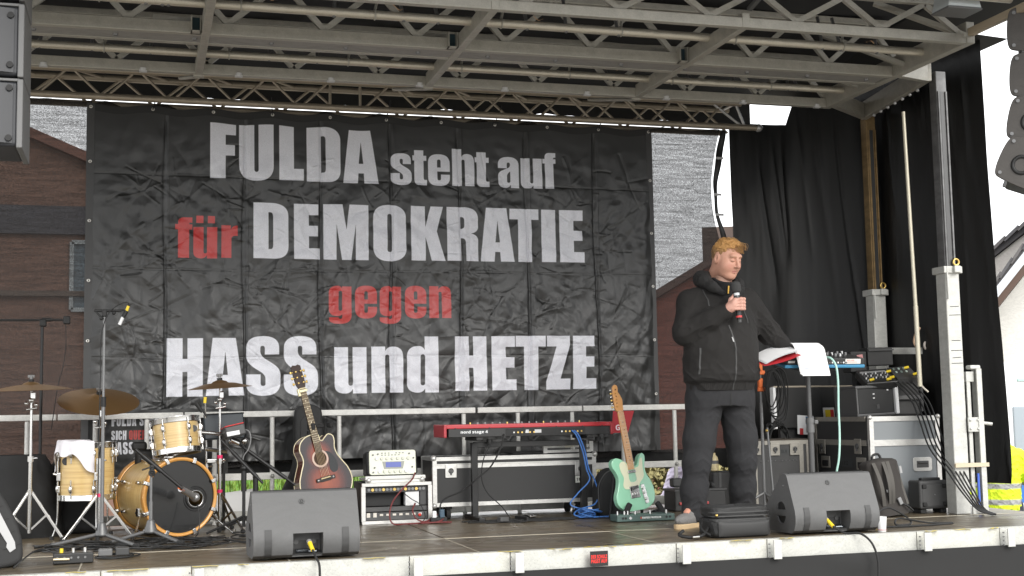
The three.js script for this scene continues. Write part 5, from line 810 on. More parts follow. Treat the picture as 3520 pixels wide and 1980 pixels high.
// --- foot controller
{
  const t = thing('foot_controller', 'long grey-green foot controller in front of the mint guitar', 'pedal board', [3.345, 0, -8.46], 0.0);
  part('case', rbox(0.425, 0.046, 0.14, 0.006, [0, 0.027, 0]), mat([0.075, 0.12, 0.11], 0.45), t);
  part('lettering', xf(new THREE.PlaneGeometry(0.20, 0.028), [0.055, 0.028, 0.0706]), mat(1, 0.5, 0, { map: canvasTex(512, 72, (c) => { c.fillStyle = '#4b5a56'; c.fillRect(0, 0, 512, 72); c.font = 'bold 44px sans-serif'; c.fillStyle = '#e05038'; c.fillText('K', 6, 52); c.fillStyle = '#eef2ee'; c.fillText('EMPER PROFILER', 38, 52); }) }), t);
  for (const x of [-0.17, -0.15, 0.15, 0.175]) part('socket', cyl(0.008, 0.008, 0.004, [x, 0.028, 0.0705], [Math.PI / 2, 0, 0], 12), M.black, t);
  for (let i = 0; i < 6; i++) part('foot_switch', cyl(0.006, 0.008, 0.024, [-0.19 + [0, 0.05, 0.075, 0.13, 0.24, 0.36][i], 0.062, 0.02], [0, 0, 0], 10), M.chrome, t);
  part('badge', cyl(0.012, 0.012, 0.003, [-0.115, 0.028, 0.071], [Math.PI / 2, 0, 0], 4), mat(0.6, 0.4), t);
}
// --- red keyboard on its stand
{
  const t = thing('red_keyboard', 'red stage keyboard seen from behind on a black stand', 'keyboard', [2.695, 0.592, -8.96], 0);
  part('bottom_shell', rbox(1.215, 0.060, 0.30, 0.004, [0.008, 0.031, -0.15]), mat(0.03, 0.5), t);
  part('red_top', rbox(1.255, 0.030, 0.32, 0.006, [0, 0.076, -0.155]), pmat([0.50, 0.035, 0.045], 0.35, 0, { clearcoat: 0.3 }), t);
  for (const s of [-1, 1]) part('end_cheek', rbox(0.022, 0.092, 0.335, 0.006, [s * 0.625, 0.046, -0.155]), pmat([0.42, 0.03, 0.04], 0.35, 0, { clearcoat: 0.3 }), t);
  part('lettering', xf(new THREE.PlaneGeometry(0.215, 0.040), [-0.41, 0.036, 0.0012]), mat(1, 0.5, 0, { map: canvasTex(512, 96, (c) => { c.fillStyle = '#333436'; c.fillRect(0, 0, 512, 96); c.fillStyle = '#f4f6f6'; c.font = 'bold 66px sans-serif'; c.save(); c.scale(480 / c.measureText('nord stage 4').width, 1); c.fillText('nord stage 4', 8, 68); c.restore(); }) }), t);
  part('connector_panel', box(0.60, 0.046, 0.003, [0.12, 0.032, 0.0015]), M.black, t);
  for (let i = 0; i < 12; i++) part('jack', cyl(0.0065, 0.0065, 0.008, [-0.12 + i * 0.03 + (i > 5 ? 0.18 : 0), 0.028, 0.004], [Math.PI / 2, 0, 0], 10), i % 3 ? M.gold : M.chrome, t);
  for (const [x, w] of [[-0.05, 0.024], [0.03, 0.05]]) part('usb_port', box(w, 0.024, 0.004, [x + 0.03, 0.034, 0.004]), mat(0.6, 0.4), t);
  for (let i = 0; i < 16; i++) part('knob', cyl(0.006, 0.007, 0.014, [-0.42 + i * 0.055, 0.097, -0.08], [0, 0, 0], 8), i % 5 === 0 ? M.gold : mat(0.3, 0.4), t);
  part('screw', [-0.55, -0.3, -0.05, 0.2, 0.4, 0.55].map((x) => ball(0.005, [x, 0.064, 0.004])), M.darkSteel, t).userData.kind = 'stuff';
  const s = thing('keyboard_stand', 'black table-style keyboard stand with two square uprights', 'keyboard stand', [2.695, 0, -9.08]);
  for (const x of [-0.385, 0.44]) { part('upright', [rbox(0.045, 0.53, 0.045, 0.004, [x, 0.285, 0])], M.blackMetal, s); part('foot_bar', rbox(0.05, 0.03, 0.42, 0.008, [x, 0.018, 0]), M.blackMetal, s); part('arm', rbox(0.05, 0.025, 0.34, 0.006, [x, 0.578, 0]), M.blackMetal, s); part('knob', cyl(0.022, 0.022, 0.03, [x + 0.10, 0.56, 0.06], [0, 0, 0], 14), M.black, s); }
  part('cross_bar', rbox(0.83, 0.04, 0.04, 0.004, [0.027, 0.535, 0]), M.blackMetal, s);
  const bl = mat([0.05, 0.16, 0.45], 0.5);
  for (const [dx, k] of [[0, 0], [0.018, 1]]) single('blue_cable', k ? 'outer of the two blue cables dropping from the red keyboard' : 'inner of the two blue cables dropping from the red keyboard', 'cable', tube([[3.01 + dx, 0.625, -8.95], [3.03 + dx, 0.60, -8.93], [3.08 + dx, 0.48, -8.93], [3.11 + dx, 0.34, -8.93], [3.13 + dx * 2, 0.27, -8.93], [k ? 3.19 : 3.03, 0.17, -8.92], [k ? 3.16 : 2.97, 0.10, -8.9], [k ? 3.02 : 3.06, 0.06, -8.88], [k ? 2.98 : 3.14, 0.03, -8.85], [3.05, 0.012, -8.82], [k ? 3.2 : 3.15, 0.012, -8.80], [k ? 3.24 : 3.1, 0.012, -8.78]], 0.0055, 120, 7), bl);
  single('blue_coil', 'tangle of blue cable on the floor under the keyboard', 'cable', [0, 1, 2, 3].map((k) => torus(0.05 + 0.012 * k, 0.005, [3.06 + 0.012 * k, 0.02 + 0.013 * k, -8.84], [Math.PI / 2 + 0.25 * Math.sin(k * 2), 0.2 * Math.cos(k * 3), 0], 30, 6)), bl);
  single('keyboard_cable', 'black cable running from the red keyboard over the flight case to the rack', 'cable', tube([[2.50, 0.61, -8.95], [2.47, 0.52, -8.93], [2.38, 0.38, -8.90], [2.29, 0.31, -8.9], [2.20, 0.22, -8.98], [2.06, 0.15, -9.02], [2.03, 0.07, -9.0], [2.0, 0.01, -8.95]], 0.006, 80, 7), M.rubber);
  single('keyboard_cable', 'thin black cable hanging below the middle of the red keyboard', 'cable', tube([[2.42, 0.56, -8.97], [2.35, 0.45, -8.95], [2.33, 0.30, -8.95], [2.37, 0.2, -8.95], [2.47, 0.1, -8.94], [2.52, 0.02, -8.9]], 0.004, 60, 6), M.rubber);
  for (let k = 0; k < 9; k++) { const pts = []; let x = rr(2.15, 2.5), z = rr(-8.95, -8.75); for (let i = 0; i < 7; i++) { pts.push([x, 0.006 + (i % 2) * 0.004, z]); x += rr(0.06, 0.15); z = clamp(z + rr(-0.07, 0.07), -9.0, -8.7); } single('floor_cable', 'black cable lying on the floor below the red keyboard', 'cable', tube(pts, 0.005, 50, 6), M.rubber, 'cables under the keyboard'); }
  const pd = thing('sustain_pedal', 'small black pedal with chrome tongue under the keyboard', 'pedal', [2.62, 0, -8.86], 0.3); part('base', rbox(0.08, 0.035, 0.16, 0.008, [0, 0.018, 0]), M.black, pd); part('tongue', rbox(0.05, 0.012, 0.08, 0.004, [0, 0.042, 0.06], [0.15, 0, 0]), M.chrome, pd); part('plug_box', rbox(0.07, 0.04, 0.05, 0.006, [-0.2, 0.02, 0.02]), mat(0.08, 0.5), pd);
  const gb = single('red_pennant', 'red slanted pennant with white letters hung from the rail', 'pennant', xf(extr(shapeOf([[-0.075, 0.085], [0.10, 0.085], [0.045, -0.085], [-0.09, -0.085]]), 0.004, 0, [3.64, 0.675, -9.58])), mat([0.42, 0.02, 0.03], 0.6));
  part('lettering', xf(new THREE.PlaneGeometry(0.10, 0.062), [3.625, 0.632, -9.5748]), mat(1, 0.6, 0, { map: canvasTex(160, 100, (c) => { c.fillStyle = '#ab2030'; c.fillRect(0, 0, 160, 100); c.fillStyle = '#f0e4e8'; c.font = 'bold 96px sans-serif'; c.fillText('GB', 6, 86); }) }), gb);
}
// --- flight cases
function edgeFrame(w, h, d, t, extra = []) { // aluminium angles along the 12 edges, origin at base centre
  const g = []; for (const y of [t / 2, h - t / 2]) for (const z of [-d / 2 + t / 2, d / 2 - t / 2]) g.push(box(w + 0.004, t, t + 0.004, [0, y, z]));
  for (const x of [-1, 1]) for (const z of [-1, 1]) g.push(box(t + 0.003, h - 2 * t, t + 0.003, [x * (w / 2 - t / 2), h / 2, z * (d / 2 - t / 2)]));
  for (const y of [t / 2, h - t / 2]) for (const x of [-1, 1]) g.push(box(t + 0.002, t - 0.002, d - 2 * t, [x * (w / 2 - t / 2), y, 0])); return [...g, ...extra];
}
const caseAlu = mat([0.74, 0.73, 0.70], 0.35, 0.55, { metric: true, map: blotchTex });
const caseAluDark = mat([0.36, 0.34, 0.30], 0.5, 0.5, { metric: true, map: blotchTex });  // darker copy, also colours the shaded side of the tall case
function balls(t, w, h, d, r, m) { for (const x of [-1, 1]) for (const y of [0, 1]) part('ball_corner', [ball(r, [x * (w / 2 - r * 0.35), y ? h - r * 0.35 : r * 0.35, d / 2 - r * 0.35])], m, t); }
function latch(t, x, y, z, s = 1, face = 'z') { const g = [rbox(0.085 * s, 0.10 * s, 0.008, 0.012 * s, [0, 0, 0.004]), rbox(0.055 * s, 0.065 * s, 0.010, 0.006, [0, 0, 0.004])]; const h = [torus(0.015 * s, 0.005 * s, [0, 0.0, 0.012], [0, 0, 0], 14, 6), rbox(0.012 * s, 0.05 * s, 0.012, 0.004, [0, -0.005 * s, 0.012])]; const rot = face === 'x' ? [0, -Math.PI / 2, 0] : [0, 0, 0]; const p = part('latch', g.map((q) => xf(q, [x, y, z], rot)), s > 0.99 && face === 'z' ? caseAlu : caseAluDark, t); part('latch_knob', h.map((q) => xf(q, [x, y, z], rot)), M.darkSteel, p); }
{
  const W = 1.245, H = 0.355, D = 0.40;
  const t = thing('long_flight_case', 'long black flight case with aluminium edges under the red keyboard', 'flight case', [2.655, 0.095, -9.40]);
  part('panels', rbox(W - 0.006, H - 0.006, D - 0.006, 0.002, [0, H / 2, 0]), mat(0.028, 0.6), t);
  part('edge_frame', edgeFrame(W, H, D, 0.028, [box(W + 0.002, 0.024, 0.008, [0, 0.285, D / 2 - 0.002]), box(W, 0.008, 0.006, [0, 0.302, D / 2 - 0.001])]), caseAlu, t);
  balls(t, W, H, D, 0.022, caseAlu); latch(t, -0.49, 0.255, D / 2, 1); latch(t, 0.50, 0.245, D / 2, 1.05);
  for (const [x, y, w, s] of [[0.50, 0.165, 0.085, 'THO'], [0.52, 0.105, 0.05, '']]) part('paper_label', box(w, 0.05, 0.0015, [x, y, D / 2 + 0.003]), s ? mat(1, 0.6, 0, { map: canvasTex(128, 80, (c) => { c.fillStyle = '#d9dbd2'; c.fillRect(0, 0, 128, 80); c.fillStyle = '#22231f'; c.font = 'bold 50px sans-serif'; c.fillText(s, 10, 58); }) }) : M.white, t);
  for (const x of [-0.5, 0.5]) for (const z of [-0.13, 0.13]) part('caster', [cyl(0.04, 0.04, 0.03, [x, -0.055, z], [0, 0, Math.PI / 2], 18), box(0.05, 0.02, 0.06, [x, -0.01, z])], M.rubber, t);
  part('screw', Array.from({ length: 10 }, (_, i) => ball(0.004, [-0.55 + i * 0.12, 0.03, D / 2 + 0.002])), M.greyMetal, t).userData.kind = 'stuff';
  const l = thing('shallow_tray', 'pale-edged shallow tray lying on the long flight case', 'tray', [2.95, 0.452, -9.33]);
  part('tray', [rbox(0.62, 0.018, 0.20, 0.004, [0, 0.012, 0])], mat(0.025, 0.6), l); part('edge_frame', [box(0.36, 0.022, 0.018, [0.12, 0.055, 0.10]), box(0.36, 0.02, 0.018, [0.12, 0.018, 0.105]), box(0.03, 0.06, 0.03, [-0.06, 0.035, 0.10]), box(0.03, 0.075, 0.03, [0.30, 0.05, 0.10])], caseAlu, l); part('marker_label', box(0.07, 0.026, 0.0015, [0.13, 0.056, 0.1105]), mat([0.75, 0.72, 0.62], 0.6), l);
}
{ // rack with patch panel and amplifier on top
  const W = 0.475, H = 0.285, D = 0.42, t = thing('rack_case', 'open rack case with patch panel and devices left of the long case', 'rack case', [1.742, 0, -9.28]);
  part('shell', [box(W, 0.012, D, [0, H - 0.006, 0]), box(W, 0.012, D, [0, 0.012, 0]), box(0.012, H - 0.02, D, [-W / 2 + 0.006, H / 2, 0]), box(0.012, H - 0.02, D, [W / 2 - 0.006, H / 2, 0]), box(W, H, 0.01, [0, H / 2, -D / 2 + 0.005])], mat(0.025, 0.6), t);
  part('edge_frame', [box(W + 0.02, 0.022, 0.03, [0, H - 0.01, D / 2]), box(W + 0.02, 0.022, 0.03, [0, 0.014, D / 2]), box(0.028, H - 0.046, 0.03, [-W / 2, H / 2, D / 2]), box(0.028, H - 0.046, 0.03, [W / 2, H / 2, D / 2])], caseAlu, t);
  const pp = part('patch_panel', box(0.44, 0.04, 0.01, [0, H - 0.046, D / 2 - 0.02]), mat(0.04, 0.5), t); for (let i = 0; i < 16; i++) part('socket', cyl(0.0105, 0.0105, 0.01, [-0.195 + i * 0.026, H - 0.046, D / 2 - 0.012], [Math.PI / 2, 0, 0], 12), i % 3 === 1 ? M.gold : M.greyMetal, pp);
  part('white_unit', rbox(0.10, 0.105, 0.06, 0.006, [0.115, 0.172, D / 2 - 0.05]), mat(0.72, 0.5), t); part('side_unit', rbox(0.05, 0.10, 0.06, 0.004, [0.195, 0.172, D / 2 - 0.05]), mat(0.05, 0.4), t); part('dark_bay', box(0.26, 0.10, 0.05, [-0.085, 0.172, D / 2 - 0.12]), M.black, t);
  const lu = part('power_unit', [box(0.44, 0.030, 0.05, [0, 0.103, D / 2 - 0.04]), box(0.44, 0.052, 0.05, [0, 0.055, D / 2 - 0.035])], mat(0.07, 0.45), t);
  for (let i = 0; i < 9; i++) part('button', box(0.024, i < 2 ? 0.03 : 0.014, 0.006, [-0.20 + i * 0.046, 0.064, D / 2 - 0.008]), i === 8 ? M.white : mat([0.66, 0.62, 0.55], 0.5), lu); part('red_lamp', ball(0.012, [0.165, 0.056, D / 2 - 0.008]), mat([0.75, 0.05, 0.03], 0.3), lu);
  const a = thing('white_tray', 'white shallow tray under the amplifier head', 'tray', [1.735, 0.286, -9.26]);
  part('tray', [rbox(0.40, 0.016, 0.36, 0.004, [0, 0.018, 0]), rbox(0.43, 0.026, 0.03, 0.006, [0, 0.036, 0.18]), rbox(0.42, 0.024, 0.03, 0.006, [0, 0.012, 0.17])], mat([0.72, 0.72, 0.68], 0.4), a); for (const s of [-1, 1]) part('corner_ball', ball(0.02, [s * 0.19, 0.02, 0.185]), caseAlu, a);
  const k = thing('amplifier_head', 'white amplifier head with knobs and blue display on the rack', 'amplifier', [1.728, 0.335, -9.14], 0); k.rotation.x = -0.10;
  part('housing', rbox(0.37, 0.17, 0.16, 0.02, [0, 0.088, -0.09], undefined, 3), mat(0.02, 0.5), k);
  part('front_panel', extr(roundRectShape(0.335, 0.172, 0.018), 0.012, 0.003, [0, 0.09, -0.004]), mat([0.74, 0.76, 0.64], 0.4), k);
  part('display_frame', [extr(shapeOf([[-0.08, 0.025], [0.08, 0.025], [0.068, -0.028], [-0.068, -0.028]]), 0.004, 0, [0.005, 0.072, 0.009])], mat([0.30, 0.31, 0.28], 0.4), k);
  part('display', box(0.11, 0.036, 0.003, [0.005, 0.074, 0.014]), mat([0.10, 0.13, 0.42], 0.25), k);
  for (let i = 0; i < 7; i++) part('knob', cyl(0.0105, 0.012, 0.014, [-0.115 + i * 0.038, 0.118, 0.016], [Math.PI / 2, 0, 0], 16), i === 0 ? M.white : mat([0.62, 0.63, 0.54], 0.35), k);
  for (let i = 0; i < 6; i++) part('knob', cyl(0.012, 0.0135, 0.014, [-0.095 + i * 0.038, 0.028, 0.016], [Math.PI / 2, 0, 0], 16), i % 5 ? mat([0.62, 0.63, 0.54], 0.35) : M.white, k);
  for (let i = 0; i < 12; i++) part('button', box(0.012, 0.006, 0.003, [-0.075 + (i % 6) * 0.024 + (i > 8 ? 0.03 : 0), 0.142 + (i > 5 ? 0.014 : 0), 0.0125]), mat(0.16, 0.4), k);
  for (const [x, y] of [[-0.14, 0.145], [-0.105, 0.15], [0.12, 0.15], [0.15, 0.118], [-0.13, 0.055], [0.14, 0.055], [-0.14, 0.022]]) part('switch', cyl(0.006, 0.006, 0.012, [x, y, 0.014], [Math.PI / 2, 0, 0], 8), mat(0.12, 0.4), k);
  const rc = mat([0.16, 0.03, 0.03], 0.6);
  single('red_cable', 'dark red cable looping from the amplifier head down the rack', 'cable', tube([[1.87, 0.35, -9.05], [1.84, 0.31, -9.0], [1.75, 0.23, -8.97], [1.69, 0.15, -8.97], [1.67, 0.06, -8.96], [1.69, 0.012, -8.95], [1.78, 0.008, -8.92], [1.9, 0.008, -8.95]], 0.0055, 80, 7), rc);
  single('red_cable', 'dark red cable coiled on the floor at the right foot of the rack', 'cable', tube([[1.87, 0.14, -9.05], [1.84, 0.09, -9.0], [1.87, 0.03, -8.97], [1.98, 0.01, -8.93], [2.05, 0.03, -8.96], [2.03, 0.06, -9.0], [1.95, 0.02, -8.98], [1.88, 0.01, -8.92], [2.0, 0.012, -8.9], [2.1, 0.008, -8.92]], 0.0055, 100, 7), rc);
  single('thin_cable', 'thin black cable hanging across the open rack', 'cable', tube([[1.79, 0.21, -9.05], [1.84, 0.17, -9.03], [1.9, 0.13, -9.03], [1.93, 0.05, -9.0], [1.9, 0.01, -8.96]], 0.0035, 50, 6), M.rubber);
  const p = thing('plug_strip', 'small power strip with plugs between rack and long case', 'power strip', [2.02, 0, -8.98]); part('strip', rbox(0.12, 0.04, 0.05, 0.006, [0, 0.02, 0]), M.black, p); part('plug', [rbox(0.03, 0.05, 0.03, 0.008, [-0.03, 0.06, 0])], M.white, p); part('plug', rbox(0.035, 0.06, 0.035, 0.008, [0.025, 0.065, 0]), mat([0.05, 0.09, 0.13], 0.5), p);
}
// ---------- right side: cases, mixer, bags ----------
const shadedPanel = mat(0.030, 0.6);
{ // big case: left side coloured dark for shade, front lighter as lit
  const W = 0.575, H = 0.685, D = 0.79, t = thing('tall_flight_case', 'large flight case, front coloured as lit and latched side as shaded', 'flight case', [5.335, 0, -8.695]);
  part('panels', box(W - 0.006, H - 0.006, D - 0.010, [0, H / 2, -0.003]), shadedPanel, t);
  part('front_panel', [box(W - 0.05, 0.16, 0.004, [0, 0.585, D / 2 - 0.005]), box(W - 0.05, 0.44, 0.004, [0, 0.26, D / 2 - 0.005])], mat([0.20, 0.215, 0.225], 0.55), t);
  part('edge_frame', [box(W + 0.004, 0.035, 0.03, [0, H - 0.017, D / 2 - 0.01]), box(W + 0.004, 0.03, 0.03, [0, 0.015, D / 2 - 0.01]), box(W + 0.004, 0.044, 0.012, [0, 0.495, D / 2]), box(0.034, H - 0.07, 0.03, [-W / 2 + 0.015, H / 2, D / 2 - 0.01]), box(0.034, H - 0.07, 0.03, [W / 2 - 0.015, H / 2, D / 2 - 0.01])], caseAlu, t);
  part('side_frame', [box(0.012, 0.034, D - 0.06, [-W / 2, H - 0.017, -0.02]), box(0.010, 0.04, D - 0.06, [-W / 2, 0.495, -0.02]), box(0.012, H, 0.03, [-W / 2, H / 2, -D / 2 + 0.015]), box(0.01, 0.03, D - 0.06, [-W / 2, 0.016, -0.02])], caseAluDark, t);
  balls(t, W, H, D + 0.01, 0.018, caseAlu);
  latch(t, -W / 2 - 0.004, 0.46, -0.275, 1.1, 'x'); latch(t, -W / 2 - 0.004, 0.47, 0.24, 1.1, 'x'); for (const z of [-0.24, 0.27]) { const g = part('recessed_handle', [rbox(0.008, 0.09, 0.13, 0.01, [-W / 2 - 0.002, 0.345, z])], caseAluDark, t); part('grip', [rbox(0.01, 0.045, 0.09, 0.006, [-W / 2 - 0.005, 0.335, z])], M.black, g); }
  { const g = part('recessed_handle', [extr(roundRectShape(0.155, 0.10, 0.02), 0.006, 0.002, [0.135, 0.335, D / 2 - 0.004])], caseAlu, t); part('grip', [rbox(0.10, 0.05, 0.010, 0.004, [0.135, 0.335, D / 2 + 0.001]), rbox(0.08, 0.012, 0.02, 0.005, [0.135, 0.345, D / 2 + 0.006])], M.darkSteel, g); }
  part('lettering', xf(new THREE.PlaneGeometry(0.20, 0.06), [-W / 2 - 0.0012, 0.345, 0.05], [0, -Math.PI / 2, 0]), mat(1, 0.7, 0, { map: canvasTex(256, 80, (c) => { c.fillStyle = '#343637'; c.fillRect(0, 0, 256, 80); c.fillStyle = '#151515'; c.font = 'bold 58px sans-serif'; c.save(); c.scale(0.8, 1); c.fillText('2 x X12', 20, 60); c.restore(); }) }), t);
}
{ // XLR case
  const W = 0.46, H = 0.515, D = 0.36, t = thing('cable_flight_case', 'dark flight case with rivets and two butterfly latches behind the synth stand', 'flight case', [4.655, 0, -9.09]);
  part('panels', rbox(W - 0.006, H - 0.006, D - 0.006, 0.002, [0, H / 2, 0]), mat(0.045, 0.6), t);
  part('edge_frame', [box(W + 0.004, 0.030, 0.02, [0, H - 0.015, D / 2 - 0.006]), box(0.018, H - 0.03, 0.02, [-W / 2 + 0.02, H / 2 - 0.015, D / 2 - 0.006]), box(0.034, H - 0.03, 0.02, [W / 2 - 0.06, H / 2 - 0.015, D / 2 - 0.006]), box(0.018, H - 0.03, 0.02, [W / 2 - 0.008, H / 2 - 0.015, D / 2 - 0.006])], caseAluDark, t);
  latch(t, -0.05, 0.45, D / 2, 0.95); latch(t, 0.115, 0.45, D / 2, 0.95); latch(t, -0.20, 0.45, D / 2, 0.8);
  part('rivets', Array.from({ length: 26 }, (_, i) => ball(0.0035, [-0.20 + (i % 13) * 0.03, i < 13 ? 0.365 : 0.10, D / 2 + 0.001])), M.greyMetal, t).userData.kind = 'stuff';
  part('lettering', xf(new THREE.PlaneGeometry(0.08, 0.04), [0.033, 0.432, D / 2 - 0.0018 + 0.0005]), mat(1, 0.7, 0, { map: canvasTex(128, 64, (c) => { c.fillStyle = '#3b3d3d'; c.fillRect(0, 0, 128, 64); c.fillStyle = '#1b1b1b'; c.font = 'bold 46px sans-serif'; c.fillText('XLR', 14, 48); }) }), t);
  part('lid_top', box(W, 0.012, D, [0, H + 0.004, 0]), mat([0.055, 0.045, 0.035], 0.8), t);
  const f = thing('cable_bundle', 'bundle of black cables heaped on the dark flight case', 'cable', [4.72, 0.525, -9.1]); part('strands', Array.from({ length: 14 }, (_, i) => { const a = i * 0.9; return tube([[-0.08, 0, 0.05 * Math.sin(a)], [-0.04 + 0.02 * Math.sin(a), 0.09 + 0.03 * Math.sin(a * 2), 0.04 * Math.cos(a)], [0.02, 0.12 + 0.02 * Math.cos(a), 0.05 * Math.sin(a * 1.5)], [0.07, 0.07, 0.05 * Math.cos(a)], [0.09 + 0.02 * Math.sin(a), 0.0, 0.04]], 0.005, 24, 5); }), M.rubber, f).userData.kind = 'stuff';
}
{ // two open case lids standing behind
  for (const [x, z, w, label] of [[5.02, -9.28, 0.40, 'open black case lid standing behind the synth stand'], [5.36, -9.34, 0.44, 'open black case lid with a yellow and red card inside']]) {
    const t = thing('open_case_lid', label, 'flight case', [x, 0.60, z], 0, 'open case lids at the back right'); t.rotation.x = -0.1;
    part('panel', rbox(w, 0.32, 0.05, 0.004, [0, 0.16, 0]), mat(0.018, 0.7), t);
    part('edge_strip', [box(w + 0.02, 0.012, 0.06, [0, 0.326, 0], [0, 0, 0])], mat([0.36, 0.31, 0.24], 0.6), t); part('white_edge', box(0.022, 0.33, 0.055, [-w / 2 - 0.011, 0.16, 0], [0, 0, -0.03]), M.white, t);
    if (x > 5.2) { part('card', box(0.10, 0.11, 0.0015, [-0.05, 0.10, 0.0265]), mat([0.72, 0.72, 0.7], 0.5), t); const cd = part('card_print', box(0.075, 0.075, 0.0015, [-0.045, 0.10, 0.0282]), mat([0.80, 0.60, 0.02], 0.5), t); part('card_band', box(0.03, 0.075, 0.0012, [-0.022, 0.10, 0.0296]), M.red, cd); }
    else { part('card', box(0.14, 0.15, 0.0015, [0.04, 0.02, 0.0265], [0, 0, -0.08]), M.white, t); part('photo', box(0.06, 0.06, 0.0012, [0.075, 0.055, 0.028], [0, 0, -0.08]), mat([0.05, 0.16, 0.30], 0.4), t); part('red_patch', box(0.03, 0.05, 0.0012, [0.0, -0.03, 0.028], [0, 0, -0.08]), M.red, t); }
    part('support', box(w * 0.8, 0.62, 0.04, [0, -0.30, -0.04]), M.black, t);
  }
}
{ // amplifier box, soft case, mixer on top of the big case
  const a = thing('amp_box', 'black rack box with white metal corners on the large case', 'rack case', [5.285, 0.687, -8.70]); a.rotation.z = 0.04;
  part('front', rbox(0.30, 0.19, 0.30, 0.006, [0, 0.115, -0.02]), mat(0.014, 0.5), a); part('frame', [rbox(0.345, 0.022, 0.32, 0.006, [0, 0.22, -0.02]), rbox(0.345, 0.02, 0.32, 0.006, [0, 0.012, -0.02]), rbox(0.016, 0.19, 0.32, 0.005, [-0.163, 0.115, -0.02])], mat(0.10, 0.5, 0.2), a); part('white_side', [rbox(0.030, 0.215, 0.05, 0.010, [0.165, 0.115, 0.13])], M.white, a); for (const [x, y] of [[-0.02, 0.165], [-0.02, 0.135], [0.1, 0.19]]) part('lamp', box(0.014, 0.010, 0.004, [x, y, 0.132]), mat(0.65, 0.4), a); part('socket', box(0.022, 0.03, 0.004, [0.01, 0.07, 0.132]), mat(0.06, 0.3), a);
  const s = thing('soft_case', 'dark grey soft case beside the rack box on the large case', 'case', [5.60, 0.687, -8.86]); part('shell', rbox(0.26, 0.26, 0.30, 0.02, [0.03, 0.13, 0]), mat(0.045, 0.75), s); part('bar', rbox(0.24, 0.035, 0.03, 0.008, [0.02, 0.135, 0.165]), mat(0.09, 0.5), s); part('bracket', [box(0.02, 0.18, 0.03, [-0.11, 0.12, 0.16]), box(0.02, 0.18, 0.03, [0.15, 0.12, 0.16])], mat(0.06, 0.5), s);
  const m = thing('mixer', 'small mixing console full of plugged cables on top of the rack box', 'mixer', [5.38, 0.93, -8.66]); m.rotation.set(0.5, -0.1, 0.12);
  part('chassis', rbox(0.25, 0.06, 0.22, 0.01, [-0.04, 0.04, 0]), mat(0.022, 0.4), m); part('panel', box(0.17, 0.05, 0.19, [0.17, 0.055, 0.0]), mat(0.05, 0.4), m); part('metal_strip', box(0.20, 0.006, 0.012, [-0.05, 0.073, -0.06]), mat(0.6, 0.3, 0.6), m);
  for (let i = 0; i < 26; i++) part('knob', cyl(0.005, 0.006, 0.014, [-0.14 + (i % 8) * 0.026, 0.076, -0.03 + (i >> 3) * 0.036], [0, 0, 0], 8), [mat(0.4, 0.4), M.white, mat(0.1, 0.4)][i % 3], m);
  for (const [x, y, z] of [[-0.13, 0.08, 0.08], [0.03, 0.085, 0.075], [0.05, 0.08, -0.03], [0.20, 0.09, -0.05], [0.22, 0.09, 0.06], [0.0, 0.08, 0.09]]) part('yellow_plug', rod([x, y, z], [x + 0.03, y + 0.012, z + 0.01], 0.010), M.yellow, m);
  for (let i = 0; i < 8; i++) part('led_block', box(0.012, 0.006, 0.02, [0.12 + (i % 3) * 0.04, 0.083, -0.06 + (i >> 2) * 0.05]), mat([0.45, 0.55, 0.5], 0.4), m);
  const st = thing('screen_box', 'black box with folded lid above the mixer', 'case', [5.38, 1.04, -8.85]); part('lower', rbox(0.14, 0.16, 0.12, 0.008, [-0.10, 0.06, 0]), mat(0.016, 0.5), st); part('upper', rbox(0.22, 0.14, 0.12, 0.008, [0.09, 0.10, 0], [0, 0, 0.02]), mat(0.022, 0.5), st); part('rail', box(0.22, 0.012, 0.02, [0.09, 0.15, 0.065], [0, 0, 0.02]), mat(0.05, 0.4), st); part('red_sticker', box(0.05, 0.028, 0.002, [-0.09, 0.10, 0.0615], [0, 0, 0.15]), mat([0.55, 0.25, 0.25], 0.5), st); part('support', box(0.2, 0.30, 0.06, [0.0, -0.17, -0.02]), M.black, st);
  for (let k = 0; k < 5; k++) single('mixer_cable', 'black cable drooping from the mixer to the floor by the post', 'cable', tube([[5.42 + k * 0.035, 0.95, -8.55], [5.44 + k * 0.035, 0.80, -8.36], [5.42 + k * 0.035, 0.66, -8.24], [5.40 + k * 0.034, 0.46, -8.10], [5.40 + k * 0.032, 0.30, -7.90], [5.44 + k * 0.025, 0.16, -7.80], [5.52 + k * 0.014, 0.04, -7.74], [5.60 + k * 0.008, 0.008, -7.70]], 0.006, 90, 7), M.rubber, 'cables running down beside the front post');
  single('short_cable', 'white-tipped cable hanging at the right of the mixer', 'cable', tube([[5.62, 1.0, -8.6], [5.66, 0.95, -8.58], [5.68, 0.90, -8.57], [5.72, 0.86, -8.56]], 0.008, 30, 7), mat([0.65, 0.6, 0.52], 0.5));
}
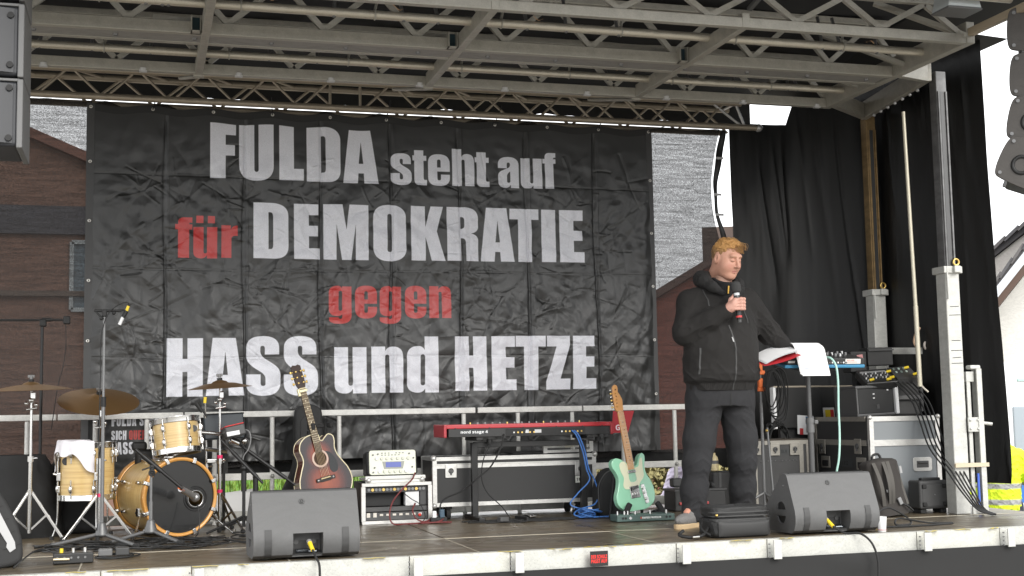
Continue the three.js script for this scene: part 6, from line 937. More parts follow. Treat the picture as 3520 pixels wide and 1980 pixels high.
{ // backpack
  const t = thing('backpack', 'dark brown-black backpack with straps leaning by the right monitor', 'backpack', [4.985, 0, -8.03]); t.rotation.set(-0.12, 0.12, 0.10);
  const body = grid(48, 30, (u, v) => { const a = u * tau, y = v * 0.40, e = 0.55 + 0.45 * Math.pow(Math.abs(Math.cos(a)), 0.6) * 0, w = 0.145 * (1 - 0.06 * v) , d = 0.105 * (1 - 0.28 * v); const sq = (q, p) => Math.sign(q) * Math.pow(Math.abs(q), p); const top = v > 0.9 ? Math.sqrt(Math.max(0, 1 - Math.pow((v - 0.9) / 0.1, 2))) * 0.9 + 0.1 : 1; const n = 0.006 * fbm(Math.cos(a) * 2, y * 6, Math.sin(a) * 2, 3); return [sq(Math.cos(a), 0.6) * (w * top + n) + 0.012, y, sq(Math.sin(a), 0.6) * (d * top + n)]; });
  part('sack', body, mat([0.030, 0.026, 0.023], 0.85, 0, { side: THREE.DoubleSide }), t);
  const stM = mat([0.075, 0.07, 0.062], 0.8);
  for (const [x, dx] of [[-0.085, 0.03], [0.0, -0.03], [0.035, -0.06]]) part('shoulder_strap', grid(3, 16, (u, v) => [x + dx * v * 0.5 + (u - 0.5) * 0.03 - 0.02 * Math.sin(v * 3), 0.37 - v * 0.30, 0.075 + 0.05 * Math.sin(v * Math.PI) + 0.02 * v]), mat([0.075, 0.07, 0.062], 0.8, 0, { side: THREE.DoubleSide }), t);
  part('handle', tube([[-0.03, 0.385, 0], [-0.02, 0.42, 0.0], [0.03, 0.425, 0.0], [0.05, 0.385, 0]], 0.009, 24, 8), M.black, t);
  part('buckle', [rbox(0.03, 0.02, 0.01, 0.004, [-0.035, 0.17, 0.115]), rbox(0.03, 0.05, 0.012, 0.004, [0.05, 0.09, 0.115], [0, 0, 0.3])], mat(0.2, 0.4), t); part('side_strap', [bar([0.11, 0.36, 0.06], [0.13, 0.06, 0.09], 0.02, 0.006, [0, 0, 1])], stM, t); part('tag', box(0.03, 0.05, 0.003, [0.150, 0.30, 0.06], [0, 0.4, 0]), mat(0.35, 0.5), t);
  part('lower_web', [tube([[0.05, 0.08, 0.11], [0.10, 0.05, 0.12], [0.14, 0.012, 0.12]], 0.007, 16, 6)], M.black, t);
}
{ const t = thing('hard_case', 'small dark grey hard case standing by the front post', 'case', [5.40, 0, -8.14], 0.05);
  part('shell', rbox(0.245, 0.20, 0.14, 0.018, [0, 0.13, 0], undefined, 3), mat(0.045, 0.6), t); for (const [x, y] of [[-0.085, 0.19], [0.085, 0.19], [-0.085, 0.065], [0.085, 0.065]]) part('rubber_latch', rbox(0.035, 0.03, 0.02, 0.006, [x, y, 0.072]), M.rubber, t); part('panel', rbox(0.20, 0.15, 0.008, 0.004, [0, 0.125, 0.069]), mat(0.055, 0.6), t); part('handle', rbox(0.16, 0.02, 0.04, 0.008, [0.0, 0.238, 0.02]), M.black, t); for (const x of [-0.08, 0.09]) part('foot', rbox(0.05, 0.03, 0.10, 0.006, [x, 0.015, 0]), M.rubber, t); part('centre_dot', ball(0.005, [0, 0.13, 0.073]), M.greyMetal, t); }
{ const t = thing('paper_cup', 'white paper cup with red ring behind the right monitor', 'cup', [4.325, 0, -7.02]); part('cup', lathe([[0.0, 0.002], [0.023, 0.002], [0.030, 0.092], [0.032, 0.093], [0.0285, 0.091], [0.022, 0.006], [0, 0.006]], [0, 0, 0], [0, 0, 0], 28), M.white, t); part('red_ring', torus(0.0243, 0.0016, [0, 0.014, 0], [Math.PI / 2, 0, 0], 28, 6), M.red, t); }
single('loose_cable', 'black cable loop with yellow plug on the deck behind the paper cup', 'cable', [tube([[4.45, 0.02, -7.35], [4.55, 0.07, -7.45], [4.68, 0.10, -7.5], [4.76, 0.05, -7.45], [4.74, 0.012, -7.35], [4.6, 0.010, -7.3], [4.68, 0.04, -7.4], [4.85, 0.012, -7.32], [5.0, 0.008, -7.28], [4.8, 0.008, -7.22], [4.5, 0.008, -7.22], [4.42, 0.008, -7.25]], 0.006, 120, 7)], M.rubber);
single('yellow_plug', 'yellow cable plug lying behind the paper cup', 'plug', rod([4.44, 0.016, -7.28], [4.50, 0.018, -7.26], 0.013, 0.011), M.yellow);
{ // equipment bag in front of the man
  const t = thing('equipment_bag', 'flat black equipment bag on the deck at the speaker’s feet', 'bag', [3.435, 0, -7.20], 0.03);
  const sq = (q, p) => Math.sign(q) * Math.pow(Math.abs(q), p);
  part('lower_body', grid(60, 14, (u, v) => { const a = u * tau, k = v < 0.12 ? 0.93 + 0.07 * v / 0.12 : v > 0.85 ? 1 - 0.35 * Math.pow((v - 0.85) / 0.15, 2) : 1; const n = 0.005 * fbm(Math.cos(a) * 3, v * 3, Math.sin(a) * 3, 3); return [sq(Math.cos(a), 0.35) * (0.192 * k + n), 0.004 + v * 0.118, sq(Math.sin(a), 0.35) * (0.125 * k + n)]; }), mat(0.020, 0.6, 0, { side: THREE.DoubleSide }), t);
  part('lid', grid(60, 14, (u, v) => { const a = u * tau, k = v < 0.1 ? 0.97 : v > 0.7 ? Math.max(0.0, 1 - Math.pow((v - 0.7) / 0.3, 2.5)) : 1; const n = 0.006 * fbm(Math.cos(a) * 2, v * 2 + 4, Math.sin(a) * 2, 3); return [sq(Math.cos(a), 0.4) * (0.187 * k + n) + 0.008, 0.12 + Math.min(v, 0.85) / 0.85 * 0.062 + n, sq(Math.sin(a), 0.4) * (0.115 * k + n) - 0.02]; }), mat(0.024, 0.7, 0, { side: THREE.DoubleSide }), t);
  for (const y of [0.108, 0.128, 0.150]) part('zip', grid(50, 1, (u, v) => { const a = 0.12 + u * (Math.PI - 0.24); return [sq(Math.cos(a), 0.35) * 0.1955, y + (v - 0.5) * 0.007, sq(Math.sin(a), 0.35) * 0.1285 - (y > 0.11 ? 0.014 : 0.002)]; }), mat(0.045, 0.5, 0, { side: THREE.DoubleSide }), t);
  part('front_pocket', grid(30, 10, (u, v) => [(u - 0.5) * 0.335, 0.012 + v * 0.085, 0.126 + 0.014 * Math.pow(Math.sin(u * Math.PI), 0.3) * Math.pow(Math.sin(Math.min(1, v * 1.0 + 0.02) * Math.PI), 0.3)]), mat(0.022, 0.6, 0, { side: THREE.DoubleSide }), t);
  part('strap', [tube([[-0.20, 0.06, 0.05], [-0.25, 0.03, 0.10], [-0.30, 0.02, 0.13], [-0.36, 0.018, 0.12], [-0.40, 0.03, 0.08], [-0.36, 0.05, 0.05]], 0.010, 40, 8), tube([[-0.21, 0.10, 0.0], [-0.25, 0.06, 0.06], [-0.22, 0.02, 0.13]], 0.008, 20, 8)], M.black, t);
  part('strap_clip', [rbox(0.05, 0.014, 0.02, 0.005, [-0.325, 0.02, 0.145], [0, 0.2, 0])], M.chrome, t); part('zip_puller', ball(0.009, [-0.17, 0.135, 0.11]), M.gold, t);
}
{ // low boxes behind the legs
  const t = thing('tool_box', 'low dark box with red handles behind the speaker’s legs', 'box', [4.07, 0, -9.2]);
  part('body', rbox(0.42, 0.15, 0.22, 0.012, [0, 0.075, 0]), mat(0.035, 0.6), t); part('lid', rbox(0.43, 0.02, 0.23, 0.006, [0, 0.155, 0]), mat(0.05, 0.5), t); for (const x of [-0.15, 0.03]) part('red_handle', rbox(0.06, 0.022, 0.02, 0.006, [x, 0.06, 0.115]), mat([0.5, 0.08, 0.08], 0.5), t);
  part('contents', [rbox(0.09, 0.07, 0.08, 0.02, [-0.15, 0.21, 0]), rbox(0.10, 0.05, 0.10, 0.02, [0.06, 0.195, 0]), ball(0.03, [0.15, 0.19, 0.02])], mat(0.06, 0.6), t);
  const b = thing('bottle', 'pale bottle with dark label standing between the speaker’s legs', 'bottle', [4.25, 0.285, -9.23]); part('glass', lathe([[0, 0], [0.033, 0.002], [0.035, 0.01], [0.035, 0.085], [0.028, 0.11], [0.014, 0.125], [0.013, 0.14], [0, 0.14]], [0, 0, 0], [0, 0, 0], 20), mat([0.62, 0.52, 0.30], 0.3), b); part('label', cyl(0.0357, 0.0357, 0.025, [0, 0.07, 0], [0, 0, 0], 20, true), mat(0.12, 0.6), b);
  const s = thing('side_box', 'dark padded box under the bottle', 'box', [4.30, 0, -9.24]); part('shell', rbox(0.20, 0.285, 0.18, 0.02, [0, 0.142, 0]), mat(0.03, 0.7), s); part('strap', box(0.02, 0.28, 0.004, [-0.04, 0.14, 0.092]), mat(0.06, 0.6), s);
}
{ // pole stand with synth, folder and papers
  const s = thing('synth_stand', 'grey single-pole stand carrying the small blue synth', 'stand', [4.372, 0, -7.93]);
  part('pole', [rod([0, 0.02, 0], [0, 0.64, 0], 0.020, 0.020, 18), rod([0, 0.6, 0], [-0.004, 1.02, 0], 0.0155, 0.0155, 16)], mat(0.10, 0.4, 0.4), s); part('collar', [cyl(0.027, 0.027, 0.10, [0, 0.64, 0], [0, 0, 0], 18), cyl(0.031, 0.031, 0.02, [0, 0.665, 0], [0, 0, 0], 18), rbox(0.03, 0.03, 0.05, 0.008, [0.03, 0.66, 0.01])], mat(0.14, 0.45, 0.2), s); for (const a of [0.5, 2.6, 4.7]) part('leg', rod([0, 0.20, 0], [Math.sin(a) * 0.3, 0.012, Math.cos(a) * 0.3], 0.010), M.blackMetal, s); part('top_plate', box(0.30, 0.012, 0.18, [0.02, 1.026, 0.0], [0.16, 0, 0]), M.blackMetal, s);
  const t = thing('small_synth', 'small synthesizer with blue base and rows of knobs', 'synthesizer', [4.42, 1.05, -7.90]); t.rotation.set(0.20, 0.0, 0.0);
  part('base', rbox(0.60, 0.022, 0.24, 0.006, [0, 0.004, 0]), mat([0.05, 0.24, 0.42], 0.4), t); part('panel', rbox(0.58, 0.045, 0.225, 0.006, [0.008, 0.035, 0.0]), mat(0.035, 0.45), t);
  for (let i = 0; i < 44; i++) part('knob', cyl(0.007, 0.008, 0.018, [-0.25 + (i % 15) * 0.035, 0.066, -0.09 + Math.floor(i / 15) * 0.05], [0, 0, 0], 8), [M.black, mat(0.3, 0.4), M.white, mat(0.08, 0.4)][i % 4], t);
  part('sticker', box(0.115, 0.032, 0.0016, [0.21, 0.037, 0.1132]), mat(1, 0.5, 0, { map: canvasTex(160, 50, (c) => { c.fillStyle = '#e8e4de'; c.fillRect(0, 0, 160, 50); c.fillStyle = '#c0564a'; c.font = 'bold 20px sans-serif'; c.fillText('ROLAND', 14, 22); c.fillRect(14, 30, 110, 6); }) }), t); part('logo', box(0.05, 0.014, 0.0016, [-0.25, 0.035, 0.1132]), M.white, t);
  for (let i = 0; i < 10; i++) part('jack', cyl(0.006, 0.006, 0.008, [-0.03 + i * 0.021, 0.03, 0.114], [Math.PI / 2, 0, 0], 8), i % 2 ? M.greyMetal : M.white, t);
  single('mint_cable', 'pale mint cable hanging from the small synth', 'cable', tube([[4.40, 1.09, -7.77], [4.43, 1.085, -7.73], [4.455, 1.04, -7.71], [4.462, 0.95, -7.7], [4.458, 0.76, -7.7], [4.457, 0.56, -7.7], [4.445, 0.42, -7.7], [4.43, 0.30, -7.72], [4.44, 0.1, -7.74], [4.46, 0.008, -7.76]], 0.0075, 90, 8), mat([0.42, 0.66, 0.58], 0.45));
  // red folder and paper pad
  const f = thing('red_folder', 'red folder under the open sheets', 'folder', [4.08, 1.10, -7.78]);
  part('cover', grid(12, 6, (u, v) => [-0.165 + u * 0.27, -0.008 + u * 0.072 - 0.01 * Math.sin(u * 3), -0.12 + v * 0.23 ].map((q, i) => i === 1 ? q - v * 0.06 : q)), mat([0.48, 0.03, 0.04], 0.5, 0, { side: THREE.DoubleSide }), f);
  const paper = mat(0.84, 0.8, 0, { side: THREE.DoubleSide });
  const p = thing('paper_sheets', 'white sheets of paper, one page hanging over the synth', 'paper', [4.08, 1.10, -7.78]);
  for (let k = 0; k < 3; k++) part('flat_page', grid(16, 6, (u, v) => [-0.15 + u * 0.235 + 0.004 * k, 0.000 + u * 0.080 + 0.012 * Math.sin(u * Math.PI) + 0.004 * k, -0.11 + v * 0.21 ].map((q, i) => i === 1 ? q - v * 0.055 : q)), paper, p);
  for (let k = 0; k < 3; k++) part('hanging_page', grid(30, 14, (u, v) => { const s = v * 0.235, r = 0.045; let y, z; const x = 0.085 + u * 0.205 + v * 0.045; if (s < r * 1.57) { y = 0.082 - r * (1 - Math.cos(s / r)); z = 0.02 + r * Math.sin(s / r); } else { y = 0.082 - r - (s - r * 1.57); z = 0.02 + r + 0.03 * (s - r * 1.57); } return [x - 0.006 * k, y + (k - 1) * 0.006 - 0.012 * (1 - u) * 0, z - 0.004 * k + 0.01 * Math.sin(u * 3)]; }), paper, p);
  part('text_line', box(0.17, 0.003, 0.001, [0.225, -0.085, 0.078], [0, 0, -0.02]), mat([0.35, 0.40, 0.6], 0.7), p);
}
{ // mic stand with cable loops beside the man
  const t = thing('microphone_stand', 'chrome microphone stand with orange clips and coiled cables behind the speaker', 'microphone stand', [4.30, 0, -8.5]);
  part('pole', [rod([0, 0.03, 0], [0, 0.80, 0], 0.012), rod([0, 0.78, 0], [0, 1.10, 0], 0.009)], M.greyMetal, t); for (const a of [0.4, 2.5, 4.6]) part('leg', rod([0, 0.16, 0], [Math.sin(a) * 0.28, 0.012, Math.cos(a) * 0.28], 0.009), M.greyMetal, t); part('second_tube', rod([0.05, 0.03, 0.05], [0.03, 0.62, 0.02], 0.008), M.greyMetal, t);
  for (const y of [1.06, 0.94]) part('orange_clip', [rbox(0.035, 0.07, 0.03, 0.008, [-0.008, y, 0.012]), rbox(0.06, 0.03, 0.02, 0.006, [0.0, y - 0.045, 0.012])], M.orange, t); part('tip', ball(0.011, [0.02, 0.60, 0.03]), M.gold, t);
  for (let k = 0; k < 6; k++) single('coiled_cable', 'black cable looped over the chrome microphone stand', 'cable', new THREE.TubeGeometry(new THREE.CatmullRomCurve3(Array.from({ length: 12 }, (_, i) => { const a = i / 12 * tau; return V(4.36 + 0.012 * k + (0.055 + 0.006 * k) * Math.cos(a), 0.90 + (0.13 + 0.014 * k) * Math.sin(a) - 0.01 * k, -8.46 + 0.02 * Math.sin(a * 2 + k)); }), true), 60, 0.0048, 6, true), M.rubber, 'cables looped on the microphone stand');
  single('hanging_cable', 'thin cable hanging from the chrome microphone stand to the cases', 'cable', tube([[4.38, 1.02, -8.46], [4.45, 0.9, -8.5], [4.46, 0.72, -8.55], [4.40, 0.62, -8.55], [4.34, 0.58, -8.5], [4.36, 0.5, -8.5]], 0.004, 50, 6), M.rubber);
}
// ---------- loudspeaker arrays hanging at both sides ----------
const lineM = mat([0.075, 0.068, 0.062], 0.55, 0, { metric: true, map: blotchTex });
for (const [i, a, x, y] of [[0, 0.0, 5.13, 3.00], [1, 0.03, 5.13, 2.715], [2, 0.17, 5.10, 2.44], [3, 0.40, 5.02, 2.175]]) {
  const t = thing('line_array_speaker', ['topmost cabinet of the hanging speaker column at right', 'second cabinet from the top of the hanging speaker column at right', 'third cabinet from the top of the hanging speaker column at right', 'lowest and most tilted cabinet of the hanging speaker column at right'][i], 'loudspeaker', [x, y, -6.42], 0, 'hanging speaker columns'); t.rotation.set(0, -0.62, -a, 'YXZ');
  part('side_plate', extr(splineShape([[-0.135, -0.11], [-0.145, 0], [-0.125, 0.11], [-0.10, 0.128], [0.2, 0.132], [0.22, 0], [0.2, -0.132], [-0.105, -0.128]], 60), 0.02, 0.003, [0, 0, 0.0]), lineM, t);
  part('cabinet', rbox(0.26, 0.24, 0.4, 0.02, [0.06, 0, -0.21]), mat(0.05, 0.6), t);
  const pt = part('round_port', torus(0.05, 0.012, [-0.01, i > 1 ? -0.02 : -0.2, 0.022], [0, 0, 0], 28, 8), M.black, t); if (i < 2) { pt.position.set(0.09, 0.17, 0); pt.scale.set(0.7, 0.7, 1); }
  for (const [bx, by] of [[-0.10, 0.10], [-0.11, -0.10], [0.08, 0.11], [0.06, -0.11]]) part('bolt', [cyl(0.011, 0.011, 0.012, [bx, by, 0.024], [Math.PI / 2, 0, 0], 10)], M.greyMetal, t);
  part('rigging_link', [rbox(0.02, 0.08, 0.02, 0.005, [-0.06, -0.135, 0.01])], M.darkSteel, t);
  if (!i) part('hoist_bar', [rod([0.04, 0.12, -0.12], [0.04, 0.47, -0.12], 0.010), rod([0.04, 0.12, -0.30], [0.04, 0.47, -0.30], 0.010)], M.darkSteel, t);
}
for (const [i, y, h] of [[0, 2.92, 0.34], [1, 2.557, 0.36], [2, 2.205, 0.335]]) {
  const t = thing('line_array_speaker', ['topmost cabinet of the speaker column at the left edge', 'middle cabinet of the speaker column at the left edge', 'lowest cabinet of the speaker column at the left edge'][i], 'loudspeaker', [-0.70, y, -6.45], 0, 'hanging speaker columns');
  part('cabinet', rbox(0.27, h - 0.02, 0.40, 0.02, [-0.0, 0, -0.16]), mat([0.03, 0.032, 0.037], 0.5), t);
  part('end_frame', [rbox(0.028, h - 0.004, 0.42, 0.006, [0.142, 0, -0.16]), rbox(0.28, 0.014, 0.41, 0.004, [0, h / 2 - 0.006, -0.16])], mat(0.15, 0.5), t);
  part('back_panel', grid(12, 8, (u, v) => [-0.13 + u * 0.24, -h / 2 + 0.025 + v * (h - 0.05), 0.043 + 0.02 * Math.sin(u * Math.PI)]), mat([0.03, 0.032, 0.037], 0.45, 0, { side: THREE.DoubleSide }), t);
  if (!i) part('hoist_bar', [rod([0, h / 2 - 0.02, -0.06], [0, 0.55, -0.06], 0.012), rod([0, h / 2 - 0.02, -0.26], [0, 0.55, -0.26], 0.012)], M.darkSteel, t);
  for (const yy of [-0.12, 0.12]) part('corner_bolt', cyl(0.015, 0.015, 0.02, [0.095, yy, 0.05], [Math.PI / 2, 0, 0], 12), M.black, t);
}
{ const t = thing('flood_lamp', 'pale grey lamp housing hanging under the front of the roof', 'lamp', [4.765, 3.15, -6.6]); part('housing', extr(shapeOf([[-0.115, 0.0], [0.118, 0.0], [0.082, 0.13], [-0.085, 0.13]]), 0.16, 0.008, [0, 0.0, -0.12], [0, 0, 0]), mat([0.50, 0.54, 0.56], 0.5), t); part('rim', rbox(0.24, 0.012, 0.18, 0.004, [0.001, -0.008, -0.04]), mat(0.12, 0.5), t); part('bracket', rod([0, 0.13, -0.04], [0, 0.30, -0.04], 0.012), M.darkSteel, t); }
// ---------- people ----------
function surfaceNets(f, lo, hi, cell, colorFn) { // naive surface nets with gradient normals
  const nx = Math.ceil((hi[0] - lo[0]) / cell) + 1, ny = Math.ceil((hi[1] - lo[1]) / cell) + 1, nz = Math.ceil((hi[2] - lo[2]) / cell) + 1;
  const F = new Float32Array(nx * ny * nz), id = (i, j, k) => i + nx * (j + ny * k);
  for (let k = 0; k < nz; k++) for (let j = 0; j < ny; j++) for (let i = 0; i < nx; i++) F[id(i, j, k)] = f(lo[0] + i * cell, lo[1] + j * cell, lo[2] + k * cell);
  const vi = new Int32Array(nx * ny * nz).fill(-1), pos = [], nor = [], col = [], idx = [];
  for (let k = 0; k < nz - 1; k++) for (let j = 0; j < ny - 1; j++) for (let i = 0; i < nx - 1; i++) {
    let m = 0; for (let c = 0; c < 8; c++) if (F[id(i + (c & 1), j + (c >> 1 & 1), k + (c >> 2))] < 0) m++;
    if (m === 0 || m === 8) continue;
    let sx = 0, sy = 0, sz = 0, n = 0;
    for (let a = 0; a < 8; a++) for (const b of [1, 2, 4]) { if (a & b) continue; const c = a | b, v0 = F[id(i + (a & 1), j + (a >> 1 & 1), k + (a >> 2))], v1 = F[id(i + (c & 1), j + (c >> 1 & 1), k + (c >> 2))]; if ((v0 < 0) === (v1 < 0)) continue; const t = v0 / (v0 - v1); sx += (a & 1) + t * ((c & 1) - (a & 1)); sy += (a >> 1 & 1) + t * ((c >> 1 & 1) - (a >> 1 & 1)); sz += (a >> 2) + t * ((c >> 2) - (a >> 2)); n++; }
    const x = lo[0] + (i + sx / n) * cell, y = lo[1] + (j + sy / n) * cell, z = lo[2] + (k + sz / n) * cell, e = cell * 0.6;
    vi[id(i, j, k)] = pos.length / 3; pos.push(x, y, z);
    const g = V(f(x + e, y, z) - f(x - e, y, z), f(x, y + e, z) - f(x, y - e, z), f(x, y, z + e) - f(x, y, z - e)).normalize(); nor.push(g.x, g.y, g.z);
    if (colorFn) col.push(...colorFn(x, y, z));
  }
  const quad = (a, b, c, d, flip) => { if (a < 0 || b < 0 || c < 0 || d < 0) return; if (flip) idx.push(a, c, b, a, d, c); else idx.push(a, b, c, a, c, d); };
  for (let k = 1; k < nz - 1; k++) for (let j = 1; j < ny - 1; j++) for (let i = 1; i < nx - 1; i++) {
    const v = F[id(i, j, k)] < 0;
    if (v !== (F[id(i + 1, j, k)] < 0)) quad(vi[id(i, j - 1, k - 1)], vi[id(i, j, k - 1)], vi[id(i, j, k)], vi[id(i, j - 1, k)], !v);
    if (v !== (F[id(i, j + 1, k)] < 0)) quad(vi[id(i - 1, j, k - 1)], vi[id(i - 1, j, k)], vi[id(i, j, k)], vi[id(i, j, k - 1)], !v);
    if (v !== (F[id(i, j, k + 1)] < 0)) quad(vi[id(i - 1, j - 1, k)], vi[id(i, j - 1, k)], vi[id(i, j, k)], vi[id(i - 1, j, k)], !v);
  }
  const g = new THREE.BufferGeometry(); g.setAttribute('position', new THREE.Float32BufferAttribute(pos, 3)); g.setAttribute('normal', new THREE.Float32BufferAttribute(nor, 3)); if (colorFn) g.setAttribute('color', new THREE.Float32BufferAttribute(col, 3));
  const uv = new Float32Array(pos.length / 3 * 2); for (let i = 0; i < uv.length / 2; i++) { uv[2 * i] = pos[3 * i] + pos[3 * i + 2] * 0.6; uv[2 * i + 1] = pos[3 * i + 1]; } g.setAttribute('uv', new THREE.BufferAttribute(uv, 2));
  g.setIndex(idx); g.userData.keep = true; g.userData.keepUV = true; return g;
}
const smin = (a, b, k) => { const h = Math.max(k - Math.abs(a - b), 0) / k; return Math.min(a, b) - h * h * k * 0.25; };
const smax = (a, b, k) => -smin(-a, -b, k);
function cap(x, y, z, a, b, r1, r2) { const bx = b[0] - a[0], by = b[1] - a[1], bz = b[2] - a[2], px = x - a[0], py = y - a[1], pz = z - a[2], t = clamp((px * bx + py * by + pz * bz) / (bx * bx + by * by + bz * bz), 0, 1); return Math.hypot(px - bx * t, py - by * t, pz - bz * t) - (r1 + (r2 - r1) * t); }
function ell(x, y, z, c, r) { const dx = (x - c[0]) / r[0], dy = (y - c[1]) / r[1], dz = (z - c[2]) / r[2], k = Math.sqrt(dx * dx + dy * dy + dz * dz); return (k - 1) * Math.min(r[0], r[1], r[2]) * (k < 1 ? 1 : 1); }
function chain(x, y, z, pts, k = 0.02) { let d = 1e9; for (let i = 0; i < pts.length - 1; i++) d = smin(d, cap(x, y, z, pts[i], pts[i + 1], pts[i][3], pts[i + 1][3]), k); return d; }
function toColumn(x, y, z, prof, y0, y1) { // stack of ellipses: prof rows [y, cx, cz, w, d]
  const yy = clamp(y, y0, y1); let i = 0; while (i < prof.length - 2 && yy > prof[i + 1][0]) i++;
  const a = prof[i], b = prof[i + 1], t = clamp((yy - a[0]) / (b[0] - a[0]), 0, 1), s = t * t * (3 - 2 * t), L = (m) => a[m] + (b[m] - a[m]) * s;
  const w = L(3), d = L(4), dx = (x - L(1)) / w, dz = (z - L(2)) / d, k = Math.sqrt(dx * dx + dz * dz), side = (k - 1) * Math.min(w, d), dy = Math.abs(y - yy);
  return side > 0 ? Math.hypot(side, dy) : Math.max(side, dy > 0 ? dy : -1);
}
const ridge = (x, y, z) => { const r = 1 - Math.abs(noise3(x, y, z)); return r * r * r; };
{
  const man = thing('person', 'man in black hooded jacket and dark jeans speaking into a handheld microphone', 'person');
  // joints
  const shR = [3.505, 1.468, -7.90], elR = [3.425, 1.255, -7.82], wrR = [3.640, 1.388, -7.645], shL = [3.905, 1.472, -7.90], elL = [4.055, 1.27, -7.88], wrL = [4.19, 1.145, -7.84];
  const hipR = [3.565, 0.86, -7.89], knR = [3.50, 0.42, -7.86], anR = [3.475, 0.09, -7.87], hipL = [3.815, 0.86, -7.89], knL = [3.835, 0.42, -7.88], anL = [3.85, 0.09, -7.95];
  const torsoProf = [[0.84, 3.685, -7.87, 0.235, 0.165], [1.0, 3.69, -7.855, 0.255, 0.19], [1.15, 3.692, -7.85, 0.255, 0.195], [1.32, 3.70, -7.86, 0.24, 0.175], [1.46, 3.705, -7.885, 0.22, 0.145], [1.55, 3.715, -7.90, 0.15, 0.11]];
  // ---- head in its own frame
  const HQ = new THREE.Quaternion().setFromEuler(new THREE.Euler(0.33, 0.36, 0.02, 'YXZ')), HI = HQ.clone().invert(), HC = V(3.752, 1.752, -7.84), tmp = V(0, 0, 0);
  const toHead = (x, y, z) => { tmp.set(x - HC.x, y - HC.y, z - HC.z).applyQuaternion(HI); return tmp; };
  const headSDF = (x, y, z) => {
    let d = ell(x, y, z, [0, 0.030, -0.018], [0.079, 0.104, 0.098]);
    d = smin(d, ell(x, y, z, [0, -0.038, 0.026], [0.058, 0.074, 0.068]), 0.045);
    const ax = Math.abs(x);
    d = smin(d, ell(ax, y, z, [0.040, -0.034, 0.046], [0.036, 0.040, 0.036]), 0.03);
    d = smin(d, ell(ax, y, z, [0.042, -0.064, 0.014], [0.024, 0.030, 0.036]), 0.03);
    d = smin(d, ell(x, y, z, [0, -0.102, 0.062], [0.027, 0.022, 0.024]), 0.03);
    d = smin(d, ell(x, y, z, [0, -0.100, 0.022], [0.040, 0.022, 0.040]), 0.035);
    d = smin(d, cap(x, y, z, [-0.034, 0.034, 0.079], [0.034, 0.034, 0.079], 0.0155, 0.0155), 0.02);
    d = smax(d, -ell(ax, y, z, [0.031, 0.012, 0.106], [0.021, 0.013, 0.023]), 0.018);
    d = smin(d, ell(ax, y, z, [0.031, 0.010, 0.078], [0.0155, 0.0125, 0.0155]), 0.008);
    d = smin(d, cap(x, y, z, [0, 0.022, 0.090], [0, -0.024, 0.119], 0.0085, 0.0135), 0.012);
    d = smin(d, ell(ax, y, z, [0.0125, -0.029, 0.100], [0.0085, 0.0075, 0.010]), 0.010);
    d = smax(d, -ell(ax, y, z, [0.007, -0.040, 0.106], [0.004, 0.004, 0.006]), 0.004);
    d = smin(d, cap(ax, y, z, [0, -0.058, 0.0945], [0.021, -0.062, 0.082], 0.0065, 0.004), 0.006);
    d = smin(d, cap(ax, y, z, [0, -0.071, 0.0925], [0.017, -0.068, 0.083], 0.0072, 0.004), 0.006);
    d = smax(d, -cap(ax, y, z, [0, -0.0645, 0.104], [0.019, -0.0650, 0.090], 0.0028, 0.0015), 0.004);
    // ears
    let e = ell(ax, y, z, [0.080, 0.000, -0.016], [0.011, 0.034, 0.021]); e = smax(e, -ell(ax, y, z, [0.090, 0.004, -0.012], [0.008, 0.020, 0.011]), 0.006); d = smin(d, e, 0.008);
    d = smin(d, cap(x, y, z, [0, -0.05, -0.040], [0, -0.20, -0.085], 0.057, 0.064), 0.035);
    return d;
  };
  const bodyHead = (x, y, z) => { const p = toHead(x, y, z); return headSDF(p.x, p.y, p.z); };
  const skinCol = (x, y, z) => { const p = toHead(x, y, z), ax = Math.abs(p.x); let c = [0.60, 0.33, 0.235]; const mix = (k, t) => { c = c.map((v, i) => v + (k[i] - v) * t); };
    const n = 0.5 + 0.5 * fbm(x * 40, y * 40, z * 40, 3); mix([0.58, 0.25, 0.175], 0.4 * n);
    mix([0.58, 0.24, 0.19], 0.5 * Math.exp(-(Math.pow((ax - 0.05) / 0.022, 2) + Math.pow((p.y + 0.03) / 0.024, 2))) * (p.z > 0 ? 1 : 0)); mix([0.56, 0.24, 0.19], 0.45 * Math.exp(-(p.x * p.x / 0.0002 + Math.pow((p.y + 0.026) / 0.014, 2))) * (p.z > 0.09 ? 1 : 0));
    if (p.z > 0.07) { const lip = Math.exp(-Math.pow((p.y + 0.0645) / 0.009, 2)) * (ax < 0.021 ? 1 : 0); mix([0.42, 0.145, 0.13], 0.75 * lip); }
    if (p.z > 0.06) { const bx = (ax - 0.032) / 0.020, by = (p.y - 0.036 + 0.004 * bx * bx) / 0.0045; mix([0.30, 0.16, 0.08], 0.7 * Math.exp(-by * by) * (Math.abs(bx) < 1 ? 1 : 0)); const lx = (ax - 0.031) / 0.014, ly = (p.y - 0.002 - 0.003 * lx * lx) / 0.0020; mix([0.12, 0.07, 0.05], 0.8 * Math.exp(-ly * ly) * (Math.abs(lx) < 1 ? 1 : 0)); }
    if (p.z < 0.055 && p.y > -0.02 && p.y < 0.07) mix([0.44, 0.25, 0.13], 0.0); return c; };
  // ---- right hand on the microphone
  const mx = 3.712, mz = -7.612;
  const fy = [1.462, 1.440, 1.418, 1.398];
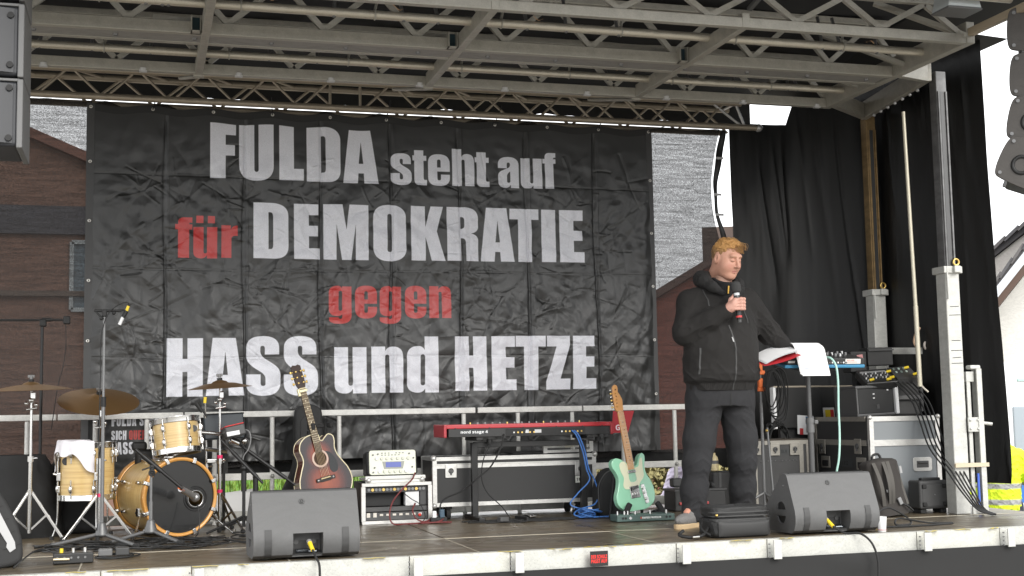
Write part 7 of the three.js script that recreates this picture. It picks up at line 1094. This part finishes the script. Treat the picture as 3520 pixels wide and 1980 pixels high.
  const handR = (x, y, z) => {
    let d = chain(x, y, z, [[3.630, 1.382, -7.648, 0.031], [3.655, 1.405, -7.622, 0.030], [3.672, 1.428, -7.598, 0.026]], 0.02);
    d = smin(d, cap(x, y, z, [3.668, 1.405, -7.600], [3.680, 1.452, -7.588], 0.021, 0.019), 0.015);
    fy.forEach((yy, i) => { const r = 0.0105 - 0.0006 * i; d = smin(d, chain(x, y, z, [[3.680, yy - 0.006 + 0.002 * i, -7.584, r + 0.0012], [mx + 0.004, yy, mz + 0.040, r + 0.0006], [mx + 0.037, yy + 0.002, mz + 0.012, r], [mx + 0.030, yy + 0.001, mz - 0.020, r - 0.001]], 0.008), 0.006); });
    d = smin(d, chain(x, y, z, [[3.655, 1.425, -7.625, 0.016], [3.672, 1.462, -7.634, 0.0135], [mx - 0.012, 1.492, mz - 0.022, 0.0115], [mx + 0.014, 1.503, mz - 0.026, 0.0100]], 0.01), 0.012);
    return d;
  };
  const handL = (x, y0, z0) => { const y = y0 + 0.03, z = z0 + 0.05; let d = chain(x, y, z, [[4.19, 1.145, -7.84, 0.030], [4.20, 1.150, -7.80, 0.033], [4.205, 1.155, -7.765, 0.030]], 0.02); for (let i = 0; i < 4; i++) d = smin(d, chain(x, y, z, [[4.178 + i * 0.019, 1.158, -7.755, 0.0110], [4.174 + i * 0.021, 1.172, -7.725, 0.0100], [4.172 + i * 0.022, 1.160, -7.70, 0.0092]], 0.006), 0.006); return smin(d, chain(x, y, z, [[4.17, 1.145, -7.80, 0.014], [4.145, 1.150, -7.775, 0.012], [4.13, 1.148, -7.752, 0.0105]], 0.008), 0.012); };
  // ---- hidden body volume under the clothes, joined to head and hands
  const bodySDF = (x, y, z) => { let d = toColumn(x, y, z, torsoProf.map(([a, b, c, w, dd]) => [a, b, c, w - 0.035, dd - 0.035]), 0.86, 1.50); d = smin(d, chain(x, y, z, [[...shR, 0.06], [...elR, 0.045], [...wrR, 0.030]]), 0.03); d = smin(d, chain(x, y, z, [[...shL, 0.06], [...elL, 0.045], [...wrL, 0.030]]), 0.03); d = smin(d, chain(x, y, z, [[...hipR, 0.085], [...knR, 0.055], [...anR, 0.042]]), 0.04); d = smin(d, chain(x, y, z, [[...hipL, 0.085], [...knL, 0.055], [...anL, 0.042]]), 0.04); d = smin(d, cap(x, y, z, [3.72, 1.47, -7.91], [3.745, 1.64, -7.885], 0.068, 0.062), 0.05); d = smin(d, cap(x, y, z, anR, [3.40, 0.045, -7.82], 0.04, 0.035), 0.03); return smin(d, cap(x, y, z, anL, [3.87, 0.045, -7.86], 0.04, 0.035), 0.03); };
  const flat = () => [0.58, 0.345, 0.255];
  const gBody = surfaceNets(bodySDF, [3.3, 0.0, -8.12], [4.3, 1.66, -7.58], 0.018, flat), gHead = surfaceNets(bodyHead, [3.62, 1.52, -8.02], [3.92, 1.90, -7.68], 0.0032, skinCol), gHR = surfaceNets(handR, [3.58, 1.33, -7.70], [3.78, 1.53, -7.54], 0.0032, () => [0.60, 0.33, 0.26]), gHL = surfaceNets(handL, [4.10, 1.06, -7.96], [4.27, 1.18, -7.72], 0.004, () => [0.60, 0.33, 0.26]);
  const gAll = mergeGeometries([gBody, gHead, gHR, gHL]); gAll.userData.keep = true; gAll.userData.keepUV = true;
  const skinM = pmat(1, 0.5, 0, { vertexColors: true, bumpMap: noiseTex(256, (u, v) => 0.5 + 0.5 * tnoise(u, v, 90, 3, 131), 14), bumpScale: 0.0004 });
  part('body', gAll, skinM, man);
  // ---- jacket
  const jr = 0.0;
  const jacketRaw = (x, y, z) => {
    let d = toColumn(x, y, z, torsoProf, 0.875, 1.53);
    d = smin(d, cap(x, y, z, [3.63, 1.52, -7.90], [shR[0] - 0.005, shR[1] - 0.005, shR[2]], 0.072, 0.076), 0.05); d = smin(d, cap(x, y, z, [3.80, 1.515, -7.90], shL, 0.075, 0.080), 0.05);
    d = smin(d, chain(x, y, z, [[shR[0] - 0.005, shR[1] - 0.01, shR[2], 0.083], [elR[0] + 0.005, elR[1] + 0.005, elR[2], 0.078], [3.56, 1.34, -7.71, 0.062], [3.648, 1.392, -7.645, 0.047]], 0.03), 0.035);
    d = smin(d, chain(x, y, z, [[shL[0] + 0.005, shL[1], shL[2], 0.086], [elL[0], elL[1], elL[2], 0.074], [wrL[0], wrL[1], wrL[2], 0.046]], 0.03), 0.035);
    return d;
  };
  const jacketSDF = (x, y, z) => {
    let d = jacketRaw(x, y, z);
    // cloth: rib band at the hem, soft drape, creases at elbow and waist
    d += 0.012 * sstep(0.945, 0.925, y) * (d < 0.1 ? 1 : 1); if (y < 0.93) d += 0.0015 * Math.sin((x * 0.94 + z * 0.35) * 520);
    const el = Math.exp(-(Math.pow((x - 3.44) / 0.10, 2) + Math.pow((y - 1.29) / 0.10, 2))), ar = Math.exp(-(Math.pow((x - 3.52) / 0.12, 2) + Math.pow((y - 1.34) / 0.10, 2)));
    d -= 0.010 * el * ridge(x * 5 + y * 4, y * 10 - x * 7, z * 6) + 0.006 * ar * ridge(x * 6 + y * 5, y * 9 - x * 7, z * 6);
    const el2 = Math.exp(-(Math.pow((x - 4.03) / 0.12, 2) + Math.pow((y - 1.28) / 0.14, 2))); d -= 0.010 * el2 * ridge(x * 14 + y * 6, y * 14 + x * 6, z * 9);
    d -= 0.008 * sstep(1.12, 0.96, y) * sstep(0.92, 0.96, y) * ridge(x * 7, y * 9 + x * 3, z * 6) + 0.006 * ridge(x * 4.5 + 3, y * 3.2, z * 4.5) + 0.004 * fbm(x * 8, y * 6, z * 8, 3);
    // neck opening
    d = smax(d, -cap(x, y, z, [3.725, 1.56, -7.845], [3.745, 1.75, -7.82], 0.060, 0.085), 0.015);
    return smax(d, 0.872 - y, 0.006);
  };
  const clothTex = noiseTex(256, (u, v) => 0.5 + 0.3 * tnoise(u, v, 90, 2, 17) + 0.12 * Math.sin((u + v) * tau * 64), 5);
  const jm = mat([0.0135, 0.0122, 0.0115], 0.9, 0, { bumpMap: clothTex, bumpScale: 0.0008 });
  part('jacket', surfaceNets(jacketSDF, [3.28, 0.84, -8.12], [4.29, 1.64, -7.56], 0.0085), jm, man);
  // hood: rolled cloth round the back of the neck, open at the front
  const hood = (x, y, z) => { const pts = [[3.665, 1.515, -7.735, 0.016], [3.610, 1.560, -7.77, 0.028], [3.585, 1.605, -7.84, 0.040], [3.610, 1.625, -7.935, 0.052], [3.70, 1.625, -7.99, 0.056], [3.80, 1.61, -7.95, 0.050], [3.835, 1.585, -7.86, 0.036], [3.815, 1.545, -7.79, 0.024], [3.79, 1.505, -7.755, 0.014]]; let d = chain(x, y, z, pts, 0.03); d -= 0.004 * ridge(x * 14, y * 14, z * 14); return d; };
  part('hood', surfaceNets(hood, [3.50, 1.46, -8.08], [3.90, 1.72, -7.69], 0.007), mat([0.018, 0.0175, 0.0175], 0.92, 0, { bumpMap: clothTex, bumpScale: 0.0006 }), man);
  const collar = (x, y, z) => { const yy = clamp(y, 1.50, 1.635), t = (yy - 1.50) / 0.135, cx = 3.722 + 0.016 * t, cz = -7.855 + 0.004 * t, r = Math.hypot((x - cx) / 1.0, (z - cz) / 1.05), dd = Math.abs(r - 0.083 + 0.006 * t) - 0.009, oy = y - yy; return Math.hypot(Math.max(dd, 0), oy) + Math.min(dd, 0) - 0.003 + 0.0016 * Math.sin(Math.atan2(x - cx, z - cz) * 60); };
  part('sweater_collar', surfaceNets((x, y, z) => smax(collar(x, y, z), y - (1.632 - 0.85 * Math.max(0, z + 7.86) * 0.55), 0.008), [3.60, 1.46, -7.97], [3.85, 1.66, -7.74], 0.005), mat([0.010, 0.010, 0.011], 0.95), man);
  const front = (f, x, y, z0 = -7.5) => { let z = z0; for (let i = 0; i < 60; i++) { const d = f(x, y, z); if (d < 0.0006) break; z -= Math.max(d * 0.7, 0.0008); } return z; };
  const strip = (f, pts, w, off, m, name) => { const c = new THREE.CatmullRomCurve3(pts.map(([x, y]) => V(x, y, 0))); part(name, grid(60, 2, (u, v) => { const p = c.getPoint(u); const x = p.x + (v - 0.5) * w; return [x, p.y, front(f, x, p.y) + off]; }), m, man); };
  const dsd = { side: THREE.DoubleSide };
  strip(jacketSDF, [[3.675, 1.30], [3.698, 1.20], [3.706, 1.10], [3.704, 0.98], [3.700, 0.88]], 0.010, 0.003, mat(0.045, 0.6, 0, dsd), 'zip');
  strip(jacketSDF, [[3.684, 1.222], [3.690, 1.190]], 0.010, 0.008, mat(0.25, 0.4, 0.6, dsd), 'zip_puller');
  strip(jacketSDF, [[3.488, 1.155], [3.485, 1.07], [3.481, 0.985]], 0.009, 0.003, mat(0.07, 0.6, 0, dsd), 'pocket_zip');
  strip(jacketSDF, [[3.563, 1.545], [3.570, 1.49], [3.574, 1.43]], 0.007, 0.006, mat(0.05, 0.7, 0, dsd), 'drawstring'); strip(jacketSDF, [[3.800, 1.50], [3.806, 1.42], [3.815, 1.36], [3.823, 1.315]], 0.007, 0.006, mat(0.05, 0.7, 0, dsd), 'drawstring');
  part('collar_zip_pull', rbox(0.010, 0.052, 0.005, 0.002, [3.712, 1.538, -7.748], [0.1, 0, -0.06]), mat([0.66, 0.40, 0.08], 0.35, 0.5), man);
  // ---- jeans
  const jeansSDF = (x, y, z) => {
    let d = toColumn(x, y, z, [[0.70, 3.69, -7.88, 0.195, 0.14], [0.86, 3.69, -7.88, 0.228, 0.158], [0.95, 3.69, -7.87, 0.235, 0.16]], 0.78, 0.94);
    const a = chain(x, y, z, [[3.580, 0.80, -7.885, 0.120], [3.525, 0.56, -7.87, 0.098], [knR[0], knR[1], knR[2], 0.084], [3.478, 0.24, -7.87, 0.080], [3.470, 0.085, -7.87, 0.078]], 0.05), b = chain(x, y, z, [[3.800, 0.80, -7.885, 0.120], [3.830, 0.56, -7.88, 0.099], [knL[0], knL[1], knL[2], 0.085], [3.845, 0.24, -7.915, 0.080], [3.852, 0.085, -7.95, 0.078]], 0.05);
    d = smin(d, smin(a, b, 0.012), 0.05);
    for (const [kx, ky, s] of [[3.50, 0.40, 1], [3.84, 0.40, 1], [3.47, 0.13, 1.3], [3.85, 0.13, 1.3], [3.60, 0.70, 0.8], [3.80, 0.70, 0.8]]) { const w = Math.exp(-(Math.pow((x - kx) / 0.10, 2) + Math.pow((y - ky) / 0.085, 2))); d -= 0.006 * s * w * ridge((x - kx) * 5 + y * 3, y * 15 + Math.abs(x - kx) * 10, z * 5); }
    d -= 0.004 * ridge(x * 6, y * 5, z * 6 + 2) + 0.002 * fbm(x * 12, y * 9, z * 12, 3);
    return smax(smax(d, 0.035 - y, 0.01), y - 0.945, 0.01);
  };
  const denim = noiseTex(256, (u, v) => 0.5 + 0.3 * Math.sin((u * 2 + v) * tau * 48) * 0.5 + 0.35 * tnoise(u, v, 100, 2, 27), 6);
  part('jeans', surfaceNets(jeansSDF, [3.30, 0.0, -8.1], [4.05, 0.97, -7.66], 0.0085), mat([0.020, 0.020, 0.022], 0.9, 0, { bumpMap: denim, bumpScale: 0.0006 }), man);
  strip(jeansSDF, [[3.692, 0.86], [3.690, 0.80], [3.688, 0.74]], 0.006, 0.002, mat(0.02, 0.8, 0, dsd), 'fly_seam');
  // ---- shoes
  function shoe(p, yaw, label) {
    const s = new THREE.Group(); const up = mat([0.16, 0.155, 0.15], 0.8), so = mat([0.52, 0.38, 0.22], 0.7), to = mat([0.55, 0.26, 0.18], 0.8);
    const f = (x, y, z) => { let d = ell(x, y, z, [0, 0.052, 0.05], [0.046, 0.042, 0.115]); d = smin(d, ell(x, y, z, [0, 0.07, -0.055], [0.040, 0.055, 0.062]), 0.04); d = smin(d, ell(x, y, z, [0, 0.09, -0.03], [0.036, 0.035, 0.055]), 0.03); d = smax(d, 0.022 - y, 0.006); d -= 0.002 * ridge(x * 30, y * 30, z * 40); return d; };
    const g1 = surfaceNets(f, [-0.07, 0, -0.14], [0.07, 0.15, 0.19], 0.006);
    const sole = extr(splineShape([[0, 0.168], [0.034, 0.145], [0.048, 0.08], [0.040, 0.0], [0.042, -0.08], [0.026, -0.115], [0, -0.122], [-0.026, -0.115], [-0.042, -0.08], [-0.040, 0.0], [-0.048, 0.08], [-0.034, 0.145]], 50), 0.024, 0.005, [0, 0.001, 0], [Math.PI / 2, 0, 0]); sole.translate(0, 0.025, 0);
    const M4 = new THREE.Matrix4().makeRotationY(yaw).setPosition(...p);
    g1.applyMatrix4(M4); sole.applyMatrix4(M4);
    const sh = part('shoe', g1, up, man, label); part('sole', sole, so, sh); const tg = rbox(0.045, 0.05, 0.07, 0.02, [0, 0.098, 0.02], [0.5, 0, 0], 3).applyMatrix4(M4); part('tongue', tg, to, sh);
    part('laces', [0, 1, 2, 3].map((k) => tube([[-0.030, 0.082 - k * 0.004, 0.035 + k * 0.018], [0, 0.100 - k * 0.007, 0.042 + k * 0.018], [0.030, 0.082 - k * 0.004, 0.035 + k * 0.018]], 0.0028, 10, 5).applyMatrix4(M4)), mat(0.10, 0.8), sh).userData.kind = 'stuff';
  }
  shoe([3.425, 0.001, -7.835], -0.95, 'grey shoe with tan sole'); shoe([3.865, 0.001, -7.90], 0.25);
  // ---- hair: short cap plus strands swept over the forehead
  const hairCap = (x, y, z) => { const p = toHead(x, y, z), px = p.x, py = p.y, pz = p.z; const line = 0.078 - 0.010 * Math.abs(px) / 0.08 - 0.050 * sstep(0.052, 0.030, pz) - 0.035 * sstep(0.022, 0.008, pz) - 0.055 * sstep(-0.020, -0.055, pz) + 0.006 * Math.sin(px * 70); let d = ell(px, py, pz, [0, 0.033, -0.021], [0.0822, 0.1040, 0.100]); d = smin(d, ell(px, py, pz, [0.008, 0.112, 0.010], [0.055, 0.024, 0.060]), 0.025); d += 0.006 * sstep(line + 0.035, line, py); const hl = smax(line - py, -0.085 - py, 0.02); d = smax(d, hl, 0.012); d = smax(d, -(ell(px, py, pz, [Math.sign(px) * 0.088, -0.004, -0.004], [0.022, 0.036, 0.024])), 0.006); d -= 0.006 * ridge(px * 22 + py * 6, py * 20, pz * 12) + 0.003 * ridge(px * 70, py * 40, pz * 30) - 0.003; return d; };
  const hairCol = (x, y, z) => { const p = toHead(x, y, z), n = 0.5 + 0.5 * fbm(p.x * 60, p.y * 30, p.z * 25, 3), s = sstep(0.02, 0.09, p.y); return [0.17 + 0.28 * s + 0.10 * n, 0.10 + 0.14 * s + 0.05 * n, 0.045 + 0.035 * s + 0.02 * n]; };
  const hair = part('hair', surfaceNets(hairCap, [3.60, 1.60, -8.03], [3.93, 1.92, -7.66], 0.0036, hairCol), mat(1, 0.6, 0, { vertexColors: true }), man);
  const sg = []; const strandM = mat([0.40, 0.225, 0.085], 0.5);
  for (let i = 0; i < 520; i++) {
    const th = rr(-1.35, 1.35), ph = rr(0.25, 1.35), root = V(Math.sin(th) * 0.080 * Math.sin(ph), 0.038 + 0.107 * Math.cos(ph) + 0.004, -0.02 + Math.cos(th) * 0.1 * Math.sin(ph));
    if (root.y < 0.055 && root.z > 0.03) continue; if (root.z < -0.06 && rnd() < 0.3) continue;
    const L = rr(0.02, 0.045), out = root.clone().sub(V(0, 0.02, -0.02)).normalize(), sweep = V(0.92, -0.22, root.z > 0.04 ? 0.05 : 0.30).normalize();
    const p1 = root.clone().addScaledVector(out, L * 0.16).addScaledVector(sweep, L * 0.35), p2 = root.clone().addScaledVector(out, L * 0.12).addScaledVector(sweep, L * 0.95).add(V(0, -0.006, 0));
    const w = [root, p1, p2].map((q) => q.clone().applyQuaternion(HQ).add(HC)); sg.push(new THREE.TubeGeometry(new THREE.CatmullRomCurve3(w), 4, rr(0.0007, 0.0014), 3));
  }
  for (let i = 0; i < 34; i++) { // loose forelock at the right
    const root = V(rr(0.015, 0.062), rr(0.105, 0.125), rr(0.045, 0.07)), a = rr(-0.3, 0.5), L = rr(0.016, 0.036); const w = [root, root.clone().add(V(L * 0.6, 0.003, L * 0.25)), root.clone().add(V(L * 1.0, -0.010 + a * 0.01, L * 0.35)), root.clone().add(V(L * 1.05, -0.028, L * 0.35))].map((q) => q.applyQuaternion(HQ).add(HC)); sg.push(new THREE.TubeGeometry(new THREE.CatmullRomCurve3(w), 8, rr(0.0008, 0.0016), 3)); }
  part('strands', sg, strandM, hair).userData.kind = 'stuff';
  // ---- microphone
  const mic = thing('handheld_microphone', 'black foam-covered handheld microphone with a red ring', 'microphone', [mx + 0.004, 1.33, mz + 0.002]); mic.rotation.set(-0.05, 0, 0.06);
  part('foam', lathe([[0, 0.250], [0.018, 0.249], [0.030, 0.240], [0.034, 0.222], [0.0335, 0.195], [0.029, 0.180], [0.020, 0.178]], [0, 0, 0], [0, 0, 0], 28), mat(0.045, 0.95), mic); part('barrel', lathe([[0, 0], [0.013, 0.0], [0.0165, 0.01], [0.0175, 0.09], [0.0205, 0.178], [0, 0.178]], [0, 0, 0], [0, 0, 0], 24), mat(0.05, 0.35, 0.5), mic); part('silver_band', cyl(0.0212, 0.0205, 0.016, [0, 0.166, 0], [0, 0, 0], 24), mat(0.55, 0.3, 0.8), mic); part('red_ring', cyl(0.0200, 0.0200, 0.012, [0, 0.020, 0], [0, 0, 0], 24), mat([0.60, 0.04, 0.04], 0.4), mic); part('battery_cap', cyl(0.014, 0.012, 0.018, [0, -0.008, 0], [0, 0, 0], 20), mat(0.10, 0.3, 0.5), mic);
}
function bystander(name, label, o) { // simple standing figure; joints in metres from the feet
  const t = thing('person', label, 'person', o.pos, o.turn || 0); const b = o.bend || 0, F = (x, y, z) => [x, y, z + b * Math.max(0, y - 0.9)];
  const sk = (x, y, z) => { let d = ell(x, y, z, F(0, 1.62, 0.03), [0.078, 0.115, 0.098]); d = smin(d, cap(x, y, z, F(0, 1.42, -0.02), F(0, 1.54, 0.0), 0.055, 0.05), 0.03); d = smin(d, ell(x, y, z, F(0, 1.60, 0.125), [0.014, 0.02, 0.016]), 0.02); for (const s of [-1, 1]) { d = smin(d, ell(x, y, z, F(s * 0.078, 1.615, 0.02), [0.01, 0.03, 0.018]), 0.01); const h = o.hands[s < 0 ? 0 : 1]; d = smin(d, cap(x, y, z, [h[0], h[1], h[2]], [h[0] + h[3] * 0.05, h[1] - 0.06, h[2] + 0.02], 0.032, 0.028), 0.02); for (let i = 0; i < 4; i++) d = smin(d, cap(x, y, z, [h[0] + (i - 1.5) * 0.018, h[1] - 0.07, h[2] + 0.02], [h[0] + (i - 1.5) * 0.02, h[1] - 0.125 - 0.01 * Math.sin(i + 1), h[2] + 0.035], 0.0105, 0.009), 0.006); d = smin(d, cap(x, y, z, [h[0], h[1] - 0.03, h[2] + 0.02], [h[0] - s * 0.03, h[1] - 0.075, h[2] + 0.05], 0.013, 0.010), 0.01); } d = smin(d, cap(x, y, z, F(0, 0.95, 0), F(0, 1.42, 0), 0.11, 0.10), 0.05); return d; };
  part('body', surfaceNets(sk, [-0.6, 0.55, -0.4], [0.6, 1.76, 0.9], 0.012), mat([0.50, 0.30, 0.22], 0.55), t);
  const jk = (x, y, z) => { let d = cap(x, y, z, F(0, 0.92, 0), F(0, 1.36, -0.01), 0.185, 0.19); d = smin(d, cap(x, y, z, F(-0.17, 1.39, 0), F(0.17, 1.39, 0), 0.085, 0.085), 0.06); for (const s of [0, 1]) d = smin(d, chain(x, y, z, [[...F(s ? 0.20 : -0.20, 1.38, 0), 0.08], [...o.elbows[s], 0.07], [...o.hands[s].slice(0, 3), 0.052]], 0.03), 0.04); d -= 0.014 * ridge(x * 7, y * 9, z * 7) + 0.008 * ridge(x * 15, y * 22, z * 15); return smax(d, 0.78 - y, 0.01); };
  part('jacket', surfaceNets(jk, [-0.65, 0.72, -0.45], [0.65, 1.56, 0.85], 0.014, o.jacketCol), mat(1, 0.75, 0, { vertexColors: true }), t);
  const tr = (x, y, z) => { let d = smin(chain(x, y, z, [[-0.1, 0.86, 0, 0.115], [-0.11, 0.48, 0.01, 0.08], [-0.11, 0.1, 0, 0.068]], 0.03), chain(x, y, z, [[0.1, 0.86, 0, 0.115], [0.11, 0.48, 0.01, 0.08], [0.11, 0.1, 0, 0.068]], 0.03), 0.03); return d - 0.006 * ridge(x * 8, y * 9, z * 8); };
  part('trousers', surfaceNets(tr, [-0.32, 0.02, -0.2], [0.32, 1.02, 0.2], 0.016), mat([0.03, 0.035, 0.05], 0.9), t);
  for (const s of [-1, 1]) part('shoe', [rbox(0.09, 0.07, 0.26, 0.03, [s * 0.11, 0.036, 0.05], undefined, 3)], M.black, t);
  part('hair', surfaceNets((x, y, z) => smax(ell(x, y, z, F(0, 1.645, 0.015), [0.088, 0.112, 0.106]), (F(0, 1.62, 0)[2] - 0.02 + (z - F(0, 1.62, 0)[2]) * 1.2 > 0.05 ? 1.67 : 1.58) - y, 0.02) - 0.004 * ridge(x * 40, y * 20, z * 30), [-0.13, 1.4, -0.2], [0.13, 1.80, 0.9], 0.009), mat([0.10, 0.06, 0.03], 0.7), t);
  return t;
}
{
  bystander('person', 'person in yellow high-visibility jacket with grey bands behind the stage', { pos: [8.86, G0, -12.0], turn: 2.7, hands: [[-0.33, 0.86, 0.10, 0], [0.20, 1.0, 0.32, 0]], elbows: [[-0.32, 1.10, -0.02], [0.34, 1.06, 0.06]], jacketCol: (x, y, z) => { const b = (y > 1.065 && y < 1.125) || (y > 0.90 && y < 0.955); return b ? [0.30, 0.30, 0.30] : [0.62, 0.78, 0.02]; } });
  bystander('person', 'person in lilac hooded top leaning over behind the railing', { pos: [4.84, G0, -11.2], turn: 0.5, bend: 0.22, hands: [[-0.22, 0.98, 0.36, 0], [0.24, 0.98, 0.36, 0]], elbows: [[-0.34, 1.16, 0.10], [0.33, 1.16, 0.10]], jacketCol: () => [0.56, 0.50, 0.62] });
}
renderer.render(scene, camera);
